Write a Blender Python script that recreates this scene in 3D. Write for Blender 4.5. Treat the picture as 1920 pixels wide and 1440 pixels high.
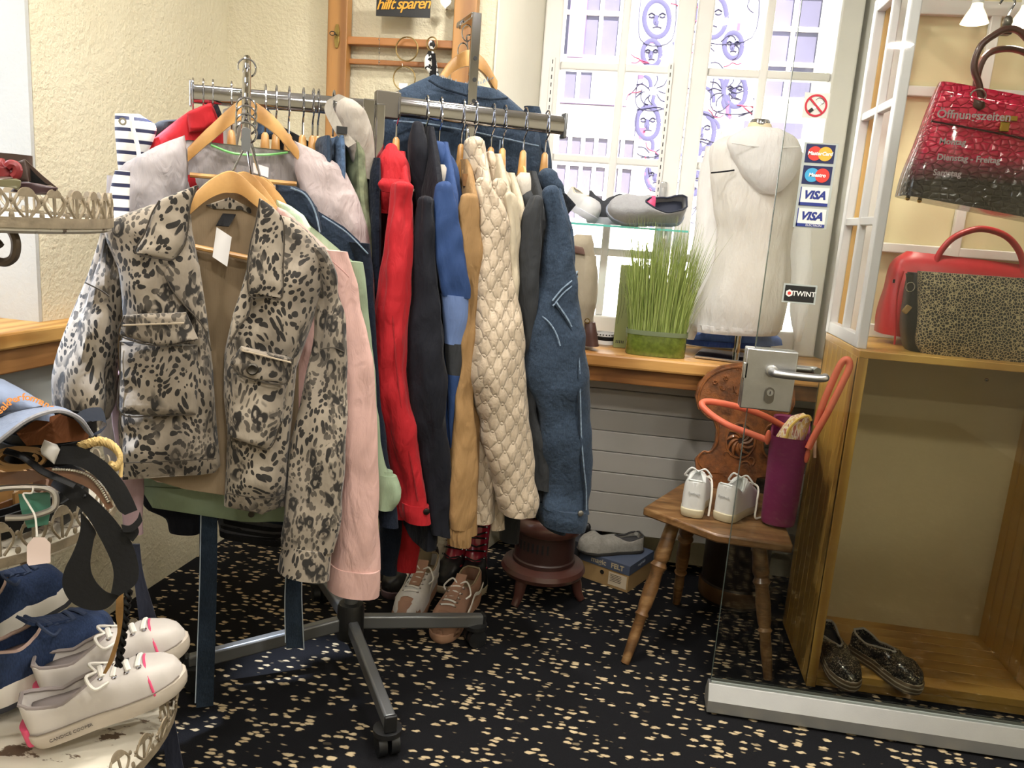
import bpy, bmesh, math, random
from mathutils import Vector, Matrix, noise
random.seed(7)
for _o in list(bpy.data.objects): bpy.data.objects.remove(_o)
SC = bpy.context.scene; COL = SC.collection
V = Vector; R = math.radians; PI = math.pi
# ---------------------------------------------------------------- camera
FPX = 1500.0; CAMH = 1.25
YAW, PIT, ROL = R(7.98), R(11.43), R(4.2)
_f = V((-math.sin(YAW)*math.cos(PIT), math.cos(YAW)*math.cos(PIT), -math.sin(PIT)))
_r = V((math.cos(YAW), math.sin(YAW), 0)); _d = _f.cross(_r)
RGT = math.cos(ROL)*_r - math.sin(ROL)*_d; DWN = math.cos(ROL)*_d + math.sin(ROL)*_r; FWD = _f
CP = V((0, 0, CAMH))
cam = bpy.data.cameras.new('camera'); cam.sensor_fit = 'HORIZONTAL'; cam.sensor_width = 36
cam.lens = FPX/1920*36; cam.clip_start = .02; cam.clip_end = 200
camo = bpy.data.objects.new('camera', cam); COL.objects.link(camo)
camo.matrix_world = Matrix(((RGT.x, -DWN.x, -FWD.x, CP.x), (RGT.y, -DWN.y, -FWD.y, CP.y), (RGT.z, -DWN.z, -FWD.z, CP.z), (0, 0, 0, 1)))
SC.camera = camo
# ---------------------------------------------------------------- view, world, sun
SC.view_settings.view_transform = 'Standard'; SC.view_settings.look = 'None'
SC.view_settings.gamma = 1; SC.view_settings.use_curve_mapping = False
SC.view_settings.exposure = 0.0
w = bpy.data.worlds.new('sky'); SC.world = w; w.use_nodes = True
w.node_tree.nodes['Background'].inputs[0].default_value = (.80, .88, 1, 1)
w.node_tree.nodes['Background'].inputs[1].default_value = 4.5
sun = bpy.data.lights.new('sun', 'SUN'); sun.energy = 42; sun.angle = R(1.5); sun.color = (1, .97, .92)
suno = bpy.data.objects.new('sun', sun); COL.objects.link(suno)
suno.rotation_euler = V((-.30, .70, -.75)).to_track_quat('-Z', 'Y').to_euler()

# ---------------------------------------------------------------- pixel measurements of the photograph
def ray(x, y): return RGT*((x-960)/FPX) + DWN*((y-720)/FPX) + FWD
def atY(x, y, Y): v = ray(x, y); return CP + v*(Y/v.y)
def atX(x, y, X): v = ray(x, y); return CP + v*(X/v.x)
def atZ(x, y, z=0.): v = ray(x, y); return CP + v*((z-CAMH)/v.z)
class Pl:
    def __init__(s, p, n): s.p = V(p); s.n = V(n).normalized()
    def __call__(s, x, y):
        v = ray(x, y); return CP + v*(((s.p-CP).dot(s.n))/v.dot(s.n))
    def off(s, d): return Pl(s.p+s.n*d, s.n)
# ---------------------------------------------------------------- mesh helpers
class MB:
    def __init__(s): s.v = []; s.f = []
    def add(s, vs, fs):
        o = len(s.v); s.v += [tuple(q) for q in vs]; s.f += [tuple(i+o for i in f) for f in fs]; return s
    def box(s, a, b):
        x0, y0, z0 = a; x1, y1, z1 = b
        return s.add([(x0,y0,z0),(x1,y0,z0),(x1,y1,z0),(x0,y1,z0),(x0,y0,z1),(x1,y0,z1),(x1,y1,z1),(x0,y1,z1)],
            [(3,2,1,0),(4,5,6,7),(0,1,5,4),(1,2,6,5),(2,3,7,6),(3,0,4,7)])
    def obox(s, c, ax, ay, az):
        c, ax, ay, az = V(c), V(ax), V(ay), V(az)
        vs = [c+ax*i+ay*j+az*k for k in (-1,1) for (i,j) in ((-1,-1),(1,-1),(1,1),(-1,1))]
        fl = [(3,2,1,0),(4,5,6,7),(0,1,5,4),(1,2,6,5),(2,3,7,6),(3,0,4,7)]
        if ax.cross(ay).dot(az) < 0: fl = [f[::-1] for f in fl]
        return s.add(vs, fl)
    def beam(s, a, b, wv, hv):
        a, b = V(a), V(b); return s.obox((a+b)/2, (b-a)/2, V(wv)/2, V(hv)/2)
    def loft(s, rings, cap=True, closed=True):
        n = len(rings[0]); o = len(s.v)
        for r in rings: s.v += [tuple(q) for q in r]
        for i in range(len(rings)-1):
            for j in range(n if closed else n-1):
                k = (j+1) % n
                s.f.append((o+i*n+j, o+i*n+k, o+(i+1)*n+k, o+(i+1)*n+j))
        if cap and closed:
            for base, rev in ((0, True), ((len(rings)-1)*n, False)):
                c = sum((V(q) for q in (rings[0] if rev else rings[-1])), V())/n
                s.v.append(tuple(c)); ci = len(s.v)-1
                for j in range(n):
                    k = (j+1) % n
                    s.f.append((ci, o+base+k, o+base+j) if rev else (ci, o+base+j, o+base+k))
        return s
    def tube(s, pts, r, n=8, flat=None, cap=True, closed=False):
        pts = [V(p) for p in pts]; m = len(pts)
        rs = r if isinstance(r, (list, tuple)) else [r]*m
        rings = []; up = None
        for i, p in enumerate(pts):
            if closed: t = pts[(i+1) % m]-pts[i-1]
            else: t = (pts[min(i+1, m-1)]-pts[max(i-1, 0)])
            if t.length < 1e-9: t = V((0,0,1))
            t.normalize()
            if up is None:
                up = V((0,0,1)) if abs(t.z) < .9 else V((0,1,0))
            x = up.cross(t)
            if x.length < 1e-6: x = V((1,0,0)).cross(t)
            x.normalize(); y = t.cross(x); up = y
            if flat: x, y = x*flat[0], y*flat[1]
            rings.append([p+(x*math.cos(2*PI*j/n)+y*math.sin(2*PI*j/n))*rs[i] for j in range(n)])
        if closed: rings.append(rings[0]); return s.loft(rings, cap=False)
        return s.loft(rings, cap)
    def ribbon(s, pts, wv, th=.003, closed=False):
        """flat strap through pts, width vector wv (one or per point), thickness th"""
        pts = [V(p) for p in pts]; m = len(pts); rings = []
        for i, p in enumerate(pts):
            t = (pts[(i+1) % m]-pts[i-1]) if closed else pts[min(i+1,m-1)]-pts[max(i-1,0)]
            wi = V(wv[i]) if isinstance(wv, list) else V(wv)
            nn = t.cross(wi); nn.normalize(); a = wi/2; b = nn*th/2
            rings.append([p-a-b, p+a-b, p+a+b, p-a+b])
        if closed: rings.append(rings[0]); return s.loft(rings, cap=False)
        return s.loft(rings, True)
    def lathe(s, c, prof, n=24, axis=None, cap=True):
        c = V(c); az = V(axis).normalized() if axis else V((0,0,1))
        ax = az.orthogonal().normalized() if axis else V((1,0,0)); ay = az.cross(ax)
        return s.loft([[c+az*z+(ax*math.cos(2*PI*j/n)+ay*math.sin(2*PI*j/n))*r for j in range(n)] for r, z in prof], cap)
    def prism(s, pts, vec):
        """planar outline extruded by vec"""
        n = len(pts); vec = V(vec); a = [V(p) for p in pts]; b = [p+vec for p in a]
        bm = bmesh.new(); 
        va = [bm.verts.new(p) for p in a]; vb = [bm.verts.new(p) for p in b]
        fs = [bm.faces.new(va), bm.faces.new(vb[::-1])]
        for i in range(n): bm.faces.new((va[i], vb[i], vb[(i+1) % n], va[(i+1) % n]))
        bm.normal_update(); bmesh.ops.triangulate(bm, faces=fs, ngon_method='EAR_CLIP'); bmesh.ops.recalc_face_normals(bm, faces=bm.faces)
        bm.verts.index_update()
        s.add([v.co for v in bm.verts], [tuple(v.index for v in f.verts) for f in bm.faces]); bm.free(); return s
    def ball(s, c, r, n=12, m=8):
        c = V(c); rr = V(r) if not isinstance(r, (int, float)) else V((r, r, r))
        return s.loft([[c+V((rr.x*math.sin(PI*i/m)*math.cos(2*PI*j/n), rr.y*math.sin(PI*i/m)*math.sin(2*PI*j/n), -rr.z*math.cos(PI*i/m))) for j in range(n)] for i in range(1, m)])
    def mesh(s, name, smooth=True, sharp=40, fix=True):
        me = bpy.data.meshes.new(name); me.from_pydata(s.v, [], s.f); me.update()
        if fix:
            bm = bmesh.new(); bm.from_mesh(me); bmesh.ops.recalc_face_normals(bm, faces=bm.faces); bm.to_mesh(me); bm.free()
        if smooth:
            me.shade_smooth()
            try: me.set_sharp_from_angle(angle=R(sharp))
            except Exception: pass
        return me
def obj(name, mb, mat, parent=None, smooth=True, bevel=0, sharp=40, kind=None, label=None, solid=0, sub=0):
    me = mb.mesh(name, smooth, sharp) if isinstance(mb, MB) else mb
    o = bpy.data.objects.new(name, me); COL.objects.link(o)
    if mat and len(me.materials) == 0: me.materials.append(mat)
    if parent:
        o.parent = parent; o.matrix_parent_inverse = parent_world(parent).inverted()
    if solid:
        m = o.modifiers.new('solid', 'SOLIDIFY'); m.thickness = solid; m.offset = 0
    if bevel:
        m = o.modifiers.new('bevel', 'BEVEL'); m.width = bevel; m.segments = 2; m.limit_method = 'ANGLE'; m.angle_limit = R(35)
    if sub:
        m = o.modifiers.new('sub', 'SUBSURF'); m.levels = sub; m.render_levels = sub
    if kind: o['kind'] = kind
    if label: o['label'] = label
    return o
def parent_world(p):
    if p.parent: return parent_world(p.parent) @ p.matrix_parent_inverse @ p.matrix_basis
    return p.matrix_basis.copy()
def tag(o, label, cat, group=None, kind=None):
    o['label'] = label; o['category'] = cat
    if group: o['group'] = group
    if kind: o['kind'] = kind
    return o
def thing(name, label, cat, loc=(0,0,0), group=None):
    o = bpy.data.objects.new(name, None); COL.objects.link(o); o.location = loc
    o.empty_display_size = .05
    return tag(o, label, cat, group)
def struct(name, mb, mat, parent=None, smooth=False, bevel=0):
    o = obj(name, mb, mat, parent, smooth, bevel)
    if not parent: o['kind'] = 'structure'
    return o
def cat_rom(pts, seg=6, closed=False):
    pts = [V(p) for p in pts]; n = len(pts); out = []
    for i in range(n if closed else n-1):
        if closed: p0, p1, p2, p3 = pts[i-1], pts[i], pts[(i+1) % n], pts[(i+2) % n]
        else:
            p1, p2 = pts[i], pts[i+1]
            p0 = pts[i-1] if i else p1*2-p2
            p3 = pts[i+2] if i+2 < n else p2*2-p1
        for k in range(seg):
            t = k/seg
            out.append(.5*((2*p1)+(p2-p0)*t+(2*p0-5*p1+4*p2-p3)*t*t+(3*p1-p0-3*p2+p3)*t*t*t))
    if not closed: out.append(pts[-1])
    return out
def nz(p, s=1., o=0.): return noise.noise(V((p[0]*s+o, p[1]*s+o*1.7, p[2]*s-o)))
# ---------------------------------------------------------------- materials
class NT:
    def __init__(s, name):
        s.m = bpy.data.materials.new(name); s.m.use_nodes = True; s.t = s.m.node_tree
        s.b = s.t.nodes['Principled BSDF']; s.c = None
    def n(s, typ, **kw):
        nd = s.t.nodes.new('ShaderNode'+typ)
        for k, v in kw.items():
            if k.startswith('i_'):
                key = k[2:].replace('_', ' ')
                tgt = nd.inputs[int(key)] if key.isdigit() else nd.inputs[key]
                if isinstance(v, bpy.types.NodeSocket): s.t.links.new(v, tgt)
                else: tgt.default_value = v
            else: setattr(nd, k, v)
        return nd
    def co(s, scale=(1,1,1), rot=(0,0,0), kind='Object'):
        if kind == 'Generated' or kind == 'Object':
            c = s.n('TexCoord').outputs[kind]
        mp = s.n('Mapping'); mp.inputs['Scale'].default_value = scale; mp.inputs['Rotation'].default_value = rot
        s.t.links.new(c, mp.inputs['Vector']); return mp.outputs[0]
    def noise(s, vec, scale, detail=3, rough=.55, dist=0):
        return s.n('TexNoise', i_Vector=vec, i_Scale=scale, i_Detail=detail, i_Roughness=rough, i_Distortion=dist).outputs['Fac']
    def ramp(s, fac, stops, interp='LINEAR'):
        r = s.n('ValToRGB', i_Fac=fac); cr = r.color_ramp; cr.interpolation = interp
        while len(cr.elements) < len(stops): cr.elements.new(.5)
        for e, (p, c) in zip(cr.elements, stops):
            e.position = p; e.color = (*c, 1) if not isinstance(c, (int, float)) else (c, c, c, 1)
        return r.outputs['Color']
    def mix(s, fac, a, b, blend='MIX'):
        nd = s.n('Mix', data_type='RGBA', blend_type=blend)
        for k, v in ((0, fac), (6, a), (7, b)):
            if isinstance(v, bpy.types.NodeSocket): s.t.links.new(v, nd.inputs[k])
            elif k == 0: nd.inputs[0].default_value = v
            else: nd.inputs[k].default_value = (*v, 1)
        return nd.outputs[2]
    def math(s, op, a, b=0, c=None):
        nd = s.n('Math', operation=op)
        for k, v in ((0, a), (1, b), (2, c)):
            if v is None: continue
            if isinstance(v, bpy.types.NodeSocket): s.t.links.new(v, nd.inputs[k])
            else: nd.inputs[k].default_value = v
        return nd.outputs[0]
    def bump(s, h, strength=.3, dist=.002):
        nd = s.n('Bump', i_Height=h, i_Strength=strength, i_Distance=dist)
        if s.b.inputs['Normal'].links: s.t.links.new(s.b.inputs['Normal'].links[0].from_socket, nd.inputs['Normal'])
        s.t.links.new(nd.outputs[0], s.b.inputs['Normal']); return s
    def set(s, **kw):
        for k, v in kw.items():
            key = k.replace('_', ' ')
            if isinstance(v, bpy.types.NodeSocket): s.t.links.new(v, s.b.inputs[key])
            elif isinstance(v, tuple) and len(v) == 3: s.b.inputs[key].default_value = (*v, 1)
            else: s.b.inputs[key].default_value = v
        return s
def srgb(h):
    h = h.lstrip('#'); return tuple(((c/255)/12.92 if c/255 <= .04045 else ((c/255+.055)/1.055)**2.4) for c in (int(h[i:i+2], 16) for i in (0, 2, 4)))
def mul(c, k): return tuple(min(1, x*k) for x in c)
_mc = {}
def plain(name, hexc, rough=.5, metal=0., var=0., vs=8, bump=0., bs=60, **kw):
    """procedural material: base colour with a little noise variation and relief"""
    if name in _mc: return _mc[name]
    t = NT(name); c = srgb(hexc); v = t.co()
    t.set(Roughness=rough, Metallic=metal, **kw)
    if var: t.set(Base_Color=t.ramp(t.noise(v, vs, 4), [(.3, mul(c, 1-var)), (.7, mul(c, 1+var))]))
    else: t.set(Base_Color=c)
    if bump: t.bump(t.noise(v, bs, 4), bump, .003)
    _mc[name] = t.m; return t.m
def cloth(name, hexc, rough=.85, var=.10, weave=900, wb=.25, fold=.5, fs=13, sheen=.06, stretch=(1, 1, .35), spec=.3):
    if name in _mc: return _mc[name]
    t = NT(name); c = srgb(hexc); v = t.co(); v2 = t.co(stretch)
    t.set(Base_Color=t.ramp(t.noise(v, 14, 4), [(.3, mul(c, 1-var)), (.7, mul(c, 1+var))]), Roughness=rough,
          Sheen_Weight=sheen, Sheen_Roughness=.4, Specular_IOR_Level=spec)
    t.bump(t.noise(v2, fs, 3, .5, .6), min(1., fold*1.6), .024); t.bump(t.noise(t.co((1, 1, .4), (.3, .2, 0)), 42, 3, .55, 1.2), min(1., fold*.9), .007)
    wv = t.n('TexWave', i_Vector=t.co((1, 1, 1), (0, 0, R(30))), i_Scale=weave/6.28, i_Distortion=1.5).outputs['Fac']
    t.bump(t.mix(.5, wv, t.noise(v, weave, 2)), wb, .0006)
    _mc[name] = t.m; return t.m
def wood(name, hexa, hexb, rough=.45, scale=(1, 1, .12), rot=(0, 0, 0), bands=26, knots=True, coat=.2, bump=.08):
    if name in _mc: return _mc[name]
    t = NT(name); v = t.co(scale, rot); a, b = srgb(hexa), srgb(hexb)
    n1 = t.noise(v, 5, 4, .6, .8)
    wv = t.n('TexWave', wave_type='BANDS', bands_direction='X', i_Vector=v, i_Scale=bands/6.28, i_Distortion=7, i_Detail=3, i_Detail_Scale=1.3).outputs['Fac']
    g = t.math('ADD', t.math('MULTIPLY', wv, .55), t.math('MULTIPLY', n1, .5))
    col = t.ramp(g, [(.22, b), (.62, a), (.95, mul(a, 1.12))])
    fine = t.noise(v, 160, 2)
    col = t.mix(.12, col, t.ramp(fine, [(.3, mul(b, .8)), (.7, a)]))
    if knots:
        vo = t.n('TexVoronoi', i_Vector=t.co(tuple(x*1.0 for x in (1, 1, .45)), rot), i_Scale=5.5).outputs['Distance']
        col = t.mix(t.ramp(vo, [(.05, .85), (.12, 0)]), col, mul(b, .45))
    t.set(Base_Color=col, Roughness=rough, Coat_Weight=coat, Coat_Roughness=.3); t.bump(fine, bump, .001)
    _mc[name] = t.m; return t.m
chrome = plain('chrome', '#b9b9be', .09, 1., .04, 5)
steel = plain('brushed_steel', '#b9babb', .34, 1., .06, 30, .05, 200)
alu = plain('aluminium_rail', '#9b9b99', .38, .6, .05, 12, .06, 260)
black_plastic = plain('black_plastic', '#17181a', .45, 0, .1, 20, .05, 90)
white_paint = plain('white_paint', '#dcdad6', .4, 0, .03, 6, .06, 35)
plaster = NT('cream_plaster'); _v = plaster.co()
plaster.set(Base_Color=plaster.ramp(plaster.noise(_v, 3, 3), [(.3, srgb('#d3cbb0')), (.7, srgb('#dcd5bd'))]), Roughness=.9)
_h = plaster.mix(.35, plaster.noise(_v, 75, 5, .6), plaster.noise(_v, 22, 3, .5)); plaster.bump(_h, .8, .012); plaster = plaster.m
def glassy(name, tint=(.93, .96, .95), refl=.06):
    t = NT(name); nt = t.t; out = nt.nodes['Material Output']; nt.nodes.remove(t.b)
    tr = t.n('BsdfTransparent', i_Color=(*tint, 1)); gs = t.n('BsdfGlossy', i_Roughness=.02)
    fr = t.n('Fresnel', i_IOR=1.45); mx = t.n('MixShader')
    nt.links.new(fr.outputs[0], mx.inputs[0]); nt.links.new(tr.outputs[0], mx.inputs[1]); nt.links.new(gs.outputs[0], mx.inputs[2]); nt.links.new(mx.outputs[0], out.inputs[0])
    return t.m
lamp_glow = NT('lamp_glow'); lamp_glow.set(Base_Color=(1., 1., 1.), Emission_Color=srgb('#fff1d6'), Emission_Strength=6.); lamp_glow = lamp_glow.m
# ---------------------------------------------------------------- lettering
def text_mesh(body, size, extrude=.0006, shear=0., align='CENTER', space=1., bold=0.):
    c = bpy.data.curves.new('lettering', 'FONT'); c.body = body; c.size = size; c.extrude = extrude; c.shear = shear; c.align_x = align; c.align_y = 'CENTER'
    c.space_character = space; c.offset = bold; c.resolution_u = 3
    o = bpy.data.objects.new('lettering', c); COL.objects.link(o)
    dg = bpy.context.evaluated_depsgraph_get(); me = bpy.data.meshes.new_from_object(o.evaluated_get(dg)); bpy.data.objects.remove(o); bpy.data.curves.remove(c); me.materials.clear()
    return me
def letter(body, size, pos, xdir, ydir, mat, parent, name='lettering', **kw):
    me = text_mesh(body, size, **kw); x = V(xdir).normalized(); z = x.cross(V(ydir)).normalized(); y = z.cross(x); p = V(pos)
    me.transform(Matrix(((x.x, y.x, z.x, p.x), (x.y, y.y, z.y, p.y), (x.z, y.z, z.z, p.z), (0, 0, 0, 1))))
    return obj(name, me, mat, parent)
def letter_arc(body, size, fn, mat, parent, name='embroidered_letter', **kw):
    n = len(body)
    for i, ch in enumerate(body):
        if ch == ' ': continue
        p, x, y = fn(i/(n-1)); letter(ch, size, p, x, y, mat, parent, name, **kw)
# ================================================================ structure
cp = NT('carpet'); _v = cp.co()
_w = cp.n('VectorMath', operation='ADD', i_0=_v, i_1=cp.n('VectorMath', operation='SCALE', i_0=cp.n('TexNoise', i_Vector=_v, i_Scale=60., i_Detail=2.).outputs['Color'], i_Scale=.012).outputs[0]).outputs[0]
_m = cp.n('Mapping', i_Vector=_w); _m.inputs['Scale'].default_value = (31, 70, 1); _m.inputs['Rotation'].default_value = (0, 0, R(6))
_vo = cp.n('TexVoronoi', i_Vector=_m.outputs[0], i_Scale=1., i_Randomness=.9)
_blob = cp.ramp(_vo.outputs['Distance'], [(.30, 1.), (.42, 0.)])
_sel = cp.ramp(cp.n('SeparateColor', i_Color=_vo.outputs['Color']).outputs[0], [(.43, 0.), (.45, 1.)])
_fac = cp.math('MULTIPLY', _blob, _sel)
_tan = cp.mix(cp.noise(_v, 40, 2), srgb('#a08660'), srgb('#efdcb6'))
_blk = cp.ramp(cp.noise(_v, 700, 2), [(.35, srgb('#0b0b0d')), (.7, srgb('#26262a'))])
cp.set(Base_Color=cp.mix(_fac, _blk, _tan), Roughness=.95, Specular_IOR_Level=.12)
cp.bump(cp.noise(_v, 480, 3), .8, .004)
cp.bump(_fac, .5, .003)
struct('floor', MB().box((-2.2, -2.4, -.1), (2.7, 3.4, 0)), cp.m)
ceil_m = plain('white_ceiling', '#e9e6dc', .85, 0, .02, 4, .1, 40)
struct('ceiling', MB().box((-2.2, -2.4, 2.45), (2.7, 3.4, 2.6)), ceil_m)
LW = R(3.3); LU = V((math.sin(LW), math.cos(LW), 0)); LN = V((math.cos(LW), -math.sin(LW), 0)); LP = V((-1.453, 2.207, 0))
def lw(u, n, z):  # u: world Y along the left wall, n: towards the room
    p = LP + LU*((u-2.207)/math.cos(LW)) + LN*n; return V((p.x, p.y, z))
def lbox(mb, u0, u1, n0, n1, z0, z1):
    vs = [lw(u, n, z) for z in (z0, z1) for (u, n) in ((u0, n0), (u1, n0), (u1, n1), (u0, n1))]
    return mb.add(vs, [(3,2,1,0),(4,5,6,7),(0,1,5,4),(1,2,6,5),(2,3,7,6),(3,0,4,7)])
m = MB(); lbox(m, 1.83, 2.75, -.42, 0, 0, 2.45); lbox(m, -2.4, .55, -.42, 0, 0, 2.45)
lbox(m, .55, 1.83, -.42, 0, 2.2, 2.45); lbox(m, .55, 1.83, -.42, -.1, 0, .86)
wl = struct('wall_left', m, plaster)
rad_m = plain('grey_blue_panel', '#b9bfbf', .6, 0, .03, 8)
m = MB(); lbox(m, .3, 1.9, -.1, .02, .45, .86); struct('trim_1', m, rad_m)
pine = wood('pine', '#d2a45e', '#ad7835', .5, (1, .1, 1), bands=40, coat=.15)
m = MB(); lbox(m, .25, 2.05, -.40, .075, .875, .915); sl = struct('trim_2', m, pine, bevel=.006)
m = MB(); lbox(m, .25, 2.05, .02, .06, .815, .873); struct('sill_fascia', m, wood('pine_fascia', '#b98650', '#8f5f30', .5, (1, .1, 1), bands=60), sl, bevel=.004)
# left window (off the frame, lights the room)
m = MB()
for a in ((.55, .62), (1.76, 1.83), (1.16, 1.22)): lbox(m, a[0], a[1], -.40, -.35, .915, 2.2)
for z in (.915, 1.5, 2.13): lbox(m, .55, 1.83, -.40, -.35, z, z+.06)
wn = struct('window_2', m, white_paint)
# back wall: left part, lintel, parapet behind the radiator
m = MB(); m.box((-1.75, 2.68, 0), (-1.2, 3.15, 2.45))
m.add([(-1.2,2.68,0),(-.515,2.68,0),(-.375,3.15,0),(-1.2,3.15,0),(-1.2,2.68,2.45),(-.515,2.68,2.45),(-.375,3.15,2.45),(-1.2,3.15,2.45)], [(3,2,1,0),(4,5,6,7),(0,1,5,4),(1,2,6,5),(2,3,7,6),(3,0,4,7)])
struct('wall_back', m, plaster)
m = MB(); m.add([(.80,2.68,0),(2.7,2.68,0),(2.7,3.15,0),(.675,3.15,0),(.80,2.68,2.45),(2.7,2.68,2.45),(2.7,3.15,2.45),(.675,3.15,2.45)], [(3,2,1,0),(4,5,6,7),(0,1,5,4),(1,2,6,5),(2,3,7,6),(3,0,4,7)])
wbr = struct('wall_back_right', m, plaster)
m = MB(); m.box((-.55, 2.985, 0), (.85, 3.15, .82)); m.box((-.55, 2.66, 2.3), (.85, 3.15, 2.45)); struct('wall_window', m, plaster)
m = MB(); lbox(m, 1.818, 1.829, -.41, -.001, .915, 2.2); struct('trim_7', m, plain('white_plaster', '#b9bbb9', .9, 0, .03, 5, .6, 70))
rev_m = plain('white_reveal', '#d9d8d2', .8, 0, .03, 5, .12, 60)
m = MB().add([(.796,2.684,.845),(.671,3.14,.845),(.671,3.14,2.3),(.796,2.684,2.3),(.790,2.684,.845),(.665,3.14,.845),(.665,3.14,2.3),(.790,2.684,2.3)], [(0,1,2,3),(7,6,5,4),(0,3,7,4),(1,5,6,2),(0,4,5,1),(3,2,6,7)]); struct('trim_5', m, rev_m)
m = MB().add([(-.511,2.684,.845),(-.372,3.14,.845),(-.372,3.14,2.3),(-.511,2.684,2.3),(-.505,2.684,.845),(-.366,3.14,.845),(-.366,3.14,2.3),(-.505,2.684,2.3)], [(0,1,2,3),(7,6,5,4),(0,3,7,4),(1,5,6,2),(0,4,5,1),(3,2,6,7)]); struct('trim_6', m, plain('cream_reveal', '#d8d4c6', .8, 0, .03, 5, .12, 60))
m = MB(); m.box((2.5, -2.4, 0), (2.7, 2.7, 2.45)); struct('wall_right', m, plaster)
m = MB(); m.box((-2.2, -2.6, 0), (2.7, -2.3, 2.45)); struct('wall_front', m, plaster)
# window sill
sx0, sx1 = -.53, .80
pine2 = wood('pine_sill', '#cf9d5a', '#a8743a', .45, (.1, 1, 1), bands=45, coat=.25)
m = MB(); m.add([(-.56,2.63,.80),(sx1,2.63,.80),(.675,3.1,.80),(-.40,3.1,.80),(-.56,2.63,.845),(sx1,2.63,.845),(.675,3.1,.845),(-.40,3.1,.845)], [(3,2,1,0),(4,5,6,7),(0,1,5,4),(1,2,6,5),(2,3,7,6),(3,0,4,7)])
sil = struct('trim_3', m, pine2, bevel=.008)
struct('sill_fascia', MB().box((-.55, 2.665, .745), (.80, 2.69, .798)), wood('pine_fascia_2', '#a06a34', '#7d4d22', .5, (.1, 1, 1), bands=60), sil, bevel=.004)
# slatted radiator cover under the sill
rc = MB().box((-.45, 2.875, .16), (.70, 2.90, .73)); rco = struct('trim_4', rc, plain('radiator_gap', '#7c7872', .6))
slm = plain('radiator_paint', '#b3afa9', .45, 0, .03, 5)
z = .145
SL = MB().box((-.47, 2.845, 0), (.72, 2.875, .0755)).mesh('panel_slat', False)
for i in range(8):
    o = obj('panel_slat', SL, slm, rco, bevel=.003); o.location = (0, 0, z+i*.0775)
# window
m = MB(); Yw = 3.04
for x0, x1 in ((-.40, -.335), (.60, .675)): m.box((x0, Yw-.03, .845), (x1, 3.12, 2.3))
m.box((-.335, Yw-.03, .845), (.60, 3.12, .93)); m.box((-.335, Yw-.03, 2.24), (.60, 3.12, 2.3))
win = struct('window_1', m, white_paint, bevel=.006)
def wbar(x0, x1, z0, z1, y0=Yw-.01, y1=3.08, nm='glazing_bar'): return obj(nm, MB().box((x0, y0, z0), (x1, y1, z1)), white_paint, win, False, .005)
MULX = (.095, .150)
wbar(MULX[0]-.035, MULX[0]+.028, .93, 2.24, Yw-.04, nm='sash_stile'); wbar(MULX[1]-.020, MULX[1]+.035, .93, 2.24, Yw-.025, nm='sash_stile')
for x in (-.115, .375): wbar(x-.014, x+.014, .93, 2.24)
for zz in (1.815, 1.495, 1.165):
    wbar(-.335, .06, zz-.014, zz+.014, Yw-.005); wbar(.185, .60, zz-.014, zz+.014, Yw-.005)
gl = glassy('window_glass', (.97, .98, 1.))
xs = ((-.335, -.129), (-.101, .06), (.185, .361), (.389, .60)); zs = ((.93, 1.151), (1.179, 1.481), (1.509, 1.801), (1.829, 2.24))
for a in xs:
    for b in zs: obj('pane', MB().box((a[0], 3.055, b[0]), (a[1], 3.058, b[1])), gl, win, False)
# window handle
hb = obj('window_handle', MB().obox(atY(1243, 360, 2.985), (.012, 0, 0), (0, .006, 0), (0, 0, .035)), steel, win, bevel=.004)
obj('window_lever', MB().obox(atY(1241, 378, 2.965), (.008, 0, 0), (0, .008, 0), (0, 0, .05)), steel, hb, bevel=.005)
# ---------------------------------------------------------------- street facade beyond the window
FY = 8.0
fac_m = plain('facade_render', '#e8e4dc', .9, 0, .05, .8, .2, 30)
fac = tag(obj('street_facade', MB().box((-7, FY, -1.5), (7, FY+.3, 9)), fac_m, smooth=False), 'sunlit white house front with line-drawn mural across the street', 'building')
struct('street_ground', MB().box((-9, 3.45, -.35), (9, FY, -.25)), plain('street_paving', '#b5b0a6', .9, 0, .1, 3))
# ================================================================ ceiling lamps
LAMPS = [(-1.0, .4), (.1, .2), (1.2, .3), (-.75, 1.35), (.35, 1.25), (-.2, 2.1), (1.6, 1.5), (0.0, -1.2), (1.4, -1.2)]
LAMP_AT = ['above the tiered stand', 'in the middle of the aisle', 'above the right aisle', 'above the leopard jacket', 'in front of the glass door', 'above the denim jackets', 'above the right wall', 'behind the photographer at left', 'behind the photographer at right']
for i, (x, y) in enumerate(LAMPS):
    t = thing('ceiling_lamp', 'round white flush ceiling lamp '+LAMP_AT[i], 'lamp', (x, y, 2.45), 'ceiling lamps over the shop floor')
    obj('lamp_rim', MB().lathe((x, y, 2.45), [(.075, 0), (.09, 0), (.09, -.02), (.07, -.024), (.068, -.012)], cap=False), white_paint, t)
    obj('lamp_disc', MB().lathe((x, y, 2.45), [(.068, -.013), (.06, -.02), (.03, -.024)]), lamp_glow, t)
    l = bpy.data.lights.new('lamp_light', 'AREA'); l.shape = 'DISK'; l.size = .13; l.energy = 16; l.color = (1, .955, .88)
    lo = bpy.data.objects.new('lamp_light', l); COL.objects.link(lo); lo.location = (x, y, 2.42)

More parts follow.
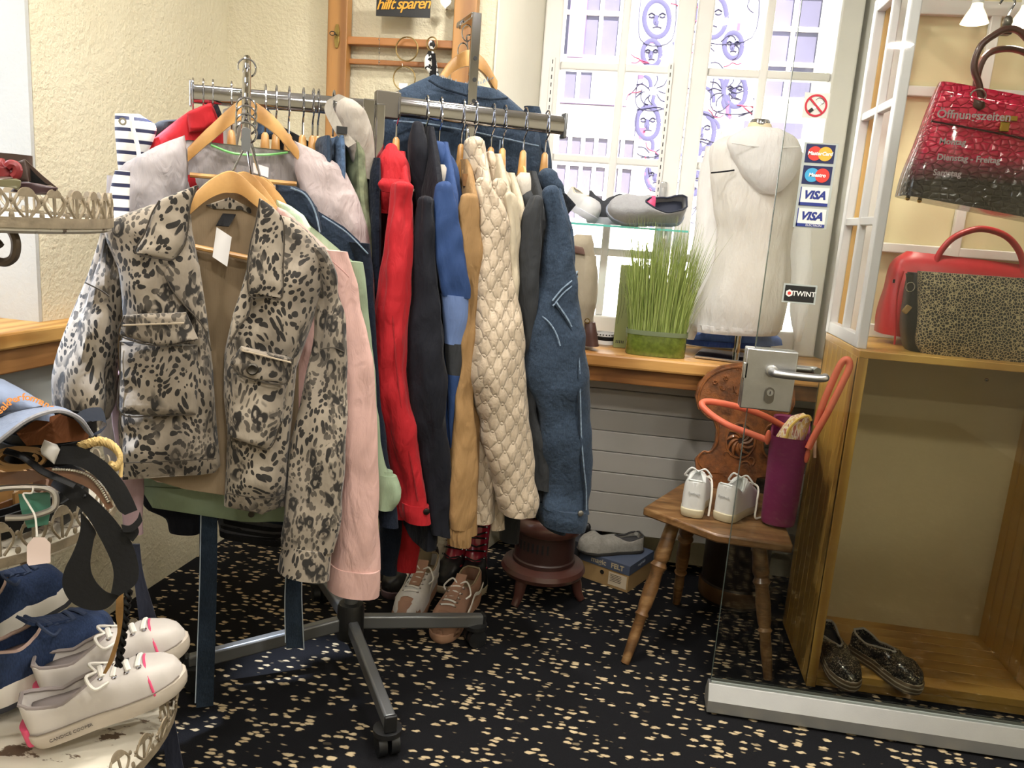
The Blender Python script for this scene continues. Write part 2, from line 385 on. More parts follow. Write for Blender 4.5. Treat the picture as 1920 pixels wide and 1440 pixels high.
# two added cool spots, standing in for the daylight pools on the carpet
for k, (p, q, e) in enumerate((((-1.34, 1.62, 2.36), (-.78, 1.90, 0), 600), ((-1.30, 1.15, 2.36), (-.82, 1.50, 0), 420))):
    p, q = V(p), V(q); d = (q-p).normalized()
    t = thing('added_spot', ('added cool white spot on the ceiling facing the garment rack', 'added cool white spot on the ceiling above the tiered stand')[k], 'lamp', p+V((0, 0, .05)), 'added cool spots on the ceiling')
    obj('added_spot_can', MB().lathe(p-d*.05, [(.03, -.05), (.034, -.04), (.034, .05), (.03, .05), (.028, .02)], 20, axis=d), white_paint, t)
    obj('added_spot_arm', MB().tube([p-d*.05, (p.x, p.y, 2.45)], .008, 8), white_paint, t)
    l = bpy.data.lights.new('spot_light', 'SPOT'); l.energy = e; l.spot_size = R(11); l.spot_blend = .9; l.color = (.72, .82, 1); l.shadow_soft_size = .02
    lo = bpy.data.objects.new('spot_light', l); COL.objects.link(lo); lo.location = p+d*.01; lo.rotation_euler = d.to_track_quat('-Z', 'Y').to_euler()
# ================================================================ cloth shapes
def sheet(poly, pl, thick=.006, bulge=.0, base=0., wr=0., ws=14, seed=0., nu=14, nv=22, edge=.3, sag=None):
    """a cloth panel: outline measured on plane pl, own thickness, bulge and wrinkles"""
    ys = [p[1] for p in poly]; y0, y1 = min(ys)+.01, max(ys)-.01; n = len(poly)
    front, back = [], []
    for i in range(nv+1):
        t = i/nv; y = y0+(y1-y0)*t; xs = []
        for k in range(n):
            (ax, ay), (bx, by) = poly[k], poly[(k+1) % n]
            if (ay-y)*(by-y) <= 0 and ay != by: xs.append(ax+(bx-ax)*(y-ay)/(by-ay))
        xl, xr = min(xs), max(xs)
        rf, rb = [], []
        for j in range(nu+1):
            u = j/nu; p = pl(xl+(xr-xl)*u, y)
            e = (1-abs(2*u-1)**2.5)**.5 if u not in (0, 1) else 0
            ev = min(1, t/.12)*min(1, (1-t)/.12)
            d = base + bulge*e*(edge+(1-edge)*ev)
            if wr: d += wr*(nz(p, ws, seed)+.6*nz(p, ws*2.3, seed+5))*(.35+.65*e)
            if sag: d += sag(u, t)
            rf.append(p+pl.n*d); rb.append(p+pl.n*(d-thick))
        front.append(rf); back.append(rb)
    m = MB(); W = nu+1
    flat = [q for r in front for q in r]+[q for r in back for q in r]; o = (nv+1)*W; fs = []
    for i in range(nv):
        for j in range(nu):
            a = i*W+j; fs += [(a, a+1, a+W+1, a+W), (o+a+W, o+a+W+1, o+a+1, o+a)]
    for i in range(nv):
        for a, b in ((i*W, (i+1)*W), ((i+1)*W-1, (i+2)*W-1)): fs.append((a, b, o+b, o+a))
    for j in range(nu):
        for a in (j, nv*W+j): fs.append((a, a+1, o+a+1, o+a))
    return m.add(flat, fs)
def sweep(rows, pl, hd=None, hdk=.8, off=0., tilt=.09, n=22, seg=5, power=2.3, wr=.005, ws=12, seed=0., folds=0, fa=.004, hem=True, top=.5, dv=None, rnd=False):
    """a sleeve / body: rows (y, xl, xr[, halfdepth]) measured on plane pl, elliptical sections"""
    pts = []
    for r in rows:
        y, xl, xr = r[:3]; dy = tilt*(xr-xl)/2
        L, Rr = pl(xl, y-dy), pl(xr, y+dy); h = r[3] if len(r) > 3 else (hd if hd else hdk*(Rr-L).length/2)
        pts.append((L, Rr, V((h, 0, 0))))
    Ls = cat_rom([p[0] for p in pts], seg); Rs = cat_rom([p[1] for p in pts], seg); Hs = cat_rom([p[2] for p in pts], seg)
    D = V(dv).normalized() if dv else pl.n; rings = []; N = len(Ls)
    def ring(L, Rr, h, k, ph):
        c = (L+Rr)/2 + D*off; a = (Rr-L)/2; out = []
        for j in range(n):
            th = 2*PI*j/n; cx, sx = math.cos(th), math.sin(th)
            cx = math.copysign(abs(cx)**(2/power), cx); sx = math.copysign(abs(sx)**(2/power), sx)
            p = c + (a*cx + D*h*sx)*k
            nrm = (a.normalized()*cx + D*sx)
            d = wr*(nz((p.x*1.3, p.y*1.3, p.z*.55+p.x*.5), ws, seed)+.7*nz((p.x, p.y, p.z*.6-p.x*.6), ws*2.2, seed+3)) if wr else 0
            if folds: d += fa*math.sin(folds*th + ph*2.2 + seed)
            out.append(p+nrm*d*k)
        return out
    if rnd:
        r0 = (Rs[0]-Ls[0]).length/2*.85
        for a in (78, 62, 44, 24): up = UZ*(r0*math.sin(R(a))); rings.append(ring(Ls[0]+up, Rs[0]+up, Hs[0].x, math.cos(R(a)), 0))
    else: rings.append(ring(Ls[0], Rs[0], Hs[0].x, top, 0))
    for i in range(N): rings.append(ring(Ls[i], Rs[i], Hs[i].x, 1, i/N))
    if hem:
        up = V((0, 0, .025))
        rings.append(ring(Ls[-1]+up*.1, Rs[-1]+up*.1, Hs[-1].x, .9, 1)); rings.append(ring(Ls[-1]+up, Rs[-1]+up, Hs[-1].x, .82, 1))
    return MB().loft(rings)
def tubepx(pl, px, r, n=6, seg=5, flat=None, closed=False):
    return MB().tube(cat_rom([pl(*p) for p in px], seg, closed), r, n, flat, closed=closed)
# cloth materials
def denim(name, hexc, k=.35, fs=16):
    if name in _mc: return _mc[name]
    t = NT(name); c = srgb(hexc); v = t.co()
    f = t.noise(v, 7, 5, .65); fine = t.noise(t.co((1, 1, .25)), 520, 3)
    col = t.ramp(f, [(.28, mul(c, 1-k)), (.55, c), (.8, mul(c, 1+k*1.6))])
    col = t.mix(.35, col, t.ramp(fine, [(.35, mul(c, .45)), (.65, mul(c, 1.6))]))
    t.set(Base_Color=col, Roughness=.9, Sheen_Weight=.05, Specular_IOR_Level=.2)
    t.bump(t.noise(v, fs, 4, .6), .7, .016); t.bump(t.noise(t.co((1, 1, .4), (.3, .2, 0)), 42, 3, .55, 1.2), .4, .007); t.bump(fine, .3, .0008); _mc[name] = t.m; return t.m
leo = NT('leopard_print'); _v = leo.co((1, 1, .62))
def _warp(t, v, sc, am): return t.n('VectorMath', operation='ADD', i_0=v, i_1=t.n('VectorMath', operation='SCALE', i_0=t.n('TexNoise', i_Vector=v, i_Scale=sc, i_Detail=2.).outputs['Color'], i_Scale=am).outputs[0]).outputs[0]
_w1 = _warp(leo, _v, 9., .10)
_sm = leo.n('TexVoronoi', i_Vector=_w1, i_Scale=100., i_Randomness=.95)
_small = leo.ramp(leo.math('SUBTRACT', _sm.outputs['Distance'], leo.math('MULTIPLY', leo.noise(_v, 45, 2), .30)), [(.275, 1.), (.315, 0.)])
_w2 = _warp(leo, _v, 30., .03)
_bd = leo.n('TexVoronoi', i_Vector=_w2, i_Scale=40., i_Randomness=.9).outputs['Distance']
_ring = leo.ramp(_bd, [(.16, .15), (.22, 1.), (.42, 1.), (.50, 0.)])
_ring = leo.math('MULTIPLY', _ring, leo.ramp(leo.noise(_v, 62, 2), [(.36, 0.), (.44, 1.)]))
_zone = leo.ramp(leo.noise(_v, 11, 2), [(.46, 0.), (.54, 1.)])
_s = leo.math('MAXIMUM', leo.math('MULTIPLY', _small, leo.ramp(_zone, [(0, 1.), (1, .75)])), leo.math('MULTIPLY', _ring, _zone))
_bg = leo.ramp(leo.noise(_v, 9, 4), [(.3, srgb('#776e63')), (.5, srgb('#988d7e')), (.72, srgb('#b0a595'))])
leo.set(Base_Color=leo.mix(_s, _bg, srgb('#302d2a')), Roughness=.85, Sheen_Weight=.15, Specular_IOR_Level=.25)
leo.bump(leo.noise(_v, 18, 4, .55), .5, .012); leo.bump(leo.noise(_v, 600, 2), .2, .0006); leo = leo.m
quilt = NT('quilted_beige'); _v = quilt.co(); _c = srgb('#bfae98')
_sx = quilt.n('SeparateXYZ', i_Vector=_warp(quilt, _v, 10., .035)); _u = quilt.math('MULTIPLY', quilt.math('ADD', _sx.outputs[0], quilt.math('MULTIPLY', _sx.outputs[1], .55)), 150.)
_sn = quilt.math('MULTIPLY', quilt.math('SINE', _u), .34); _zz = quilt.math('MULTIPLY', _sx.outputs[2], 21.)
_f1 = quilt.math('ABSOLUTE', quilt.math('SINE', quilt.math('MULTIPLY', quilt.math('ADD', _zz, _sn), PI)))
_f2 = quilt.math('ABSOLUTE', quilt.math('SINE', quilt.math('MULTIPLY', quilt.math('ADD', quilt.math('SUBTRACT', _zz, _sn), .5), PI)))
_p = quilt.math('POWER', quilt.math('MINIMUM', _f1, _f2), .45)
quilt.set(Base_Color=quilt.mix(_p, mul(_c, .82), _c), Roughness=.5, Sheen_Weight=.15, Specular_IOR_Level=.35)
quilt.bump(_p, .55, .008); quilt.bump(quilt.noise(_v, 60, 4, .6, .8), .5, .006); quilt = quilt.m
stripe = NT('navy_stripes'); _v = stripe.co((1, 1, 1))
_z = stripe.n('SeparateXYZ', i_Vector=_v).outputs[2]
_st = stripe.math('FRACT', stripe.math('MULTIPLY', _z, 42.))
stripe.set(Base_Color=stripe.mix(stripe.ramp(_st, [(.30, 1.), (.34, 0.)]), srgb('#e9e8e6'), srgb('#262b4d')), Roughness=.6); stripe.bump(stripe.noise(_v, 18, 3), .4, .01); stripe = stripe.m
hang_w = wood('hanger_wood', '#c89a5e', '#a87a42', .32, (1, 1, 1), bands=30, knots=False, coat=.4, bump=.02)
C_red = cloth('red_cloth', '#a91b24', .8); C_navy = cloth('navy_cloth', '#12141d', .85); C_blue = cloth('blue_softshell', '#27406e', .75, fold=.3)
C_peri = cloth('periwinkle_cloth', '#647aa8', .75, fold=.3); C_dgrey = cloth('dark_grey_cloth', '#2f3134', .85); C_lgrey = cloth('light_grey_cloth', '#b3aca2', .75)
C_tan = cloth('tan_cloth', '#94744c', .75, fold=.5); C_cream = cloth('cream_cloth', '#b8ac96', .75, fold=.5); C_lilac = cloth('lilac_grey_cloth', '#aaa4a6', .75, fold=.6)
C_pink = cloth('pink_denim', '#cfa9a1', .85, var=.08, fold=.5); C_sage = cloth('sage_cloth', '#8fa086', .85, fold=.3); C_mint = cloth('mint_cloth', '#b9d0b4', .8)
C_lin = cloth('tan_lining', '#8f7c63', .9, fold=.2); C_black = cloth('black_cloth', '#141416', .9)
D_dark = denim('dark_denim', '#212b3a'); D_mid = denim('mid_denim', '#323f50'); D_navy = denim('navy_denim', '#181f2d', .25); D_blue = denim('blue_denim', '#4d6380')
brass = plain('old_brass', '#a8843f', .3, 1., .15, 20)
snap_m = plain('dark_snap', '#2a2523', .35, .7)
tagw = plain('white_card', '#e6e3e2', .7)
# ---------------------------------------------------------------- garment rack
HUB = V((-.68, 1.97, 0)); RA = V((.875, .485, 0)).normalized(); RN = V((.485, -.875, 0)).normalized(); UZ = V((0, 0, 1))
RZ = 1.497
def hub(s, t, z): return HUB + RA*s + RN*t + UZ*z
rack = thing('garment_rack', 'grey wheeled garment rack with chrome rails crowded with jackets', 'clothes rack', HUB)
grey_m = plain('grey_metal', '#77797b', .38, .6, .04, 10)
obj('post', MB().lathe(hub(0, 0, .08), [(.019, 0), (.019, .55)], 16), grey_m, rack)
obj('upper_post', MB().beam(hub(0, 0, .5), hub(.0, 0, RZ+.02), RA*.03, RN*.03), chrome, rack, False, .003)
col = obj('hub_collar', MB().lathe(hub(0, 0, .082), [(.03, 0), (.037, .005), (.037, .095), (.033, .105), (.022, .108)], 24), black_plastic, rack)
for i, (cx, cy) in enumerate(((-.463, 1.63), (-.36, 2.173), (-.901, 2.305), (-1.02, 1.757))):
    e = V((cx, cy, 0)); d = (e-HUB).normalized(); sd = V((-d.y, d.x, 0))
    lg = obj('base_leg', MB().beam(HUB+d*.03+UZ*.128, e+d*.02+UZ*(.092 if i == 0 else .076), sd*.028, UZ*.040), grey_m, rack, True, .006)
    obj('end_cap', MB().obox(e+d*.022+UZ*(.092 if i == 0 else .076), d*.005, sd*.015, UZ*.021), black_plastic, lg, bevel=.003)
    cs = obj('caster', MB().lathe(e+UZ*.058, [(.009, .03), (.012, .014), (.034, .010), (.034, -.002), (.022, -.008)], 20), black_plastic, rack)
    for sg in (-1, 1): obj('wheel', MB().lathe(e+sd*(sg*.015)+UZ*.028, [(.008, -.011), (.028, -.010), (.028, .010), (.008, .011)], 20, axis=sd), black_plastic, cs)
def oval_bar(a, b, w=.013, h=.024, side=None):
    a, b = V(a), V(b); t = (b-a).normalized(); sx = UZ.cross(t).normalized(); uy = t.cross(sx)
    ring = lambda p: [p+sx*w*math.copysign(abs(math.cos(q))**.6, math.cos(q))+uy*h*math.copysign(abs(math.sin(q))**.6, math.sin(q)) for q in [2*PI*j/20 for j in range(20)]]
    return MB().loft([ring(a), ring(b)])
PH = Pl(HUB, RN)
A0 = PH(715, 196); A1 = PH(1056, 236); A1 = V((A1.x, A1.y, A1.z))
B0 = PH(362, 176); B1 = PH(690, 203)
ra = obj('right_rail', oval_bar(A0, A1), chrome, rack)
obj('rail_end_cap', MB().beam(A1-RA*.002, A1+RA*.006, RN*.034, UZ*.066), grey_m, ra, bevel=.004)
obj('corner_bracket', MB().beam(A0-RA*.015, A0+RA*.045, RN*.036, UZ*.062), plain('bronze_bracket', '#5d5850', .4, .5), ra, bevel=.002)
obj('front_upright', MB().beam(A0+RN*.005-RA*.004, A0+RN*.005-RA*.004-UZ*.55, RA*.022, RN*.03), chrome, rack, False, .003)
rb = obj('left_rail', oval_bar(B0, B1, .012, .021), chrome, rack)
obj('rail_end_cap', MB().beam(B0-RA*.008, B0-RA*.001, RN*.028, UZ*.058), chrome, rb, bevel=.003)
# slanted arm clipped over the left rail
FA0 = PH(463, 112); FA1 = V((-.735, 1.505, 0)); FA1 = atY(461, 262, 1.505)
fa = obj('slanted_arm', MB().tube([FA0, FA0+(FA1-FA0)*.5, FA1], .0105, 14, flat=(.9, 1.1)), chrome, rack)
obj('arm_end_plate', MB().prism([FA1+RA*(.0085*math.cos(q))+UZ*(.0085*math.sin(q)+(.014 if math.sin(q) > 0 else -.014)) for q in [2*PI*k/24 for k in range(24)]], RN*.006), grey_m, fa, bevel=.001)
for k in range(4): obj('stop_pin', MB().tube([FA0+(FA1-FA0)*(.2+.2*k)+UZ*.012, FA0+(FA1-FA0)*(.2+.2*k)+UZ*.022], .004, 8), chrome, fa)
# punched riser behind the right rail
PR = Pl(hub(0, -.03, 0), RN); r0 = PR(894, 24); r1 = PR(884, 330)
rs = obj('riser_post', MB().beam(r0, V((r0.x, r0.y, r1.z)), RA*.024, RN*.012), chrome, rack, False, .002)
for yy in (110, 150, 190, 268): obj('punch_hole', MB().lathe(PR(893-(yy-24)*.035, yy)+RN*.006, [(.0055, 0), (.0055, .0012)], 12, axis=RN), black_plastic, rs)
obj('riser_arm', MB().beam(r0-UZ*.006-RA*.0, r0-UZ*.006-RN*.14, RA*.026, UZ*.014), chrome, rs, bevel=.002)
# ---------------------------------------------------------------- hangers
def hanger_edge(s, label, drop=.085, dirv=RN, half=.19, rail=None, tz=0., group='wooden hangers on the right rail', ang=0.):
    c = A0 + (A1-A0).normalized()*s if rail is None else rail
    h = thing('wooden_hanger', label, 'hanger', c-UZ*drop, group)
    d = V(dirv)
    w = [c+d*(.018*math.sin(q))+UZ*(.012+.022*math.cos(q)) for q in [R(x) for x in (-150, -100, -50, 0, 50, 100)]]
    w += [c+d*.022-UZ*.022, c+d*.004-UZ*.040, c-UZ*.052, c-UZ*(drop)]
    obj('hook', MB().tube(cat_rom(w, 3), .0022, 6), chrome, h)
    pts, rr = [], []
    for k in range(-8, 9):
        u = k/8; pts.append(c + d*(half*.34*u) - UZ*(drop+.040+.10*abs(u)**1.2)); rr.append(.016*(1-.3*abs(u)))
    obj('hanger_body', MB().tube(pts, rr, 10, flat=(.55, 1.25)), hang_w, h)
    obj('hanger_neck', MB().tube([c-UZ*(drop-.012), c-UZ*(drop-.006), c-UZ*(drop+.02), c-UZ*(drop+.06)], [.004, .0085, .0105, .013], 10), hang_w, h)
    return h
def hanger_front(pl, px, label, hook_top, bar=None, group='wooden hangers on the slanted arm', th=.02):
    """px: arch points left to right (centre line)"""
    ps = cat_rom([pl(*p) for p in px], 6); n = len(ps)
    h = thing('wooden_hanger', label, 'hanger', ps[n//2], group)
    m = MB(); rings = []; dn = V((0, 0, -1))
    for i, p in enumerate(ps):
        u = abs(2*i/(n-1)-1); hh = .040*(1-.30*u); a = pl.n*(th*.5*(.75+.5*u)); top = p+UZ*hh*.45; bot = p-UZ*hh*.55
        rings.append([top-a*.8, top-a*.3+UZ*.002, top+a*.3+UZ*.002, top+a*.8, p+a, bot+a*.8, bot+a*.3-UZ*.001, bot-a*.3-UZ*.001, bot-a*.8, p-a])
    obj('hanger_body', m.loft(rings), hang_w, h)
    c = ps[n//2]; e = hook_top; r = .02
    w = [e+RA*(r*math.sin(q))+UZ*(r*math.cos(q)-r) for q in [R(x) for x in (-110, -70, -30, 0, 40, 80, 120, 150)]]+[e-UZ*(r*2.2), c+UZ*.01]
    obj('hook', MB().tube(cat_rom(w, 3), .0022, 6), chrome, h)
    if bar: obj('trouser_bar', MB().tube([pl(*bar[0]), pl(*bar[1])], .0055, 8), hang_w, h)
    return h
# ---------------------------------------------------------------- jackets seen edge-on along the right rail
PA = Pl(hub(0, .19, 0), RN); PN = Pl(hub(0, .04, 0), RN); PM = Pl(hub(0, .12, 0), RN)
def rail_s(px, y): p = PH(px, y); return (p-A0).dot((A1-A0).normalized())
def body_edge(px, y0, y1, mat, par, th=(.012, .03, .035, .03), hw=.19, t0=-.0, slope=.10, seed=1., name='body', lean=0.):
    """torso hanging across the rail at pixel px: from neck y0 to hem y1"""
    top = PH(px, y0); bot = PH(px-.03*(y1-y0)+lean, y1); rings = []; K = 14
    for i in range(K+1):
        t = i/K; c = top.lerp(bot, t); q = t*(len(th)-1); i0 = min(int(q), len(th)-2); a = th[i0]+(th[i0+1]-th[i0])*(q-i0)
        wv = hw*(min(1, .30+ (t/.16)*.7) if t < .16 else 1)*(1+.08*t)
        rg = []
        for j in range(26):
            an = 2*PI*j/26; cx, sx = math.cos(an), math.sin(an)
            p = c + RA*a*math.copysign(abs(cx)**.8, cx) + RN*(t0+wv*math.copysign(abs(sx)**.7, sx))
            d = .006*nz(p, 11, seed)+.004*math.sin(5*an+seed*3)*min(1, t*3); rg.append(p+RA*d)
        rings.append(rg)
    return obj(name, MB().loft(rings), mat, par)
def edge_jacket(label, px, y0, y1, bmat, sleeves, collar=None, smat=None, cmat=None, th=(.012, .03, .035, .03), seed=1., cat='jacket', name='jacket', cpl=None, hangs=True, drop=.085, lean=0., sl=None, hw=.17, coln='collar'):
    g = thing(name, label, cat, PH(px, (y0+y1)/2), 'jackets on the right rail')
    body_edge(px, y0, y1, bmat, g, th, hw, seed=seed, lean=lean)
    for k, r in enumerate(sleeves):
        obj('sleeve', sweep(r, sl or PA, hdk=.9, wr=.010, ws=12, seed=seed+k, folds=3, fa=.0045, n=34, seg=7, rnd=True), smat or bmat, g)
    if collar: obj(coln, sweep(collar, cpl or PN, hdk=1.1, wr=.006, ws=18, seed=seed+7, hem=False, rnd=True), cmat or smat or bmat, g)
    return g
red = edge_jacket('red jacket with a folded hood at the upright end of the right rail', 745, 285, 930, C_red,
    [[(352, 740, 768), (385, 731, 768), (430, 722, 769), (520, 714, 771), (620, 703, 767), (700, 698, 766), (770, 707, 778), (840, 725, 788), (910, 747, 799), (950, 752, 803), (972, 757, 806)]],
    [(279, 721, 745), (300, 711, 764), (325, 705, 768), (350, 702, 770), (375, 700, 762), (400, 704, 740)], seed=2., coln='hood')
obj('hood_fold', sweep([(336, 716, 768), (348, 708, 775), (362, 716, 772)], PM, hdk=.5, wr=.004, seed=5), C_red, red)
obj('cuff', sweep([(942, 751, 803), (960, 753, 805), (977, 758, 807)], PA.off(.002), hdk=.95, wr=.002, seed=2), C_red, red)
obj('cuff_snap', MB().lathe(PA(793, 950)+RN*.034, [(.0085, 0), (.0085, .003), (.006, .005)], 16, axis=RN), snap_m, red)
obj('hood_toggle', MB().obox(PM(771, 356), RA*.006, RN*.004, UZ*.003), chrome, red)
nav = edge_jacket('navy blue jacket with a stand-up hood hanging beside the red jacket', 800, 240, 985, C_navy,
    [[(380, 784, 814), (410, 779, 816), (470, 777, 820), (560, 775, 826), (640, 767, 834), (720, 767, 838), (800, 780, 842), (880, 796, 846), (950, 806, 845), (1003, 814, 840)]],
    [(237, 771, 793), (262, 765, 800), (300, 763, 808), (345, 772, 812), (385, 782, 812)], seed=3., coln='hood')
blu = edge_jacket('blue softshell jacket with periwinkle and dark grey sleeve bands', 826, 268, 900, C_blue,
    [[(352, 822, 850), (400, 818, 860), (450, 817, 866), (510, 819, 874), (556, 826, 878)]],
    [(276, 808, 834), (300, 810, 850), (335, 818, 860), (375, 836, 864), (400, 848, 862)], seed=4., coln='hood')
obj('hood_lining', sweep([(308, 811, 833), (330, 812, 846), (352, 815, 848), (364, 822, 842)], PN.off(.05), hdk=.5, wr=.003, hem=False), C_lgrey, blu)
obj('sleeve_band', sweep([(553, 826, 878), (590, 829, 877), (628, 833, 870), (645, 834, 866)], PA, hdk=.88, wr=.003, seed=4), C_peri, blu)
obj('sleeve_band', sweep([(643, 834, 867), (670, 835, 866), (702, 836, 863)], PA, hdk=.88, wr=.003), C_dgrey, blu)
obj('lower_sleeve', sweep([(700, 836, 863), (760, 838, 858), (840, 843, 853)], PA, hdk=.88, wr=.003), C_blue, blu)
tan = edge_jacket('tan brown jacket with a gathered elastic cuff between blue and quilted jackets', 868, 300, 960, C_tan,
    [[(372, 870, 892), (400, 867, 896), (460, 868, 896), (540, 868, 895), (620, 866, 893), (700, 860, 889), (800, 849, 888), (900, 840, 891), (955, 838, 890), (988, 843, 885)]],
    [(322, 864, 878), (345, 865, 886), (372, 868, 892)], seed=5.)
obj('elastic_cuff', sweep([(985, 843, 885), (1000, 839, 883), (1012, 840, 882), (1022, 842, 880)], PA, hdk=.85, wr=.002, n=40, folds=14, fa=.0022), C_tan, tan)
obj('sleeve_stripe', sweep([(326, 866, 879), (350, 868, 890)], PN.off(.03), hdk=.5, wr=.002, hem=False), cloth('brown_stripe', '#7a5634'), tan)
qui = edge_jacket('cream quilted jacket with wavy stitched padding on the right rail', 892, 272, 940, quilt,
    [[(345, 888, 916), (375, 893, 934), (420, 898, 948), (500, 896, 955), (580, 890, 967), (640, 881, 975), (700, 877, 981), (760, 888, 985), (820, 903, 990), (880, 917, 996), (930, 929, 1002), (962, 938, 1000)]],
    [(271, 873, 908), (290, 872, 912), (315, 874, 914), (350, 885, 918), (385, 892, 925)], seed=6., th=(.014, .035, .05, .055))
obj('front_hem', sweep([(760, 886, 905), (840, 897, 925), (920, 912, 942), (993, 920, 946)], PA.off(-.05), hdk=.5, wr=.003, tilt=-.1), quilt, qui)
edge_jacket('cream padded jacket half hidden just behind the quilted one', 924, 290, 900, C_cream,
    [[(345, 922, 946), (390, 930, 952), (450, 936, 956), (540, 940, 957), (640, 945, 965)]], [(289, 912, 926), (310, 912, 934), (340, 918, 940)], smat=quilt, cmat=quilt, seed=7.)
edge_jacket('plain cream jacket with turned-down collar between padded and dark grey jackets', 950, 325, 900, C_cream,
    [[(372, 938, 966), (410, 942, 970), (470, 946, 972), (540, 950, 970), (620, 958, 972), (700, 965, 976)]], [(327, 936, 952), (345, 937, 964), (372, 942, 967)], seed=8.)
dg = edge_jacket('dark grey jacket with pale grey lining at the collar', 990, 322, 900, C_dgrey,
    [[(376, 996, 1018), (410, 984, 1020), (470, 973, 1019), (540, 970, 1013), (620, 972, 1004), (700, 978, 1000), (780, 984, 1004), (850, 993, 1024), (917, 1003, 1031)]],
    [(352, 990, 1012), (370, 975, 1020), (395, 972, 1019)], seed=9.)
obj('pale_lining', sweep([(324, 975, 998), (340, 965, 1010), (365, 964, 1015), (388, 970, 992)], PN.off(-.01), hdk=.7, wr=.004, hem=False), C_lgrey, dg)
obj('far_sleeve', sweep([(880, 945, 975), (950, 938, 976), (1015, 938, 973)], PH.off(-.12), hdk=.8), C_dgrey, dg)
dj = edge_jacket('blue denim jacket with dark inner collar at the free end of the right rail', 1030, 330, 960, D_mid,
    [[(362, 1020, 1052), (400, 1022, 1062), (450, 1024, 1070), (520, 1018, 1079), (570, 1003, 1082), (640, 991, 1092), (690, 985, 1095), (725, 988, 1098), (770, 1006, 1100), (840, 1012, 1103), (910, 1024, 1099), (952, 1020, 1096)]],
    [(330, 1010, 1042), (345, 1012, 1052), (362, 1018, 1056)], seed=10.)
obj('sleeve_cuff', sweep([(948, 1014, 1097), (968, 1012, 1096), (986, 1016, 1092)], PA.off(.002), hdk=.9, wr=.002), D_mid, dj)
obj('inner_collar', sheet([(1046, 346), (1080, 384), (1062, 406), (1054, 390)], PN, .008, .004, wr=.002), denim('black_denim', '#24282f'), dj)
thr = plain('stitch_thread', '#8f9aa6', .8)
def seam(pl, px, par, mat, r=.0014, name='seam', n=5, seg=6): return obj(name, tubepx(pl, px, r, n, seg), mat, par)
def seam_on(rows, pl, pts, par, mat, r=.0016, hdk=.9, name='seam', off=0., lift=.004, power=2.3):
    """a stitched seam lying on the front of a sleeve made by sweep(rows, pl)"""
    out = []
    for x, y in pts:
        for ra_, rb_ in zip(rows, rows[1:]):
            if ra_[0] <= y <= rb_[0] or rb_ is rows[-1]:
                t = min(1, max(0, (y-ra_[0])/(rb_[0]-ra_[0]))); xl = ra_[1]+(rb_[1]-ra_[1])*t; xr = ra_[2]+(rb_[2]-ra_[2])*t; break
        hw_ = (pl(xr, y)-pl(xl, y)).length/2; u = max(-.98, min(.98, (x-(xl+xr)/2)/((xr-xl)/2)))
        out.append(pl(x, y)+pl.n*(off+lift+hdk*hw_*(1-abs(u)**power)**(1/power)))
    return obj(name, MB().tube(cat_rom(out, 6), r, 5), mat, par)
DJR = [(362, 1020, 1052), (400, 1022, 1062), (450, 1024, 1070), (520, 1018, 1079), (570, 1003, 1082), (640, 991, 1092), (690, 985, 1095), (725, 988, 1098), (770, 1006, 1100), (840, 1012, 1103), (910, 1024, 1099), (952, 1020, 1096)]
sda, sdb = denim('seam_denim', '#7d8fa3'), denim('seam_denim_dark', '#1f2a38')
for d_, mt in ((0, sda), (5, sdb), (9, sda)): seam_on(DJR, PA, [(1078, 508+d_), (1060, 522+d_), (1040, 538+d_), (1022, 560+d_)], dj, mt, .0022)
for d_, mt in ((0, sdb), (4, sda)): seam_on(DJR, PA, [(1024+d_, 562), (1046+d_, 600), (1059+d_, 640), (1061+d_, 720), (1066+d_, 800), (1072+d_, 860), (1080+d_, 905), (1082+d_, 945)], dj, mt, .0024)
seam_on(DJR, PA, [(1003, 585), (1015, 600), (1024, 618), (1030, 640)], dj, sda, .002)
SF = PA.off(.062)
RJR = [(352, 740, 768), (385, 731, 768), (430, 722, 769), (520, 714, 771), (620, 703, 767), (700, 698, 766), (770, 707, 778), (840, 725, 788), (910, 747, 799), (950, 752, 803), (972, 757, 806)]
dkr = cloth('dark_red_seam', '#8f151c', .8)
seam_on(RJR, PA, [(728, 560), (733, 640), (740, 720), (752, 800), (766, 870), (777, 930)], red, dkr, .0018)
obj('cuff_button', MB().lathe(SF(1088, 962), [(.008, 0), (.008, .004), (.005, .006)], 14, axis=RN), plain('pewter', '#8f8d88', .4, .9), dj)
HL = ['beside the red hood', 'above the navy hood', 'above the blue jacket', 'above the tan jacket', 'above the quilted collar', 'above the hidden padded jacket', 'above the plain cream jacket', 'above the dark grey jacket', 'above the denim jacket, nearest the rail end']
for (px, y), t in zip(((745, 235), (800, 235), (826, 240), (868, 240), (892, 240), (924, 250), (946, 250), (985, 255), (1026, 258)), HL):
    hanger_edge(rail_s(px, y-25), 'wooden hanger hooked on the chrome rail '+t)
# trousers hanging low behind the red jacket
tr = tag(obj('trousers', sweep([(820, 742, 790), (920, 742, 786), (1000, 740, 786), (1066, 735, 782)], PH.off(-.05), hdk=.9, wr=.006), C_red), 'red trouser legs hanging below the red jacket', 'trousers')
tr = tag(obj('trousers', sweep([(820, 700, 750), (920, 708, 752), (1000, 712, 752), (1075, 714, 745)], PH.off(-.02), hdk=.8, wr=.006), D_navy), 'dark navy jeans legs hanging beside the red trousers', 'trousers')
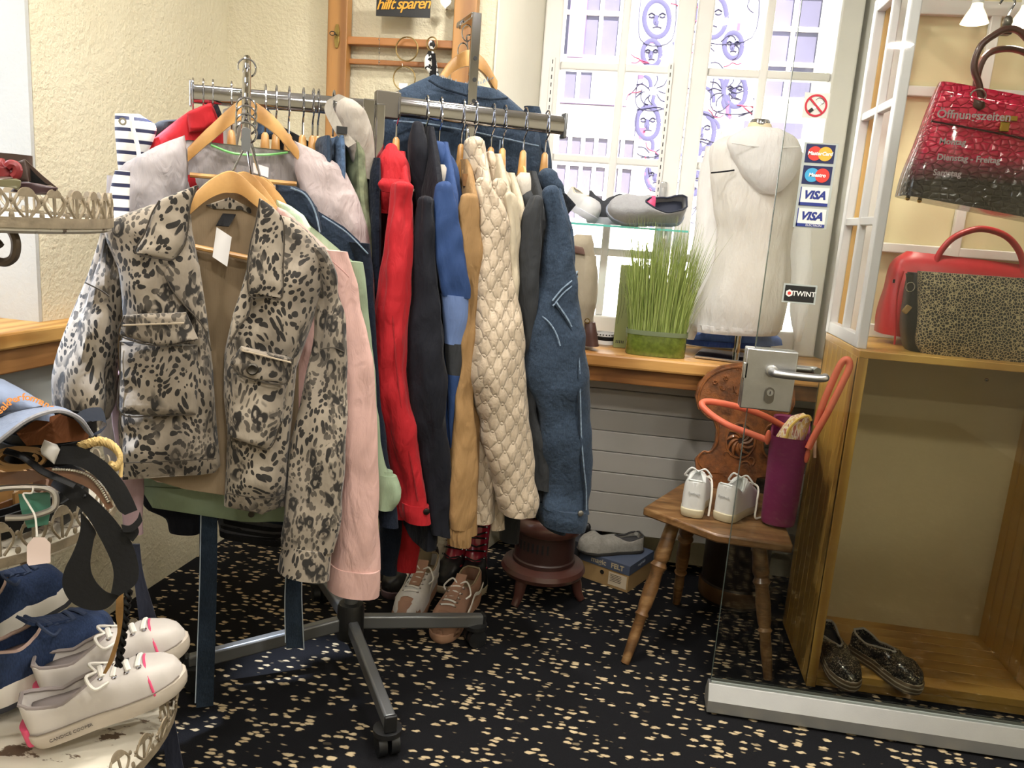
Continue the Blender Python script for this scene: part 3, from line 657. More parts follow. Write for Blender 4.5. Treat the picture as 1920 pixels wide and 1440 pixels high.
# ================================================================ jackets on the slanted arm
PL = Pl(hub(0, .36, 0), RN); PK = Pl(hub(0, .285, 0), RN); PG = Pl(hub(0, .25, 0), RN); PD = Pl(hub(0, .215, 0), RN); PC = Pl(hub(0, .10, 0), RN)
lj = thing('jacket', 'leopard print jacket with chest pockets, foremost on the slanted arm', 'jacket', PL(420, 900), 'jackets on the slanted arm')
obj('back_panel', sheet([(355, 372), (430, 352), (500, 375), (560, 440), (560, 950), (235, 900), (215, 560), (235, 430)], PL.off(-.022), .006, .0, wr=.002, nu=12, nv=18), C_lin, lj)
lf = sheet([(356, 372), (300, 377), (192, 418), (200, 455), (222, 505), (229, 560), (225, 650), (226, 740), (221, 800), (230, 897), (330, 892), (414, 884), (404, 770), (399, 687), (387, 592), (374, 500), (360, 430)], PL, .006, .045, wr=.016, ws=12, seed=1.3, nu=26, nv=44)
obj('front_panel', lf, leo, lj)
rf = sheet([(482, 395), (535, 400), (585, 440), (612, 476), (606, 540), (584, 610), (556, 690), (548, 775), (540, 860), (533, 954), (492, 961), (420, 950), (424, 880), (426, 810), (419, 740), (421, 660), (438, 585), (458, 530), (470, 480)], PL, .006, .045, wr=.016, ws=12, seed=4.1, nu=26, nv=44)
obj('front_panel', rf, leo, lj)
obj('sleeve', sweep([(420, 186, 228), (455, 178, 222), (500, 166, 222), (550, 150, 229), (607, 130, 230), (660, 114, 227), (720, 103, 219), (765, 100, 212), (800, 104, 205)], PL.off(-.015), hdk=.75, wr=.016, ws=11, seed=2.2, folds=3, fa=.008, tilt=-.25), leo, lj)
obj('sleeve', sweep([(462, 560, 604), (490, 582, 624), (530, 592, 637), (590, 590, 646), (655, 586, 648), (720, 570, 648), (790, 553, 647), (860, 549, 644), (946, 541, 640), (1025, 534, 621)], PL.off(.01), hdk=.75, wr=.014, ws=11, seed=3.7, folds=3, fa=.007, tilt=.05), leo, lj)
obj('sleeve_cuff', sweep([(1022, 533, 622), (1045, 526, 620), (1076, 520, 617)], PL.off(.011), hdk=.75, wr=.002, tilt=.14), leo, lj)
obj('collar', sheet([(371, 346), (357, 384), (352, 430), (345, 460), (325, 487), (300, 486), (253, 474), (270, 440), (285, 400), (300, 374)], PL.off(.056), .006, .012, wr=.004, ws=20), leo, lj)
obj('collar', sheet([(487, 371), (512, 388), (526, 402), (534, 429), (531, 500), (529, 559), (500, 558), (468, 554), (464, 500), (470, 455), (480, 416)], PL.off(.056), .006, .012, wr=.004, ws=20), leo, lj)
obj('lapel', sheet([(352, 450), (374, 498), (388, 592), (396, 660), (380, 612), (345, 572), (322, 545), (305, 512), (318, 488)], PL.off(.050), .005, .010, wr=.003), leo, lj)
obj('lapel', sheet([(464, 500), (471, 560), (466, 590), (450, 610), (425, 652), (437, 590), (452, 545)], PL.off(.050), .005, .008, wr=.003), leo, lj)
obj('neck_band', sheet([(385, 385), (430, 370), (470, 390), (472, 402), (430, 384), (400, 392)], PL.off(-.02), .004, .003), leo, lj)
for f in ([(224, 640), (370, 642), (372, 700), (368, 778), (300, 780), (224, 776)], [(434, 697), (538, 718), (530, 790), (506, 843), (465, 830), (427, 815)]):
    obj('chest_pocket', sheet(f, PL.off(.046), .006, .022, wr=.008, ws=14, seed=f[0][0]), leo, lj)
obj('pocket_flap', sheet([(232, 590), (349, 586), (372, 636), (303, 650), (224, 629)], PL.off(.070), .005, .010, wr=.005, ws=18), leo, lj)
pf = obj('pocket_flap', sheet([(452, 649), (549, 671), (535, 721), (458, 707), (431, 681)], PL.off(.070), .005, .010, wr=.005, ws=18), leo, lj)
bt = obj('pocket_button', MB().lathe(PL.off(.084)(473, 692), [(.012, 0), (.012, .004), (.009, .006), (.006, .004)], 18, axis=RN), plain('gunmetal_button', '#4a4640', .35, .8), lj)
seam_shade = plain('leopard_seam_shade', '#3f382f', .9)  # dark seam colour; around the collar edges it also paints in their shadow
for q in ([(371, 348), (357, 384), (352, 430), (345, 460), (325, 486), (300, 485), (254, 473), (270, 440), (285, 400), (299, 376)], [(487, 373), (480, 416), (470, 455), (464, 500), (468, 553), (500, 557), (528, 558), (531, 500), (533, 430), (526, 403)]): seam(PL.off(.062), q, lj, seam_shade, .0015)
for q in ([(306, 512), (324, 546), (346, 573), (381, 613), (396, 658)], [(471, 560), (466, 590), (450, 611), (426, 652)], [(226, 641), (225, 700), (226, 775), (300, 779), (367, 777)], [(428, 815), (465, 829), (505, 842), (529, 790)], [(233, 592), (225, 629), (303, 649), (370, 636)], [(432, 682), (458, 706), (534, 720), (548, 674)]): seam(PL.off(.064 if q[0][1] < 580 else (.056 if q[0][0] in (226, 428) and q[0][1] > 630 else .076)), q, lj, seam_shade, .0014)
for q in ([(230, 610), (345, 606)], [(453, 657), (546, 680)]): seam(PL.off(.084), q, lj, plain('pale_piping', '#a99a84', .9), .0018)
seam(PL.off(.052), [(232, 868), (300, 866), (405, 860)], lj, seam_shade, .0012); seam(PL.off(.05), [(425, 925), (490, 935), (535, 928)], lj, seam_shade, .0012)
seam(PL.off(.045), [(160, 530), (190, 545), (205, 556)], lj, seam_shade, .0014); seam(PL.off(.05), [(600, 655), (625, 652), (645, 660)], lj, seam_shade, .0014)
obj('brand_loop', MB().ribbon([PL.off(-.02)(430, 402), PL.off(-.005)(424, 412), PL.off(.0)(417, 424)], RA*.024, .003), C_black, lj)
obj('price_tag', sheet([(406, 426), (437, 428), (426, 500), (396, 498)], PL.off(.012), .0015, 0, nu=4, nv=4), tagw, lj)
hanger_front(PL.off(.0), [(354, 388), (385, 360), (412, 344), (432, 340), (452, 346), (478, 368), (518, 404)], 'wooden hanger inside the leopard jacket with a thin cross bar', FA1-(FA1-FA0).normalized()*.03+UZ*.02, ((362, 462), (468, 484)))
# pink denim jacket
pk = thing('jacket', 'pale pink denim jacket directly behind the leopard jacket', 'jacket', PK(600, 900), 'jackets on the slanted arm')
obj('body', sheet([(430, 370), (520, 392), (560, 415), (660, 508), (655, 620), (640, 940), (540, 952), (420, 908), (300, 905), (250, 890), (235, 560), (215, 430), (330, 385)], PK, .03, .012, wr=.006, nu=16, nv=24), C_pink, pk)
obj('sleeve', sweep([(470, 610, 648), (513, 626, 666), (560, 630, 674), (650, 638, 690), (740, 644, 698), (830, 640, 702), (910, 633, 704), (1000, 625, 708), (1062, 618, 711)], PK.off(.005), hdk=.85, wr=.008, ws=11, seed=6, folds=3, fa=.004), C_pink, pk)
obj('sleeve_cuff', sweep([(1058, 617, 712), (1080, 615, 712), (1106, 614, 710)], PK.off(.006), hdk=.86, wr=.0015), C_pink, pk)
obj('collar', sheet([(520, 388), (535, 394), (553, 408), (558, 424), (552, 440), (530, 420), (518, 404)], PK.off(.02), .006, .012, wr=.002), C_pink, pk)
obj('far_sleeve', sweep([(700, 200, 262), (860, 218, 268), (998, 234, 268)], PK, hdk=.7), cloth('mauve_cloth', '#b59aa0', .85), pk)
seam(PK.off(.04), [(556, 440), (600, 470), (640, 505), (655, 520)], pk, plain('pink_thread', '#b98f88', .9), .0015)
hanger_front(PK, [(400, 372), (440, 342), (472, 345), (508, 385), (524, 408)], 'wooden hanger holding the pale pink denim jacket', FA1-(FA1-FA0).normalized()*.07+UZ*.02)
# sage jacket with mint collar
sg = thing('jacket', 'sage green jacket with mint collar hanging behind the pink one', 'jacket', PG(600, 900), 'jackets on the slanted arm')
obj('body', sheet([(440, 365), (520, 375), (585, 425), (665, 492), (680, 560), (672, 940), (560, 978), (452, 978), (425, 957), (300, 957), (272, 948), (268, 895), (230, 600), (230, 430), (340, 380)], PG, .022, .008, wr=.006, nu=16, nv=24), C_sage, sg)
obj('collar', sheet([(518, 374), (545, 386), (570, 404), (583, 426), (575, 446), (545, 420), (520, 398)], PG.off(.02), .006, .012, wr=.002), C_mint, sg)
obj('sleeve', sweep([(490, 645, 680), (560, 662, 690), (650, 675, 697), (760, 684, 706), (860, 696, 722), (900, 702, 738)], PG, hdk=.9, wr=.006, seed=8), C_sage, sg)
obj('rolled_cuff', sweep([(890, 706, 742), (912, 706, 752), (935, 706, 752), (955, 708, 738)], PG.off(.005), hdk=.8, wr=.006, ws=25), C_sage, sg)
seam(PG.off(.012), [(272, 912), (340, 916), (420, 916)], sg, plain('sage_thread', '#5f6f58', .9), .0012)
obj('hem_button', MB().lathe(PG.off(.012)(471, 964), [(.007, 0), (.007, .003)], 14, axis=RN), plain('gunmetal_button', '#4a4640'), sg)
hanger_front(PG, [(420, 372), (455, 346), (490, 350), (525, 380), (540, 400)], 'wooden hanger holding the sage green jacket', FA1-(FA1-FA0).normalized()*.11+UZ*.02)
# dark denim jacket with a long sash
dd = thing('jacket', 'dark blue denim jacket with trailing sash behind the sage jacket', 'jacket', PD(600, 900), 'jackets on the slanted arm')
obj('body', sheet([(450, 345), (520, 347), (600, 398), (650, 428), (692, 470), (700, 560), (705, 800), (690, 940), (540, 985), (410, 960), (272, 955), (272, 600), (250, 430), (350, 370)], PD, .022, .01, wr=.008, nu=16, nv=24), D_dark, dd)
obj('collar', sheet([(517, 346), (548, 347), (575, 360), (595, 390), (604, 430), (600, 442), (570, 412), (535, 400), (518, 380)], PD.off(.025), .007, .014, wr=.003), D_dark, dd)
obj('sleeve', sweep([(455, 655, 692), (500, 668, 699), (600, 680, 704), (720, 690, 712), (840, 702, 726), (940, 708, 742), (985, 712, 745)], PD, hdk=.9, wr=.006, seed=12), D_navy, dd)
seam(PD.off(.045), [(545, 352), (572, 365), (590, 395), (600, 436)], dd, denim('seam_denim', '#6d8199'), .002); seam(PD.off(.03), [(604, 405), (650, 436), (690, 476)], dd, denim('seam_denim', '#6d8199'), .0018)
PS = PD.off(.02)
def sash(par, px0, px1, px2, w, name='sash_end'):
    return obj(name, MB().ribbon(cat_rom([PS(*p) for p in (px0, px1, px2)], 8), RA*w, .006), denim('sash_denim', '#222d3a', .5), par)
sash(dd, (391, 930), (390, 1100), (384, 1324), .038); sash(dd, (550, 1050), (550, 1130), (552, 1214), .038)
for q in (((377, 950), (374, 1100), (366, 1318)), ((536, 1070), (534, 1130), (535, 1205)), ((566, 1070), (566, 1130), (570, 1218))): seam(PS.off(.004), q, dd, plain('pale_thread', '#a9b4bf', .8), .0013)
hanger_front(PD, [(440, 372), (475, 350), (505, 355), (535, 390)], 'wooden hanger holding the dark denim jacket', FA1-(FA1-FA0).normalized()*.15+UZ*.02)
nv = thing('jacket', 'navy jacket hem showing under the sage jacket beside the sash', 'jacket', PD.off(-.05)(330, 960), 'jackets on the slanted arm')
obj('hem', sweep([(900, 272, 420), (950, 272, 412), (972, 310, 412), (998, 318, 376)], PD.off(-.05), hd=.02, wr=.004, tilt=.02), C_navy, nv)
st = thing('jacket', 'dark grey jacket with black banded hem showing below the leopard jacket', 'jacket', PD.off(-.08)(470, 990), 'jackets on the slanted arm')
sgm = cloth('slate_cloth', '#4a4b4f', .85)
obj('body', sweep([(930, 405, 535), (975, 408, 534), (1000, 412, 530)], PD.off(-.08), hd=.02, wr=.003, tilt=.1), sgm, st)
for k, (y0, y1) in enumerate(((978, 986), (991, 997), (1003, 1014))): obj('hem_band', sweep([(y0, 411, 531), (y1, 412, 530)], PD.off(-.079), hd=.0215, wr=.001, tilt=.16), C_black, st)
# lilac grey coat high on the arm
lc = thing('coat', 'pale lilac grey coat turned open, highest on the slanted arm', 'coat', PC(440, 500), 'jackets on the slanted arm')
obj('back_panel', sheet([(352, 262), (440, 280), (552, 268), (640, 330), (690, 430), (700, 620), (690, 850), (560, 900), (300, 880), (220, 800), (200, 420), (215, 325), (300, 275)], PC.off(-.03), .008, -.01, wr=.006, nu=18, nv=26), C_lilac, lc)
obj('left_lapel', sheet([(346, 254), (353, 300), (352, 345), (340, 420), (320, 520), (240, 520), (200, 400), (210, 330), (235, 305), (300, 270)], PC, .008, .03, wr=.016, ws=10, seed=3., nu=22, nv=26), C_lilac, lc)
obj('right_lapel', sheet([(551, 264), (600, 285), (645, 315), (672, 370), (690, 430), (702, 520), (704, 640), (640, 640), (600, 470), (565, 360), (553, 320)], PC, .008, .03, wr=.016, ws=10, seed=5., nu=22, nv=26), cloth('pinkish_grey_cloth', '#b0a2a1', .75, fold=.6), lc)
obj('sleeve', sweep([(330, 200, 236), (420, 192, 236), (560, 178, 236), (700, 170, 236), (860, 196, 240)], PC.off(-.02), hdk=.7, seed=2), C_lilac, lc)
obj('care_tag', sheet([(474, 305), (504, 308), (503, 333), (476, 330)], PC.off(-.02), .0015, 0, nu=3, nv=3), tagw, lc)
obj('green_loop', MB().tube(cat_rom([PC.off(-.02)(*p) for p in ((395, 272), (440, 288), (500, 290), (540, 286))], 5), .003, 6), plain('mint_plastic', '#8fe08a', .5), lc)
hanger_front(PC, [(352, 290), (395, 250), (455, 205), (510, 230), (560, 290)], 'wide wooden hanger holding the lilac grey coat', FA0+(FA1-FA0)*.12+UZ*.02, ((356, 328), (556, 345)))
# ---------------------------------------------------------------- garments along the left rail
def PB(px, y, t=0.): return PH.off(t)(px, y)
P1 = PH.off(.06); P0 = PH.off(-.03)
sj = thing('raincoat', 'navy and white striped raincoat at the end of the left rail', 'raincoat', PH(240, 500), 'garments on the left rail')
PSL = PH.off(.16)
obj('hood', sweep([(214, 217, 262), (235, 216, 292), (262, 217, 290), (300, 219, 270), (330, 222, 260)], P1, hdk=.55, wr=.005, tilt=.03), stripe, sj)
obj('sleeve', sweep([(320, 216, 240), (395, 196, 240), (470, 184, 230), (560, 157, 215), (620, 136, 205), (680, 132, 195)], Pl(hub(0, .2, 0), RN), hdk=.6, wr=.006), stripe, sj)
obj('zip_tape', tubepx(P1.off(.045), [(246, 214), (249, 240), (257, 270), (262, 300)], .005, 6), white_paint, sj)
obj('eyelet', MB().lathe(P1.off(.05)(230, 228), [(.004, 0), (.008, 0), (.008, .003), (.004, .003)], 14, axis=RN, cap=False), chrome, sj)
rj = thing('jacket', 'red jacket on the left rail with navy collar edge', 'jacket', PH(330, 400), 'garments on the left rail')
obj('body', sheet([(350, 210), (392, 193), (402, 198), (418, 235), (420, 300), (380, 520), (240, 520), (232, 330), (248, 295), (300, 250)], P1.off(-.02), .03, .02, wr=.008, ws=10), C_red, rj)
obj('collar', sheet([(350, 212), (396, 193), (412, 230), (385, 245), (355, 248)], P1.off(.01), .012, .014, wr=.003), C_red, rj)
obj('collar_edge', tubepx(P1.off(.02), [(404, 197), (410, 212), (418, 232)], .006, 6), C_navy, rj)
for nm, lb, poly, mt, pl_ in (('jacket', 'black fleece peeping out between the striped raincoat and the red jacket', [(280, 238), (300, 226), (345, 224), (345, 260), (285, 262)], C_black, PH),
      ('jacket', 'light grey jacket shoulder beside the navy collar edge on the left rail', [(418, 205), (445, 196), (455, 230), (440, 300), (415, 300)], C_lgrey, P0),
      ('jacket', 'faded denim hood behind the wide wooden hanger', [(476, 192), (500, 200), (522, 232), (525, 260), (480, 260)], D_blue, P0),
      ('jacket', 'black jacket sloping down behind the lilac coat', [(520, 232), (575, 262), (640, 318), (660, 380), (600, 380), (520, 300)], C_black, P0)):
    tag(obj(nm, sheet(poly, pl_, .03, .02, wr=.006), mt), lb, 'jacket', 'garments on the left rail')
for i, (px, y, h, lb) in enumerate(((597, 262, 60, 'first pair of blue jeans on the left rail, narrow waistband showing'), (622, 262, 62, 'second pair of blue jeans, lighter, on the left rail'))):
    tag(obj('jeans', sweep([(y, px-6, px+12), (y+14, px-10, px+16), (y+40, px-8, px+16), (y+160, px-4, px+18), (y+420, px, px+20)], P0, hd=.15, wr=.004), D_blue if i else D_mid), lb, 'jeans', 'garments on the left rail')
tag(obj('trousers', sweep([(268, 642, 668), (290, 640, 680), (330, 642, 680), (420, 646, 690), (560, 650, 694)], P0, hd=.12, wr=.006), plain('olive_camo', '#7c8468', .85, 0, .45, 30, .2, 40)), 'olive camouflage trousers on the left rail beside the grey bag', 'trousers', 'garments on the left rail')
tag(obj('jeans', sweep([(300, 682, 704), (340, 676, 706), (450, 676, 706), (620, 680, 706), (800, 690, 708)], P0, hd=.12, wr=.004), D_navy), 'navy jeans hanging against the chrome upright', 'jeans', 'garments on the left rail')
bg = thing('shoulder_bag', 'light grey soft bag hooked over the left rail by its strap', 'bag', PH(660, 260))
obj('body', sweep([(184, 640, 660), (200, 634, 682), (225, 632, 694), (260, 640, 702), (300, 660, 706), (335, 672, 704)], P1, hdk=.6, wr=.008, ws=16, tilt=.3), cloth('bag_grey', '#a29a90', .8, fold=.5), bg)
obj('strap', MB().ribbon(cat_rom([P1.off(.05)(*p) for p in ((640, 186), (624, 182), (616, 200), (626, 226), (642, 252), (660, 272))], 6), (RA*.7+UZ*.5).normalized()*.022, .004), cloth('strap_grey', '#a8a298', .7), bg)
obj('strap_buckle', MB().obox(P1.off(.055)(641, 244), RA*.012, RN*.003, UZ*.008), black_plastic, bg)
for px, y, t in ((362, 188, 'nearest the left rail end'), (380, 189, 'second from the left rail end'), (397, 190, 'third from the left rail end'), (430, 192, 'left of the slanted arm'), (492, 196, 'right of the slanted arm'), (512, 198, 'above the faded denim hood'), (536, 200, 'above the black jacket'), (563, 202, 'left of the jeans'), (582, 204, 'above the first jeans'), (592, 205, 'between the two jeans'), (622, 208, 'under the grey bag strap')):
    k = (px-362)/(690-362); c = B0.lerp(B1, k)
    hanger_edge(0, 'wooden hanger on the chrome left rail '+t, .085, RN, .06, c, group='wooden hangers on the left rail')
# ---------------------------------------------------------------- collarless denim jacket on the riser
PJ = PR.off(-.07)
cj = thing('jacket', 'collarless blue denim jacket with frayed neck, high behind the right rail', 'jacket', PJ(870, 250))
obj('body', sheet([(812, 140), (850, 152), (890, 158), (920, 158), (950, 180), (990, 215), (1012, 250), (1018, 300), (1005, 420), (960, 520), (740, 520), (715, 420), (718, 300), (722, 230), (730, 178), (770, 158)], PJ, .05, .03, wr=.010, ws=9, nu=22, nv=28), D_mid, cj)
obj('sleeve', sweep([(176, 726, 752), (230, 708, 745), (320, 694, 735), (450, 690, 726), (560, 690, 725)], PJ.off(-.02), hdk=.8), D_mid, cj)
obj('sleeve', sweep([(200, 985, 1010), (260, 1000, 1028), (340, 1010, 1036), (440, 1015, 1040)], PJ.off(-.02), hdk=.8), D_mid, cj)
sd = denim('seam_denim', '#6d8199'); sdd = denim('seam_denim_dark', '#27364a')
seam(PJ.off(.034), [(804, 150), (830, 165), (880, 180), (920, 186), (952, 184)], cj, sdd, .003, 'yoke_seam')
seam(PJ.off(.036), [(738, 227), (800, 232), (900, 250), (1010, 274)], cj, sd, .0025, 'back_seam')
for q in ([(808, 240), (806, 340), (812, 480)], [(872, 250), (868, 340), (862, 480)], [(938, 262), (932, 340), (920, 470)]): seam(PJ.off(.036), q, cj, sd, .0022, 'panel_seam')
fr = MB()
for k in range(26):
    u = k/25; p = PJ.off(.012)(822+u*100, 142+20*math.sin(u*PI*.9)); fr.tube([p, p+V((random.uniform(-.004, .004), 0, random.uniform(.004, .012)))], .0012, 4)
o = obj('frayed_edge', fr, plain('fray', '#8fa0b0', .9), cj); o['kind'] = 'stuff'
hanger_front(PJ, [(818, 162), (845, 125), (878, 108), (905, 122), (930, 162)], 'wooden hanger holding the collarless denim jacket behind the riser post', r0-RN*.08, group='wooden hanger on the riser')
for k, (x, y) in enumerate(((876, 62), (868, 96))): tag(obj('ring', MB().tube([PR.off(-.05-.02*k)(x, y)+RA*(.014*math.cos(q))+UZ*(.02*math.sin(q)) for q in [2*PI*i/20 for i in range(20)]], .0018, 6, closed=True), chrome), ('upper' if k == 0 else 'lower')+' thin chrome ring hanging by the riser post top', 'ring')
# ================================================================ shoes
class XM(MB):
    """mesh builder whose points are placed by a matrix when finished"""
    def put(s, M): s.v = [tuple(M @ V(q)) for q in s.v]; return s
def lerp_tab(tab, x):
    for (a, va), (b, vb) in zip(tab, tab[1:]):
        if x <= b:
            t = (x-a)/(b-a) if b > a else 0; t = t*t*(3-2*t)*.5+t*.5; return va+(vb-va)*t
    return tab[-1][1]
def shoe_frame(heel, toe, roll=0.):
    x = (V(toe)-V(heel)); L = x.length; x.normalize(); y = UZ.cross(x).normalized()
    if roll: y = Matrix.Rotation(roll, 3, x) @ y
    z = x.cross(y); h = V(heel)
    return Matrix(((x.x, y.x, z.x, h.x), (x.y, y.y, z.y, h.y), (x.z, y.z, z.z, h.z), (0, 0, 0, 1))), L
W_T = [(0, .22), (.008, .42), (.025, .62), (.05, .73), (.09, .79), (.2, .81), (.42, .78), (.62, .95), (.78, 1.), (.9, .82), (.97, .5), (1, .18)]
def outline(L, hw, k=1., side=0.):
    pts = []
    xs = [0, .004, .012, .025, .05, .1, .18, .28, .4, .5, .6, .7, .8, .87, .92, .96, .985, 1]
    for x in xs: pts.append((x*L, hw*lerp_tab(W_T, x)*k+side*hw*.12*math.sin(PI*x)))
    for x in xs[::-1]: pts.append((x*L, -hw*lerp_tab(W_T, x)*k+side*hw*.12*math.sin(PI*x)))
    return pts
def shoe(name, label, heel, toe, upper, sole, W=.092, sole_t=.03, heel_t=None, h=.085, open_x=.52, lining=None, group=None, side=1., roll=0., lace=None, nl=5, cap=None, stripe_m=None, rim=None, toe_h=.045, out=None, tongue=None, heel_tab=None, hs=1., cat='shoe', parent=None, eyelet=True, spring=.0):
    M, L = shoe_frame(heel, toe, roll)
    t = parent or thing(name, label, cat, heel, group); hw = W/2; ht = heel_t or sole_t
    def P(x, y, z): return V((x*L, y+side*hw*.12*math.sin(PI*x), z+spring*max(0, x-.7)**2))
    st = lambda x: ht+(sole_t-ht)*min(1, max(0, (x-.2)/.4))
    # sole
    m = XM(); rings = []
    o = outline(L, hw, 1.0, side)
    for k, zz in ((.97, 0), (1.0, .15), (1.03, .5), (1.03, .85), (.97, 1)):
        rings.append([V((x+(k-1)*L*(x/L-.5), y*k, zz*st(x/L)+spring*max(0, x/L-.7)**2)) for x, y in o])
    m.loft(rings); obj('sole', m.put(M), sole, t)
    if out:
        m = XM(); m.loft([[V((x, y*1.0, -.002)) for x, y in o], [V((x, y*1.015, .008)) for x, y in o]]); obj('outsole', m.put(M), out, t)
    # upper
    H = [(0, h*.94), (.02, h), (.1, h*.93*hs), (.25, h*.72*hs), (.38, h*.82), (open_x, h*.98), (.62, h*.82), (.75, toe_h*1.25), (.88, toe_h), (.96, toe_h*.72), (1, toe_h*.3)]
    O = [(0, hw*.10), (.02, hw*.40), (.05, hw*.58), (.15, hw*.64), (.3, hw*.58), (open_x-.06, hw*.36), (open_x, hw*.2), (open_x+.03, 0), (1, 0)]
    m = XM(); rings = []
    for i in range(33):
        x = .5-.5*math.cos(PI*i/32); x = .002+.996*x; w = hw*lerp_tab(W_T, x)*1.0; hh = lerp_tab(H, x); op = min(lerp_tab(O, x), w*.8); z0 = st(x)*.8
        dep = min(1, op/(hw*.12))*min(1, max(0, (x-.012)/.02))*(hh-.012); rg = []
        bul = .5 if x > open_x else .5
        for k in range(8):
            a = k/7*PI/2; rg.append(P(x, -(op+(w-op)*math.cos(a)**bul), z0+hh*math.sin(a)**.85))
        for k in range(1, 4): rg.append(P(x, -op*(.98-.1*k/3), z0+hh-dep*k/3))
        rg.append(P(x, 0, z0+hh-dep))
        for k in range(3, 0, -1): rg.append(P(x, op*(.98-.1*k/3), z0+hh-dep*k/3))
        for k in range(7, -1, -1):
            a = k/7*PI/2; rg.append(P(x, (op+(w-op)*math.cos(a)**bul), z0+hh*math.sin(a)**.85))
        rings.append(rg)
    m.loft(rings, True); obj('upper', m.put(M), upper, t)
    top = lambda x, y=0.: P(x, y, st(x)*.8+lerp_tab(H, x)+.003)
    # lining rim around the opening
    m = XM(); pr = []
    for i in range(12): x = .02+(open_x-.0)*i/11; pr.append(P(x, -min(lerp_tab(O, x), hw*lerp_tab(W_T, x)*.8), st(x)*.8+lerp_tab(H, x)))
    pl_ = [V((p.x, 2*side*hw*.12*math.sin(PI*p.x/L)-p.y, p.z)) for p in pr[::-1]]
    m.tube(pr+pl_, .0035, 6, closed=True); obj('collar_edge', m.put(M), rim or lining or upper, t)
    if lining:
        m = XM(); ins = []
        for x in (.05, .15, .25, .35, .45): ins.append([P(x, s*lerp_tab(O, x)*.93, st(x)*.8+.018+lerp_tab(H, x)*.25) for s in (-1, -.5, 0, .5, 1)])
        m.loft(ins, False, False); obj('insole', m.put(M), lining, t, solid=.003)
    if tongue:
        m = XM(); m.ribbon([P(.66, 0, st(.66)*.8+lerp_tab(H, .66)), P(open_x, 0, h*1.0+st(.5)*.8), P(open_x-.08, 0, h*1.12+st(.4)*.8), P(open_x-.12, 0, h*1.25+st(.4)*.8)], V((0, hw*.7, 0)), .005); obj('tongue', m.put(M), tongue, t)
    if cap:
        m = XM(); rings = []
        for i in range(9):
            x = .84+.155*i/8; w = hw*lerp_tab(W_T, x)*1.03; hh = lerp_tab(H, x)+.002
            rings.append([P(x, w*math.cos(a), st(x)*.5+(hh+st(x)*.35)*math.sin(a)**.8) for a in [PI*k/12 for k in range(13)]])
        m.loft(rings, False, False); obj('toe_cap', m.put(M), cap, t, solid=.002)
    if stripe_m:
        m = XM(); x = .80; w = hw*lerp_tab(W_T, x)*1.02; hh = lerp_tab(H, x)+.003
        m.tube([P(x-.012*math.sin(a), w*math.cos(a), st(x)*.8+hh*math.sin(a)**.8) for a in [PI*k/14 for k in range(15)]], .0022, 6); obj('toe_stripe', m.put(M), stripe_m, t)
    if heel_tab:
        m = XM(); m.obox(P(-.006, 0, h*.72+ht*.5), (.003, 0, 0), (0, hw*.28, 0), (0, 0, h*.3)); obj('heel_tab', m.put(M), heel_tab, t, bevel=.002)
    if lace:
        for i in range(nl):
            x = open_x+.015+(.74-open_x)*i/(nl-1) if nl > 1 else open_x; w = hw*.42; zz = lambda yy: st(x)*.8+lerp_tab(H, x)*(1-.05*(yy/w)**2)+.003
            m = XM(); sgn = 1 if i % 2 else -1
            m.tube([P(x+.012*sgn*q, w*q, zz(w*q)) for q in (-1, -.6, -.2, .2, .6, 1)], .0033, 6, flat=(1.4, .7)); obj('lace', m.put(M), lace, t)
            if eyelet:
                for s in (-1, 1):
                    m = XM(); p = P(x, s*w*1.08, zz(w)-.001); m.lathe(p, [(.0022, .001), (.0045, .0008), (.0045, -.001)], 10, cap=False); obj('eyelet', m.put(M), chrome, t)
        m = XM(); m.tube(cat_rom([P(open_x-.01, 0, h+st(.5)*.8), P(open_x-.05, hw*.5, h*1.12+st(.5)*.8), P(open_x+.02, hw*.95, h*.8+st(.5)*.8), P(open_x+.1, hw*.8, h*.72+st(.5)*.8)], 5), .0028, 6); obj('lace_bow', m.put(M), lace, t)
        m = XM(); m.tube(cat_rom([P(open_x-.01, 0, h+st(.5)*.8), P(open_x-.06, -hw*.5, h*1.15+st(.5)*.8), P(open_x-.02, -hw*.95, h*.9+st(.5)*.8), P(open_x+.06, -hw*.7, h*.85+st(.5)*.8)], 5), .0028, 6); obj('lace_bow', m.put(M), lace, t)
    return t, M, L
leather_w = plain('white_leather', '#c4bdb7', .5, 0, .05, 12, .08, 70); rub_w = plain('white_rubber', '#bdb2a4', .55, 0, .06, 15, .05, 40)
pinkm = plain('hot_pink', '#e0527a', .5); lace_w = plain('white_lace', '#ddd8cf', .8, 0, .05, 30)
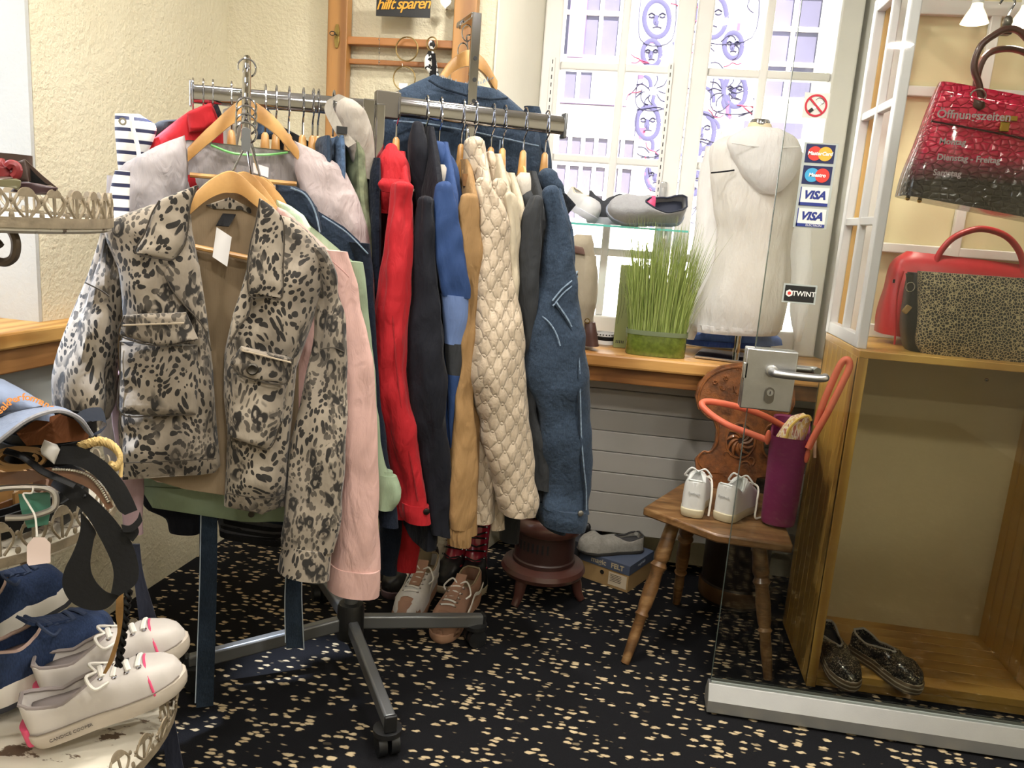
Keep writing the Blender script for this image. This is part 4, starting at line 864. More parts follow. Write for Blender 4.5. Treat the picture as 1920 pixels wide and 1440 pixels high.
# ================================================================ three-tier metal stand at the left
AX = V((-1.03, 1.05, 0))
chip = NT('chipped_cream_paint'); _v = chip.co()
chip.set(Base_Color=chip.mix(chip.ramp(chip.noise(chip.co((1, 2.2, 1), (0, 0, .7)), 15, 6, .65), [(.58, 0.), (.61, 1.)]), srgb('#cfc8b8'), srgb('#5e4c3c')), Roughness=.55); chip.bump(chip.noise(_v, 60, 4), .2, .002); chip = chip.m
antique = plain('antique_cream_metal', '#8b7e69', .55, .2, .28, 45, .3, 120)
stand = thing('tiered_stand', 'antique cream metal three-tier stand with pierced tray rims', 'display stand', AX)
obj('pole', MB().lathe(AX, [(.10, 0), (.11, .01), (.03, .03), (.013, .06), (.013, 1.33), (.02, 1.35), (.004, 1.37)], 20), antique, stand)
def rim_piece(h, w):
    """one pierced leaf motif, in local x (width), z (height)"""
    m = MB(); r = .0022
    for s in (-1, 0, 1):
        m.tube(cat_rom([V((s*w*.10, 0, h*.22)), V((s*w*.34, 0, h*.45)), V((s*w*.40, 0, h*.62)), V((s*w*.28, 0, h*.80))], 4), r, 5)
    pts = [V((w*.30*math.cos(a), .0, h*.74+h*.24*math.sin(a))) for a in [PI*k/10 for k in range(11)]]
    m.prism([p-V((0, .0012, 0)) for p in pts], (0, .0024, 0))
    m.tube([V((-w*.5, 0, h*.70)), V((-w*.44, 0, h*.62)), V((-w*.5, 0, h*.55))], r, 5)
    m.ball((w*.5, 0, h*.66), (.003, .002, .004), 8, 5); m.ball((w*.5, 0, h*.27), (.004, .002, .006), 8, 5)
    return m
def tray(z, r, rh, n, wob=0.):
    c = AX+UZ*z
    tr = obj('tray', MB().lathe(c, [(.02, -.004), (r*.97, -.004), (r, 0), (r, .012), (r-.004, .012), (r-.006, .002), (.02, .001)], 56), chip, stand)
    rm = rim_piece(rh, 2*PI*r/n).mesh('rim_leaf')
    for i in range(n):
        a = 2*PI*i/n
        o = obj('rim_leaf', rm, antique, tr); o.matrix_basis = Matrix.Translation(c+V((r*math.cos(a), r*math.sin(a), .006))) @ Matrix.Rotation(a+PI/2, 4, 'Z') @ Matrix.Rotation(wob*math.sin(i*2.3), 4, 'X')
    obj('rim_band', MB().lathe(c, [(r+.001, .004), (r+.003, .004), (r+.003, .018), (r+.001, .018)], 56, cap=False), antique, tr)
    return tr
tray(1.192, .245, .052, 38); tray(.725, .24, .066, 34); tray(.345, .33, .055, 44, .25)
for sgn in (1,):
    pts = [atY(x, y, .98) for x, y in ((2, 424), (20, 432), (30, 455), (26, 482), (8, 492), (-14, 484), (-22, 465), (-10, 452), (0, 462))]
    obj('scroll_bracket', MB().tube(cat_rom(pts, 6), .006, 8), plain('bronze_metal', '#5f5347', .45, .6), stand)
for k in range(3):
    a = 2*PI*k/3+.4; d = V((math.cos(a), math.sin(a), 0))
    obj('leg', MB().tube(cat_rom([AX+UZ*.34, AX+d*.1+UZ*.3, AX+d*.22+UZ*.15, AX+d*.27+UZ*.012, AX+d*.31+UZ*.02], 5), .009, 8), antique, stand)
# ---------------------------------------------------------------- belts, cap, tag
VN = V((.50, -.82, .30)).normalized()
PT = Pl((-.80, .93, .80), VN)
def strip(pl, L, Rr, off=0., th=.004, seg=5):
    """flat band between two measured edges (x, y[, depth offset])"""
    e = lambda a: pl.off(off+(a[2] if len(a) > 2 else 0))(a[0], a[1])
    A = cat_rom([e(a) for a in L], seg); B = cat_rom([e(a) for a in Rr], seg); m = MB(); rings = []
    for i in range(len(A)):
        t = A[min(i+1, len(A)-1)]-A[max(i-1, 0)]; w_ = B[i]-A[i]; nn = t.cross(w_)
        nn = nn.normalized()*th/2 if nn.length > 1e-9 else pl.n*th/2
        rings.append([A[i]-nn, B[i]-nn, B[i]+nn, A[i]+nn])
    return m.loft(rings)
def c1(*q): return [(a*.15625, 700+b*.15625)+tuple(r) for a, b, *r in q]
def c2(*q): return [(a*.17361, 900+b*.17361)+tuple(r) for a, b, *r in q]
lea_b = plain('black_leather', '#0e0e0f', .5, 0, .15, 14, .12, 150, Specular_IOR_Level=.22); lea_n = plain('navy_leather', '#242c3c', .35, 0, .1, 10, .1, 120)
lea_br = plain('brown_leather', '#6b4526', .45, 0, .25, 18, .15, 120); lea_t = plain('tan_leather', '#9a7444', .5, 0, .2, 20, .15, 120)
bl = thing('belt', 'long plain black leather belt hanging in a big loop from the middle tray', 'belt', PT(200, 1000), 'belts on the stand')
obj('strap', strip(PT, c2((560, 60, -.03), (700, 170), (850, 290), (960, 420), (1050, 570), (1130, 720), (1205, 890), (1228, 1010), (1220, 1110), (1200, 1220)), c2((620, -40, -.03), (840, 60), (1040, 220), (1200, 380), (1310, 520), (1420, 670), (1480, 850), (1500, 1000), (1460, 1130), (1290, 1250)), .03), lea_b, bl)
obj('strap_loop', strip(PT, c2((870, 340), (872, 480), (850, 620), (780, 800), (705, 950), (674, 1080), (690, 1190), (760, 1305), (880, 1378), (1030, 1408), (1170, 1375), (1290, 1250)), c2((960, 440), (1035, 560), (1015, 640), (992, 760), (976, 880), (988, 1000), (1035, 1095), (1090, 1160), (1130, 1195), (1165, 1215), (1190, 1222), (1215, 1226)), .02), lea_b, bl)
obj('belt_hole', MB().ball(PT.off(.034)(159, 930), .0025, 8, 6), black_plastic, bl)
b2 = thing('belt', 'black belt with square silver buckle curving over the middle tray', 'belt', PT(170, 880), 'belts on the stand')
obj('strap', strip(PT, c1((655, 1090), (880, 1100), (1080, 1190), (1230, 1330), (1330, 1480), (1420, 1640), (1500, 1700)), c1((735, 870), (960, 885), (1150, 980), (1320, 1110), (1480, 1300), (1590, 1500), (1650, 1640)), .045), lea_b, b2)
obj('buckle', sheet(c1((530, 795), (735, 875), (650, 1090), (470, 950)), PT.off(.05), .005, .003, nu=5, nv=5), plain('satin_silver', '#cfcbc6', .4, .3), b2)
obj('keeper_loop', strip(PT, c2((1310, 480), (1400, 490), (1480, 420), (1510, 340)), c2((1330, 560), (1420, 560), (1500, 500), (1540, 440)), .052, .006), lea_b, b2)
obj('belt_tip', strip(PT, c2((1300, 540), (1380, 620), (1430, 665)), c2((1480, 480), (1500, 570), (1440, 660)), .04), lea_b, b2)
b3 = thing('belt', 'brown belt edged with small metal studs under the black buckle belt', 'belt', PT(140, 890), 'belts on the stand')
obj('strap', strip(PT, c1((0, 1330), (300, 1330), (600, 1260), (850, 1290), (1050, 1370), (1180, 1480), (1290, 1640)), c1((0, 1190), (300, 1170), (600, 1150), (860, 1145), (1080, 1210), (1240, 1380), (1360, 1600)), .03), lea_br, b3)
stm = MB()
for k, p in enumerate(cat_rom([PT.off(.036)(*q) for q in c1((640, 1155), (860, 1165), (1060, 1230), (1200, 1370), (1300, 1540))], 7)): obj('stud', MB().ball(p, .0022, 8, 6), plain('stud_silver', '#d8d2c4', .3, .9), b3)
b4 = thing('belt', 'braided straw coloured belt looping at the tray edge', 'belt', PT(210, 850), 'belts on the stand')
cp_ = cat_rom([PT.off(.02)(*q) for q in c1((950, 885), (1060, 840), (1190, 815), (1310, 845), (1410, 930), (1445, 1030), (1400, 1120), (1330, 1105))], 8)
straw = plain('straw', '#c2a56a', .7, 0, .2, 60, .2, 100)
for k in range(3): obj('strand', MB().tube([p+VN*(.004*math.sin(i*.8+k*2.1))+UZ*(.004*math.cos(i*.8+k*2.1)) for i, p in enumerate(cp_)], .0035, 6), straw, b4)
obj('strand_end', MB().tube([PT.off(.02)(228, 868), PT.off(.02)(226, 895)], .003, 6), straw, b4)
b5 = thing('belt', 'navy belt end curled in a ring beside the cap visor', 'belt', PT(175, 790), 'belts on the stand')
obj('strap', strip(PT, c1((880, 520), (1000, 440), (1130, 410), (1230, 430), (1275, 600), (1240, 650), (1130, 720)), c1((1000, 640), (1080, 590), (1180, 570), (1240, 580), (1280, 620), (1200, 720), (1080, 760)), -.02), lea_n, b5)
b6 = thing('belt', 'tan belt rolled up on the middle tray under the cap', 'belt', PT(45, 855), 'belts on the stand')
rl = []
for i in range(40):
    a = i/39*4.2*PI; rr = .03*(1-.012*i); c = PT.off(.02)(40, 860); rl.append(c+(RA*1.25*math.cos(a)+UZ*.55*math.sin(a))*rr)
obj('roll', MB().ribbon(rl, VN*.03, .004), lea_t, b6)
b7 = thing('belt', 'green belt with rounded silver loop buckle on the middle tray', 'belt', PT(60, 940), 'belts on the stand')
obj('strap', strip(PT, c2((200, 150), (235, 350), (300, 520)), c2((540, 130), (545, 300), (520, 480)), .012), plain('green_leather', '#2f6b56', .4, 0, .1, 10), b7)
obj('loop_buckle', MB().tube(cat_rom([PT.off(.03)(*q) for q in c2((-100, 120), (60, 85), (330, 75), (500, 90), (590, 150), (600, 260), (540, 330), (300, 400), (60, 410))], 5), .0045, 8), plain('buckle_nickel', '#a7a29a', .35, .8), b7)
obj('tag_string', MB().tube(cat_rom([PT.off(.045)(*q) for q in c2((360, 70), (340, 140), (250, 150), (320, 280), (380, 400), (400, 610))], 5), .0014, 5), lace_w, b7)
obj('hang_tag', sheet(c2((360, 620), (480, 620), (520, 660), (545, 680), (545, 900), (520, 920), (310, 925), (290, 900), (290, 700), (320, 670)), PT.off(.048), .0015, 0, nu=6, nv=10), plain('blush_card', '#cdb9b0', .75), b7)
b8 = thing('belt', 'dark braided belt tangled across the rolled tan belt', 'belt', PT(60, 870), 'belts on the stand')
obj('strap', MB().tube(cat_rom([PT.off(.055)(*q) for q in c1((60, 930), (250, 990), (400, 1090), (520, 1180), (700, 1260), (900, 1350))], 6), .006, 6, flat=(1.5, .6)), lea_b, b8)
b9 = thing('belt', 'black belt heaped in the shade under the cap visor', 'belt', PT(100, 830), 'belts on the stand')
for k in range(3): obj('coil', MB().ribbon([PT.off(-.03-.01*k)(85+8*k, 838)+(RA*.055*math.cos(a)+RN*.05*math.sin(a))+UZ*(.014*k) for a in [2*PI*i/24 for i in range(24)]], UZ*.03, .004, True), lea_b, b9)
for k, (r_, z_, mt, lab) in enumerate(((.17, .735, lea_br, 'wide brown belt coiled flat on the middle tray floor'), (.12, .745, lea_t, 'tan belt coiled inside the brown one on the middle tray'), (.20, .738, lea_b, 'black belt coiled around the edge of the middle tray'))):
    bb = thing('belt', lab, 'belt', AX+UZ*z_, 'belts on the stand')
    obj('coil', MB().ribbon([AX+V(((r_-.0012*i)*math.cos(i*.28), (r_-.0012*i)*math.sin(i*.28), z_+.022)) for i in range(46)], UZ*.036, .004), mt, bb)
# straps hanging below the tray
PV = Pl((-.78, 1.02, .6), V((.5, -.86, 0)))
hs = thing('belt', 'thin tan strap dangling into the white sneakers', 'belt', PV(205, 1180), 'belts on the stand')
obj('strap', strip(PV, [(219, 1112), (217, 1150), (220, 1185), (205, 1235), (193, 1262)], [(231, 1112), (231, 1150), (226, 1190), (214, 1235), (199, 1262)]), lea_t, hs)
hs = thing('belt', 'black braided cord strap dangling beside the tan strap', 'belt', PV(228, 1180), 'belts on the stand')
cc = cat_rom([PV.off(-.01)(*q) for q in ((242, 1105), (236, 1150), (230, 1200), (222, 1250))], 10)
for k in range(2): obj('cord_strand', MB().tube([p+RA*(.0035*math.sin(i*1.1+k*PI))+RN*(.0035*math.cos(i*1.1+k*PI)) for i, p in enumerate(cc)], .0035, 6), lea_b, hs)
PW = Pl((-.86, 1.25, .5), V((.5, -.86, 0)))
hs = thing('belt', 'wide dark navy strap falling from the stand to the floor', 'belt', PW(310, 1400), 'belts on the stand')
obj('strap', strip(PW, [(246, 1020), (252, 1090), (268, 1200), (300, 1310), (306, 1380), (312, 1450)], [(262, 1020), (270, 1080), (301, 1190), (320, 1310), (333, 1380), (346, 1450)]), cloth('navy_webbing', '#252938', .8, weave=500, wb=.5), hs)
# cap
capm = cloth('slate_blue_cotton', '#7c88a0', .85, fold=.3)
cpt = thing('baseball_cap', 'slate blue baseball cap with orange lettering on the middle tray', 'cap', PT(30, 800))
PCp = PT.off(.03)
obj('crown', sweep([(708, -70, 8, .03), (722, -90, 38, .055), (742, -100, 74, .065), (762, -104, 100, .065), (782, -104, 104, .05)], PCp, tilt=.1, n=30, wr=.003, hem=False, top=.6), capm, cpt)
obj('visor', strip(PCp, [(-60, 800, .03), (0, 782, .055), (40, 773, .062), (80, 766, .06), (108, 765, .04), (135, 776, .01), (152, 796, -.01)], [(-50, 862, .08), (0, 826, .10), (45, 792, .11), (82, 775, .11), (116, 771, .10), (150, 786, .08), (172, 816, .05)], 0., .005, 6), capm, cpt)
obj('visor_edge', MB().tube(cat_rom([PCp.off(o_)(x, y) for x, y, o_ in ((-50, 862, .08), (0, 826, .10), (45, 792, .11), (82, 775, .11), (116, 771, .10), (150, 786, .08), (172, 816, .05))], 6), .003, 6), cloth('grey_binding', '#8d8c90'), cpt)
obj('visor_underside', sheet([(30, 812), (62, 790), (112, 776), (140, 786), (166, 814), (165, 824), (120, 830), (50, 836)], PCp.off(.02), .004, 0), cloth('rust_underbrim', '#6b3f22'), cpt)
obj('visor_seam', MB().tube(cat_rom([PCp.off(.062)(*q) for q in ((-60, 797), (0, 780), (40, 771), (80, 764))], 6), .0025, 6), lea_n, cpt)
orange_t = plain('orange_thread', '#e08a3c', .7)
_cpth = cat_rom([PCp.off(.068)(*q) for q in ((-9, 778), (6, 764), (20, 753), (36, 746), (52, 745), (70, 750), (88, 759), (106, 768))], 8)
def cap_fn(t):
    k = t*(len(_cpth)-1.001); i = int(k); p = _cpth[i].lerp(_cpth[i+1], k-i); x = (_cpth[i+1]-_cpth[i]).normalized(); return p, x, VN.cross(x)
letter_arc('PeakPerformance', .0125, cap_fn, orange_t, cpt, extrude=.0008, bold=.0002)
# upper tray: belts
PU = Pl((-.86, .98, 1.23), V((.5, -.86, 0)))
def c5(*q): return [(a*.1528, 280+b*.1528) for a, b in q]
u1 = thing('belt', 'dark brown stitched leather belt folded to a point on the top tray', 'belt', PU(80, 340), 'belts on the stand')
obj('front_band', sheet(c5((190, 165), (300, 120), (330, 260), (350, 400), (255, 400), (180, 360)), PU, .004, .004), plain('dark_brown_leather', '#3c2d27', .35, 0, .15, 12, .1, 120), u1)
obj('far_band', sheet(c5((300, 118), (400, 210), (520, 320), (700, 470), (650, 455), (560, 420), (430, 300), (320, 170)), PU.off(-.02), .004, .0), plain('dark_brown_leather', '#3c2d27'), u1)
obj('bottom_band', sheet(c5((240, 400), (420, 410), (560, 440), (700, 470), (690, 505), (640, 560), (420, 560), (120, 520)), PU.off(.01), .012, .006), plain('plum_leather', '#3a2529', .4, 0, .15, 12), u1)
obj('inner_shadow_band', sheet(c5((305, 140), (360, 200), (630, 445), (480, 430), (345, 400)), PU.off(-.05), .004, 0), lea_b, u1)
u2 = thing('belt', 'red leather belt knotted on the top tray', 'belt', PU(15, 325), 'belts on the stand')
redl = plain('red_leather', '#7d2328', .4, 0, .15, 12, .1, 100)
obj('knot', MB().tube(cat_rom([PU.off(.03)(*q) for q in c5((90, 220), (130, 185), (190, 200), (215, 250), (200, 310), (160, 345))], 6), .006, 8), redl, u2)
obj('band', sheet(c5((-120, 110), (30, 110), (80, 220), (150, 220), (190, 330), (150, 350), (-120, 370)), PU.off(.02), .012, .012, wr=.004), redl, u2)
u3 = thing('belt', 'olive belt end lying flat at the front of the top tray', 'belt', PU(20, 345), 'belts on the stand')
obj('band', sheet(c5((-120, 380), (200, 358), (250, 385), (245, 450), (210, 500), (150, 470), (-120, 450)), PU.off(.035), .006, .004), plain('olive_leather', '#6a6549', .5), u3)
u4 = thing('belt', 'black coiled belt at the back of the top tray', 'belt', PU(10, 310), 'belts on the stand')
obj('band', MB().ribbon([PU.off(-.06)(5, 312)+(RA*.035*math.cos(a)+RN*.03*math.sin(a)) for a in [2*PI*i/24 for i in range(24)]], UZ*.035, .004, True), plain('dark_brown_leather', '#3c2d27'), u4)
# something small resting on the left sill edge
tag(obj('sunglasses_case', MB().ball(lw(1.55, -.02, .93), (.03, .06, .022), 14, 10), plain('dark_mauve', '#57474c', .5)), 'dark mauve case lying on the left window sill', 'case')
# shoes on the bottom tray
zt = .349
def wsn(dx, lab, s):
    heel = atZ(66, 1390, .36)+dx; toe = atZ(352, 1276, .425)+dx
    t, M, L = shoe('sneaker', lab, heel, toe, leather_w, rub_w, W=.088, sole_t=.030, h=.058, open_x=.50, lining=plain('grey_lining', '#8f8583', .8), group='white sneakers on the stand', side=s, lace=lace_w, nl=4, stripe_m=pinkm, toe_h=.040, hs=.9, rim=plain('grey_lining', '#8f8583'))
    m = XM(); m.lathe((.003, 0, .022), [(.022, -.018), (.0335, -.016), (.034, .016), (.022, .018)], 20); 
    m.v = [(min(q[0]*.35, .004), q[1]*.72, q[2]) for q in m.v]; obj('heel_patch', m.put(M), pinkm, t)
    m = XM(); hw_ = .044
    for s2 in (-1,): m.tube([V((x*L, s2*(hw_*lerp_tab(W_T, x)+.003)+s*hw_*.12*math.sin(PI*x), .030)) for x in [.02+.95*i/20 for i in range(21)]], .0012, 5)
    obj('foxing_line', m.put(M), plain('grey_line', '#7d736b', .8), t)
    return t, M, L
w1, MW, LW_ = wsn(V((0, 0, 0)), 'white leather sneaker with pink stripe, front one on the bottom tray', -1)
wsn(V((-.045, .085, .012)), 'white leather sneaker with pink stripe, rear one beside the navy runner', 1)
xw = (MW.to_3x3() @ V((1, 0, 0))); zw = (MW.to_3x3() @ V((0, 0, 1)))
letter('CANDICE COOPER', .0075, MW @ V((.062, -.0432, .0155)), xw, zw, plain('print_grey', '#6a625c', .8), w1, 'sole_print', extrude=.0006)
navyk = denim('navy_knit', '#2c3a58', .5); rub_l = plain('off_white_rubber', '#cfc9be', .5, 0, .08, 15)
def nsn(h, t_, lab, s): return shoe('running_shoe', lab, h, t_, navyk, rub_l, W=.10, sole_t=.042, heel_t=.05, h=.075, open_x=.48, lining=plain('blush_lining', '#b59a8f', .8), group='navy runners on the stand', side=s, lace=plain('navy_lace', '#33405c', .8), nl=5, toe_h=.048, out=plain('dark_outsole', '#2a2c33', .6), tongue=navyk, eyelet=False)
nsn(atZ(-35, 1330, .37), atZ(212, 1196, .40), 'navy knit running shoe with thick white sole, nearer one on the tray', -1)
nsn(atZ(-10, 1200, .38), atZ(135, 1105, .44), 'navy knit running shoe with rounded toe, farther one on the tray', 1)
# ================================================================ glass door
door_glass = glassy('door_glass', (.90, .91, .89)); shelf_glass = glassy('shelf_glass', (.75, .93, .92))
GY = 2.025
door = thing('glass_door', 'frameless glass door with steel lever handle and aluminium bottom rail', 'door', (.7, GY, 0))
obj('glass_pane', MB().box((.315, GY-.005, .075), (1.75, GY+.005, 2.35)), door_glass, door, False)
obj('glass_edge', MB().box((.3135, GY-.005, .075), (.3150, GY+.005, 2.35)), plain('glass_edge_green', '#47504c', .25), door, False)
m = MB(); pr = [(GY-.036, .008), (GY-.036, .042), (GY-.012, .080), (GY+.012, .080), (GY+.036, .042), (GY+.036, .008)]
m.prism([(.308, y, z) for y, z in pr], (1.45, 0, 0)); obj('bottom_rail', m, alu, door, False, .002)
obj('rail_gasket', MB().box((.315, GY-.010, .079), (1.75, GY+.010, .085)), plain('grey_gasket', '#8f9692', .6), door, False)
LPl = Pl((0, GY-.018, 0), (0, -1, 0))
a, b = LPl(1404, 652), LPl(1488, 774)
lk = obj('lock_case', MB().box((a.x-.004, GY-.024, b.z), (a.x+.118, GY-.005, a.z)), steel, door, True, .003)
obj('lock_case_back', MB().box((a.x-.004, GY+.005, b.z), (a.x+.118, GY+.022, a.z)), steel, door, True, .003)
obj('latch_bolt', MB().obox(LPl(1397, 694), (.006, 0, 0), (0, .006, 0), (0, 0, .02)), steel, door, bevel=.002)
hp = LPl(1446, 695)
for s_, nm in ((1, 'lever_handle'), (-1, 'rear_lever_handle')):
    y0 = GY-.024*s_; y1 = GY-.062*s_
    obj(nm, MB().tube(cat_rom([V((hp.x, y0, hp.z)), V((hp.x, y0-.025*s_, hp.z)), V((hp.x+.012, y1, hp.z)), V((hp.x+.06, y1, hp.z-.001)), V((hp.x+.10, y1, hp.z-.001)), V((hp.x+.118, y1+.006*s_, hp.z)), V((hp.x+.122, y1+.022*s_, hp.z))], 6), .0095, 14), steel, lk)
    obj('rosette', MB().lathe((hp.x, y0, hp.z), [(.013, 0), (.015, -.003), (.015, -.006), (.010, -.008)], 20, axis=(0, s_, 0)), steel, lk)
kp = LPl(1441, 740)
m = MB(); ov = [(kp.x+.0115*math.cos(q), GY-.0245, kp.z+.0115*math.sin(q)+(.009 if math.sin(q) > 0 else -.009)) for q in [2*PI*i/24 for i in range(24)]]
m.prism(ov, (0, -.006, 0)); ky = obj('keyhole_escutcheon', m, plain('dark_nickel', '#77736c', .35, .9), lk)
obj('cylinder_lock', MB().lathe((kp.x, GY-.031, kp.z+.008), [(.008, 0), (.008, -.004)], 18, axis=(0, 1, 0)), steel, ky)
obj('keyway', MB().obox((kp.x, GY-.0362, kp.z+.008), (.001, 0, 0), (0, .0006, 0), (0, 0, .004)), black_plastic, ky)
# stickers on the glass
SG = Pl((0, GY-.0056, 0), (0, -1, 0)); XX = V((1, 0, 0)); ZZ = V((0, 0, 1))
def rect_at(px0, py0, px1, py1, y=GY-.0056):
    a, b = Pl((0, y, 0), (0, -1, 0))(px0, py0), Pl((0, y, 0), (0, -1, 0))(px1, py1); return a, b
grey_s = plain('sticker_grey', '#a7adaa', .5); navy_s = plain('sticker_navy', '#1c2450', .4); white_s = plain('sticker_white', '#e4e4e2', .4)
def disc(c, r, y, mat, par, nm='disc', sx=1.): return obj(nm, MB().prism([(c.x+sx*r*math.cos(q), y, c.z+r*math.sin(q)) for q in [2*PI*i/28 for i in range(28)]], (0, -.0006, 0)), mat, par, False)
def flat(cx, cz, w_, h_, y, mat, par, nm): return obj(nm, MB().box((cx-w_/2, y-.0006, cz-h_/2), (cx+w_/2, y, cz+h_/2)), mat, par, False)
yy = GY-.0052
c = SG(1530, 198); ns = tag(flat(c.x, c.z, .056, .056, yy, plain('no_smoking_card', '#c9c6c0', .5), None, 'no_smoking_sticker'), 'square no smoking sticker with red ring on the glass door', 'sticker')
redp = plain('sign_red', '#b3152f', .5); blk = plain('print_black', '#151515', .5)
obj('red_ring', MB().loft([[(c.x+r*math.cos(q), y_, c.z+r*math.sin(q)) for q in [2*PI*i/32 for i in range(32)]] for r, y_ in ((.025, yy-.0006), (.025, yy-.0014), (.0205, yy-.0014), (.0205, yy-.0006))], False), redp, ns, False)
obj('cigarette', MB().obox((c.x+.001, yy-.001, c.z-.001), V((.012, 0, .010)), V((0, .0004, 0)), V((-.002, 0, .0025))), white_s, ns, False)
obj('cigarette_tip', MB().obox((c.x-.010, yy-.0012, c.z-.011), V((.004, 0, .0035)), V((0, .0004, 0)), V((-.0025, 0, .003))), blk, ns, False)
obj('smoke_line', MB().tube(cat_rom([V((c.x+q[0], yy-.0012, c.z+q[1])) for q in ((.008, .008), (.013, .004), (.017, .009), (.012, .015), (.004, .017), (-.002, .012))], 4), .0005, 4), blk, ns)
obj('red_bar', MB().obox((c.x, yy-.0016, c.z), V((.0165, 0, -.0165)), V((0, .0004, 0)), V((.0015, 0, .0015))), redp, ns, False)
cs = SG(1531, 348); st = thing('card_sticker', 'tall grey strip of payment card logos stuck on the glass door', 'sticker', (cs.x, yy, cs.z))
p0, p1 = SG(1540, 268), SG(1518, 428); cx = (p0.x+p1.x)/2; W_ = .076; z0, z1 = p1.z, p0.z; Hh = (z1-z0)
flat(cx, (z0+z1)/2, W_, Hh, yy, grey_s, st, 'backing')
q4 = Hh/4; cz = [z1-q4*(.5+i) for i in range(4)]; y2 = yy-.0007; y3 = yy-.0014; y4 = yy-.0021
o_red = plain('logo_red', '#cf3b35', .4); o_yel = plain('logo_yellow', '#e2a83c', .4); o_blu = plain('logo_sky', '#3f9cc9', .4); visa_b = plain('logo_visa_blue', '#26357f', .4)
for i, (l, r_, t_) in enumerate(((o_red, o_yel, 'MasterCard'), (o_blu, o_red, 'Maestro'))):
    pn = flat(cx, cz[i], W_*.86, q4*.86, y2, navy_s, st, 'card_logo'); r = q4*.33
    disc(V((cx-r*.72, 0, cz[i])), r, y3, l, pn, 'logo_disc'); disc(V((cx+r*.72, 0, cz[i])), r, y3-.0002, r_, pn, 'logo_disc')
    letter(t_, q4*.235, (cx, y4-.0004, cz[i]), XX, ZZ, white_s, pn, 'logo_text', extrude=.0003, shear=.15, bold=.0004)
for i, t_ in ((2, ''), (3, 'ELECTRON')):
    pn = flat(cx, cz[i], W_*.86, q4*.86, y2, grey_s if 0 else plain('visa_white', '#d9dcd8', .4), st, 'card_logo')
    flat(cx, cz[i]-q4*.36, W_*.86, q4*.15, y3, visa_b, pn, 'logo_bar'); flat(cx-W_*.41, cz[i], W_*.03, q4*.86, y3, visa_b, pn, 'logo_edge')
    letter('VISA', q4*.52, (cx, y3, cz[i]+q4*.06), XX, ZZ, visa_b, pn, 'logo_text', extrude=.0003, shear=.3, bold=.0012)
    if t_: letter(t_, q4*.15, (cx+.008, y4, cz[i]-q4*.36), XX, ZZ, white_s, pn, 'logo_text', extrude=.0003)
c = SG(1499, 551); tw = tag(flat(c.x, c.z, .078, .046, yy, grey_s, None, 'payment_sticker'), 'small black payment sticker with white lettering above the lever handle', 'sticker')
flat(c.x, c.z, .070, .038, y2, blk, tw, 'black_field')
letter('TWINT', .0165, (c.x+.010, y3, c.z), XX, ZZ, white_s, tw, 'logo_text', extrude=.0003, bold=.0003)
hx = obj('logo_hexagon', MB().prism([(c.x-.024+.009*math.cos(R(90+60*i)), y3, c.z+.009*math.sin(R(90+60*i))) for i in range(6)], (0, -.0006, 0)), white_s, tw, False)
disc(V((c.x-.024, 0, c.z)), .004, y4, o_red, tw, 'logo_mark')
oh = thing('opening_hours_lettering', 'frosted opening hours lettering stuck on the glass door', 'lettering', SG(1820, 270))
gl_t = plain('frosted_letter', '#6b605c', .9)
for t_, x, y, sz in (('Öffnungszeiten', 1826, 217, .026), ('Montag', 1786, 266, .019), ('Dienstag - Freitag', 1816, 298, .019), ('Samstag', 1776, 325, .019)):
    letter(t_, sz, SG(x, y), XX, ZZ, gl_t, oh, 'letter_line', extrude=.0003, bold=.0005)
# ================================================================ pine display cabinet behind the door
cx0, cx1, cy0, cy1, cz0, cz1 = .610, 1.215, 2.215, 2.60, .05, .965
pineY = wood('pine_cabinet', '#d2a650', '#a97a34', .4, (1, 1, .1), bands=38, coat=.3); pineF = wood('pine_cabinet_flat', '#dcae58', '#b58338', .4, (.12, 1, 1), bands=34, coat=.3)
cab = thing('display_cabinet', 'open pine display cabinet with white lattice sides behind the glass door', 'cabinet', (.9, 2.4, 0))
nb = 7; bw = (cy1-cy0)/nb
pm = MB().box((cx0, 0, .0), (cx0+.022, bw-.0012, cz1)).mesh('side_board', False)
for i in range(nb): o = obj('side_board', pm, pineY, cab, bevel=.001); o.location = (0, cy0+i*bw, 0)
obj('front_stile', MB().box((cx0, cy0-.004, 0), (cx0+.026, cy0+.012, cz1)), pineY, cab, False, .002)
pm = MB().box((cx1, 0, .0), (cx1+.022, bw-.0012, cz1)).mesh('side_board', False)
for i in range(nb): o = obj('side_board', pm, pineY, cab, bevel=.001); o.location = (0, cy0+i*bw, 0)
pm = MB().box((cx0+.022, 0, .028), (cx1, bw*.999-.001, .05)).mesh('floor_board', False)
for i in range(nb): o = obj('floor_board', pm, pineF, cab, bevel=.001); o.location = (0, cy0+i*bw, 0)
obj('plinth', MB().box((cx0+.022, cy0+.01, 0), (cx1, cy0+.03, .028)), pineF, cab, False)
obj('top_shelf', MB().box((cx0, cy0-.006, cz1-.001), (cx1+.3, cy1, cz1+.019)), pineF, cab, False, .002)
obj('back_panel', MB().box((cx0, cy1-.012, .03), (cx1+.3, cy1, cz1)), plain('tan_back_panel', '#cdbb92', .85, 0, .04, 4, .2, 80), cab, False)
obj('shelf_clip', MB().ball(atY(1850, 712, 2.45), .006, 8, 6), chrome, cab)
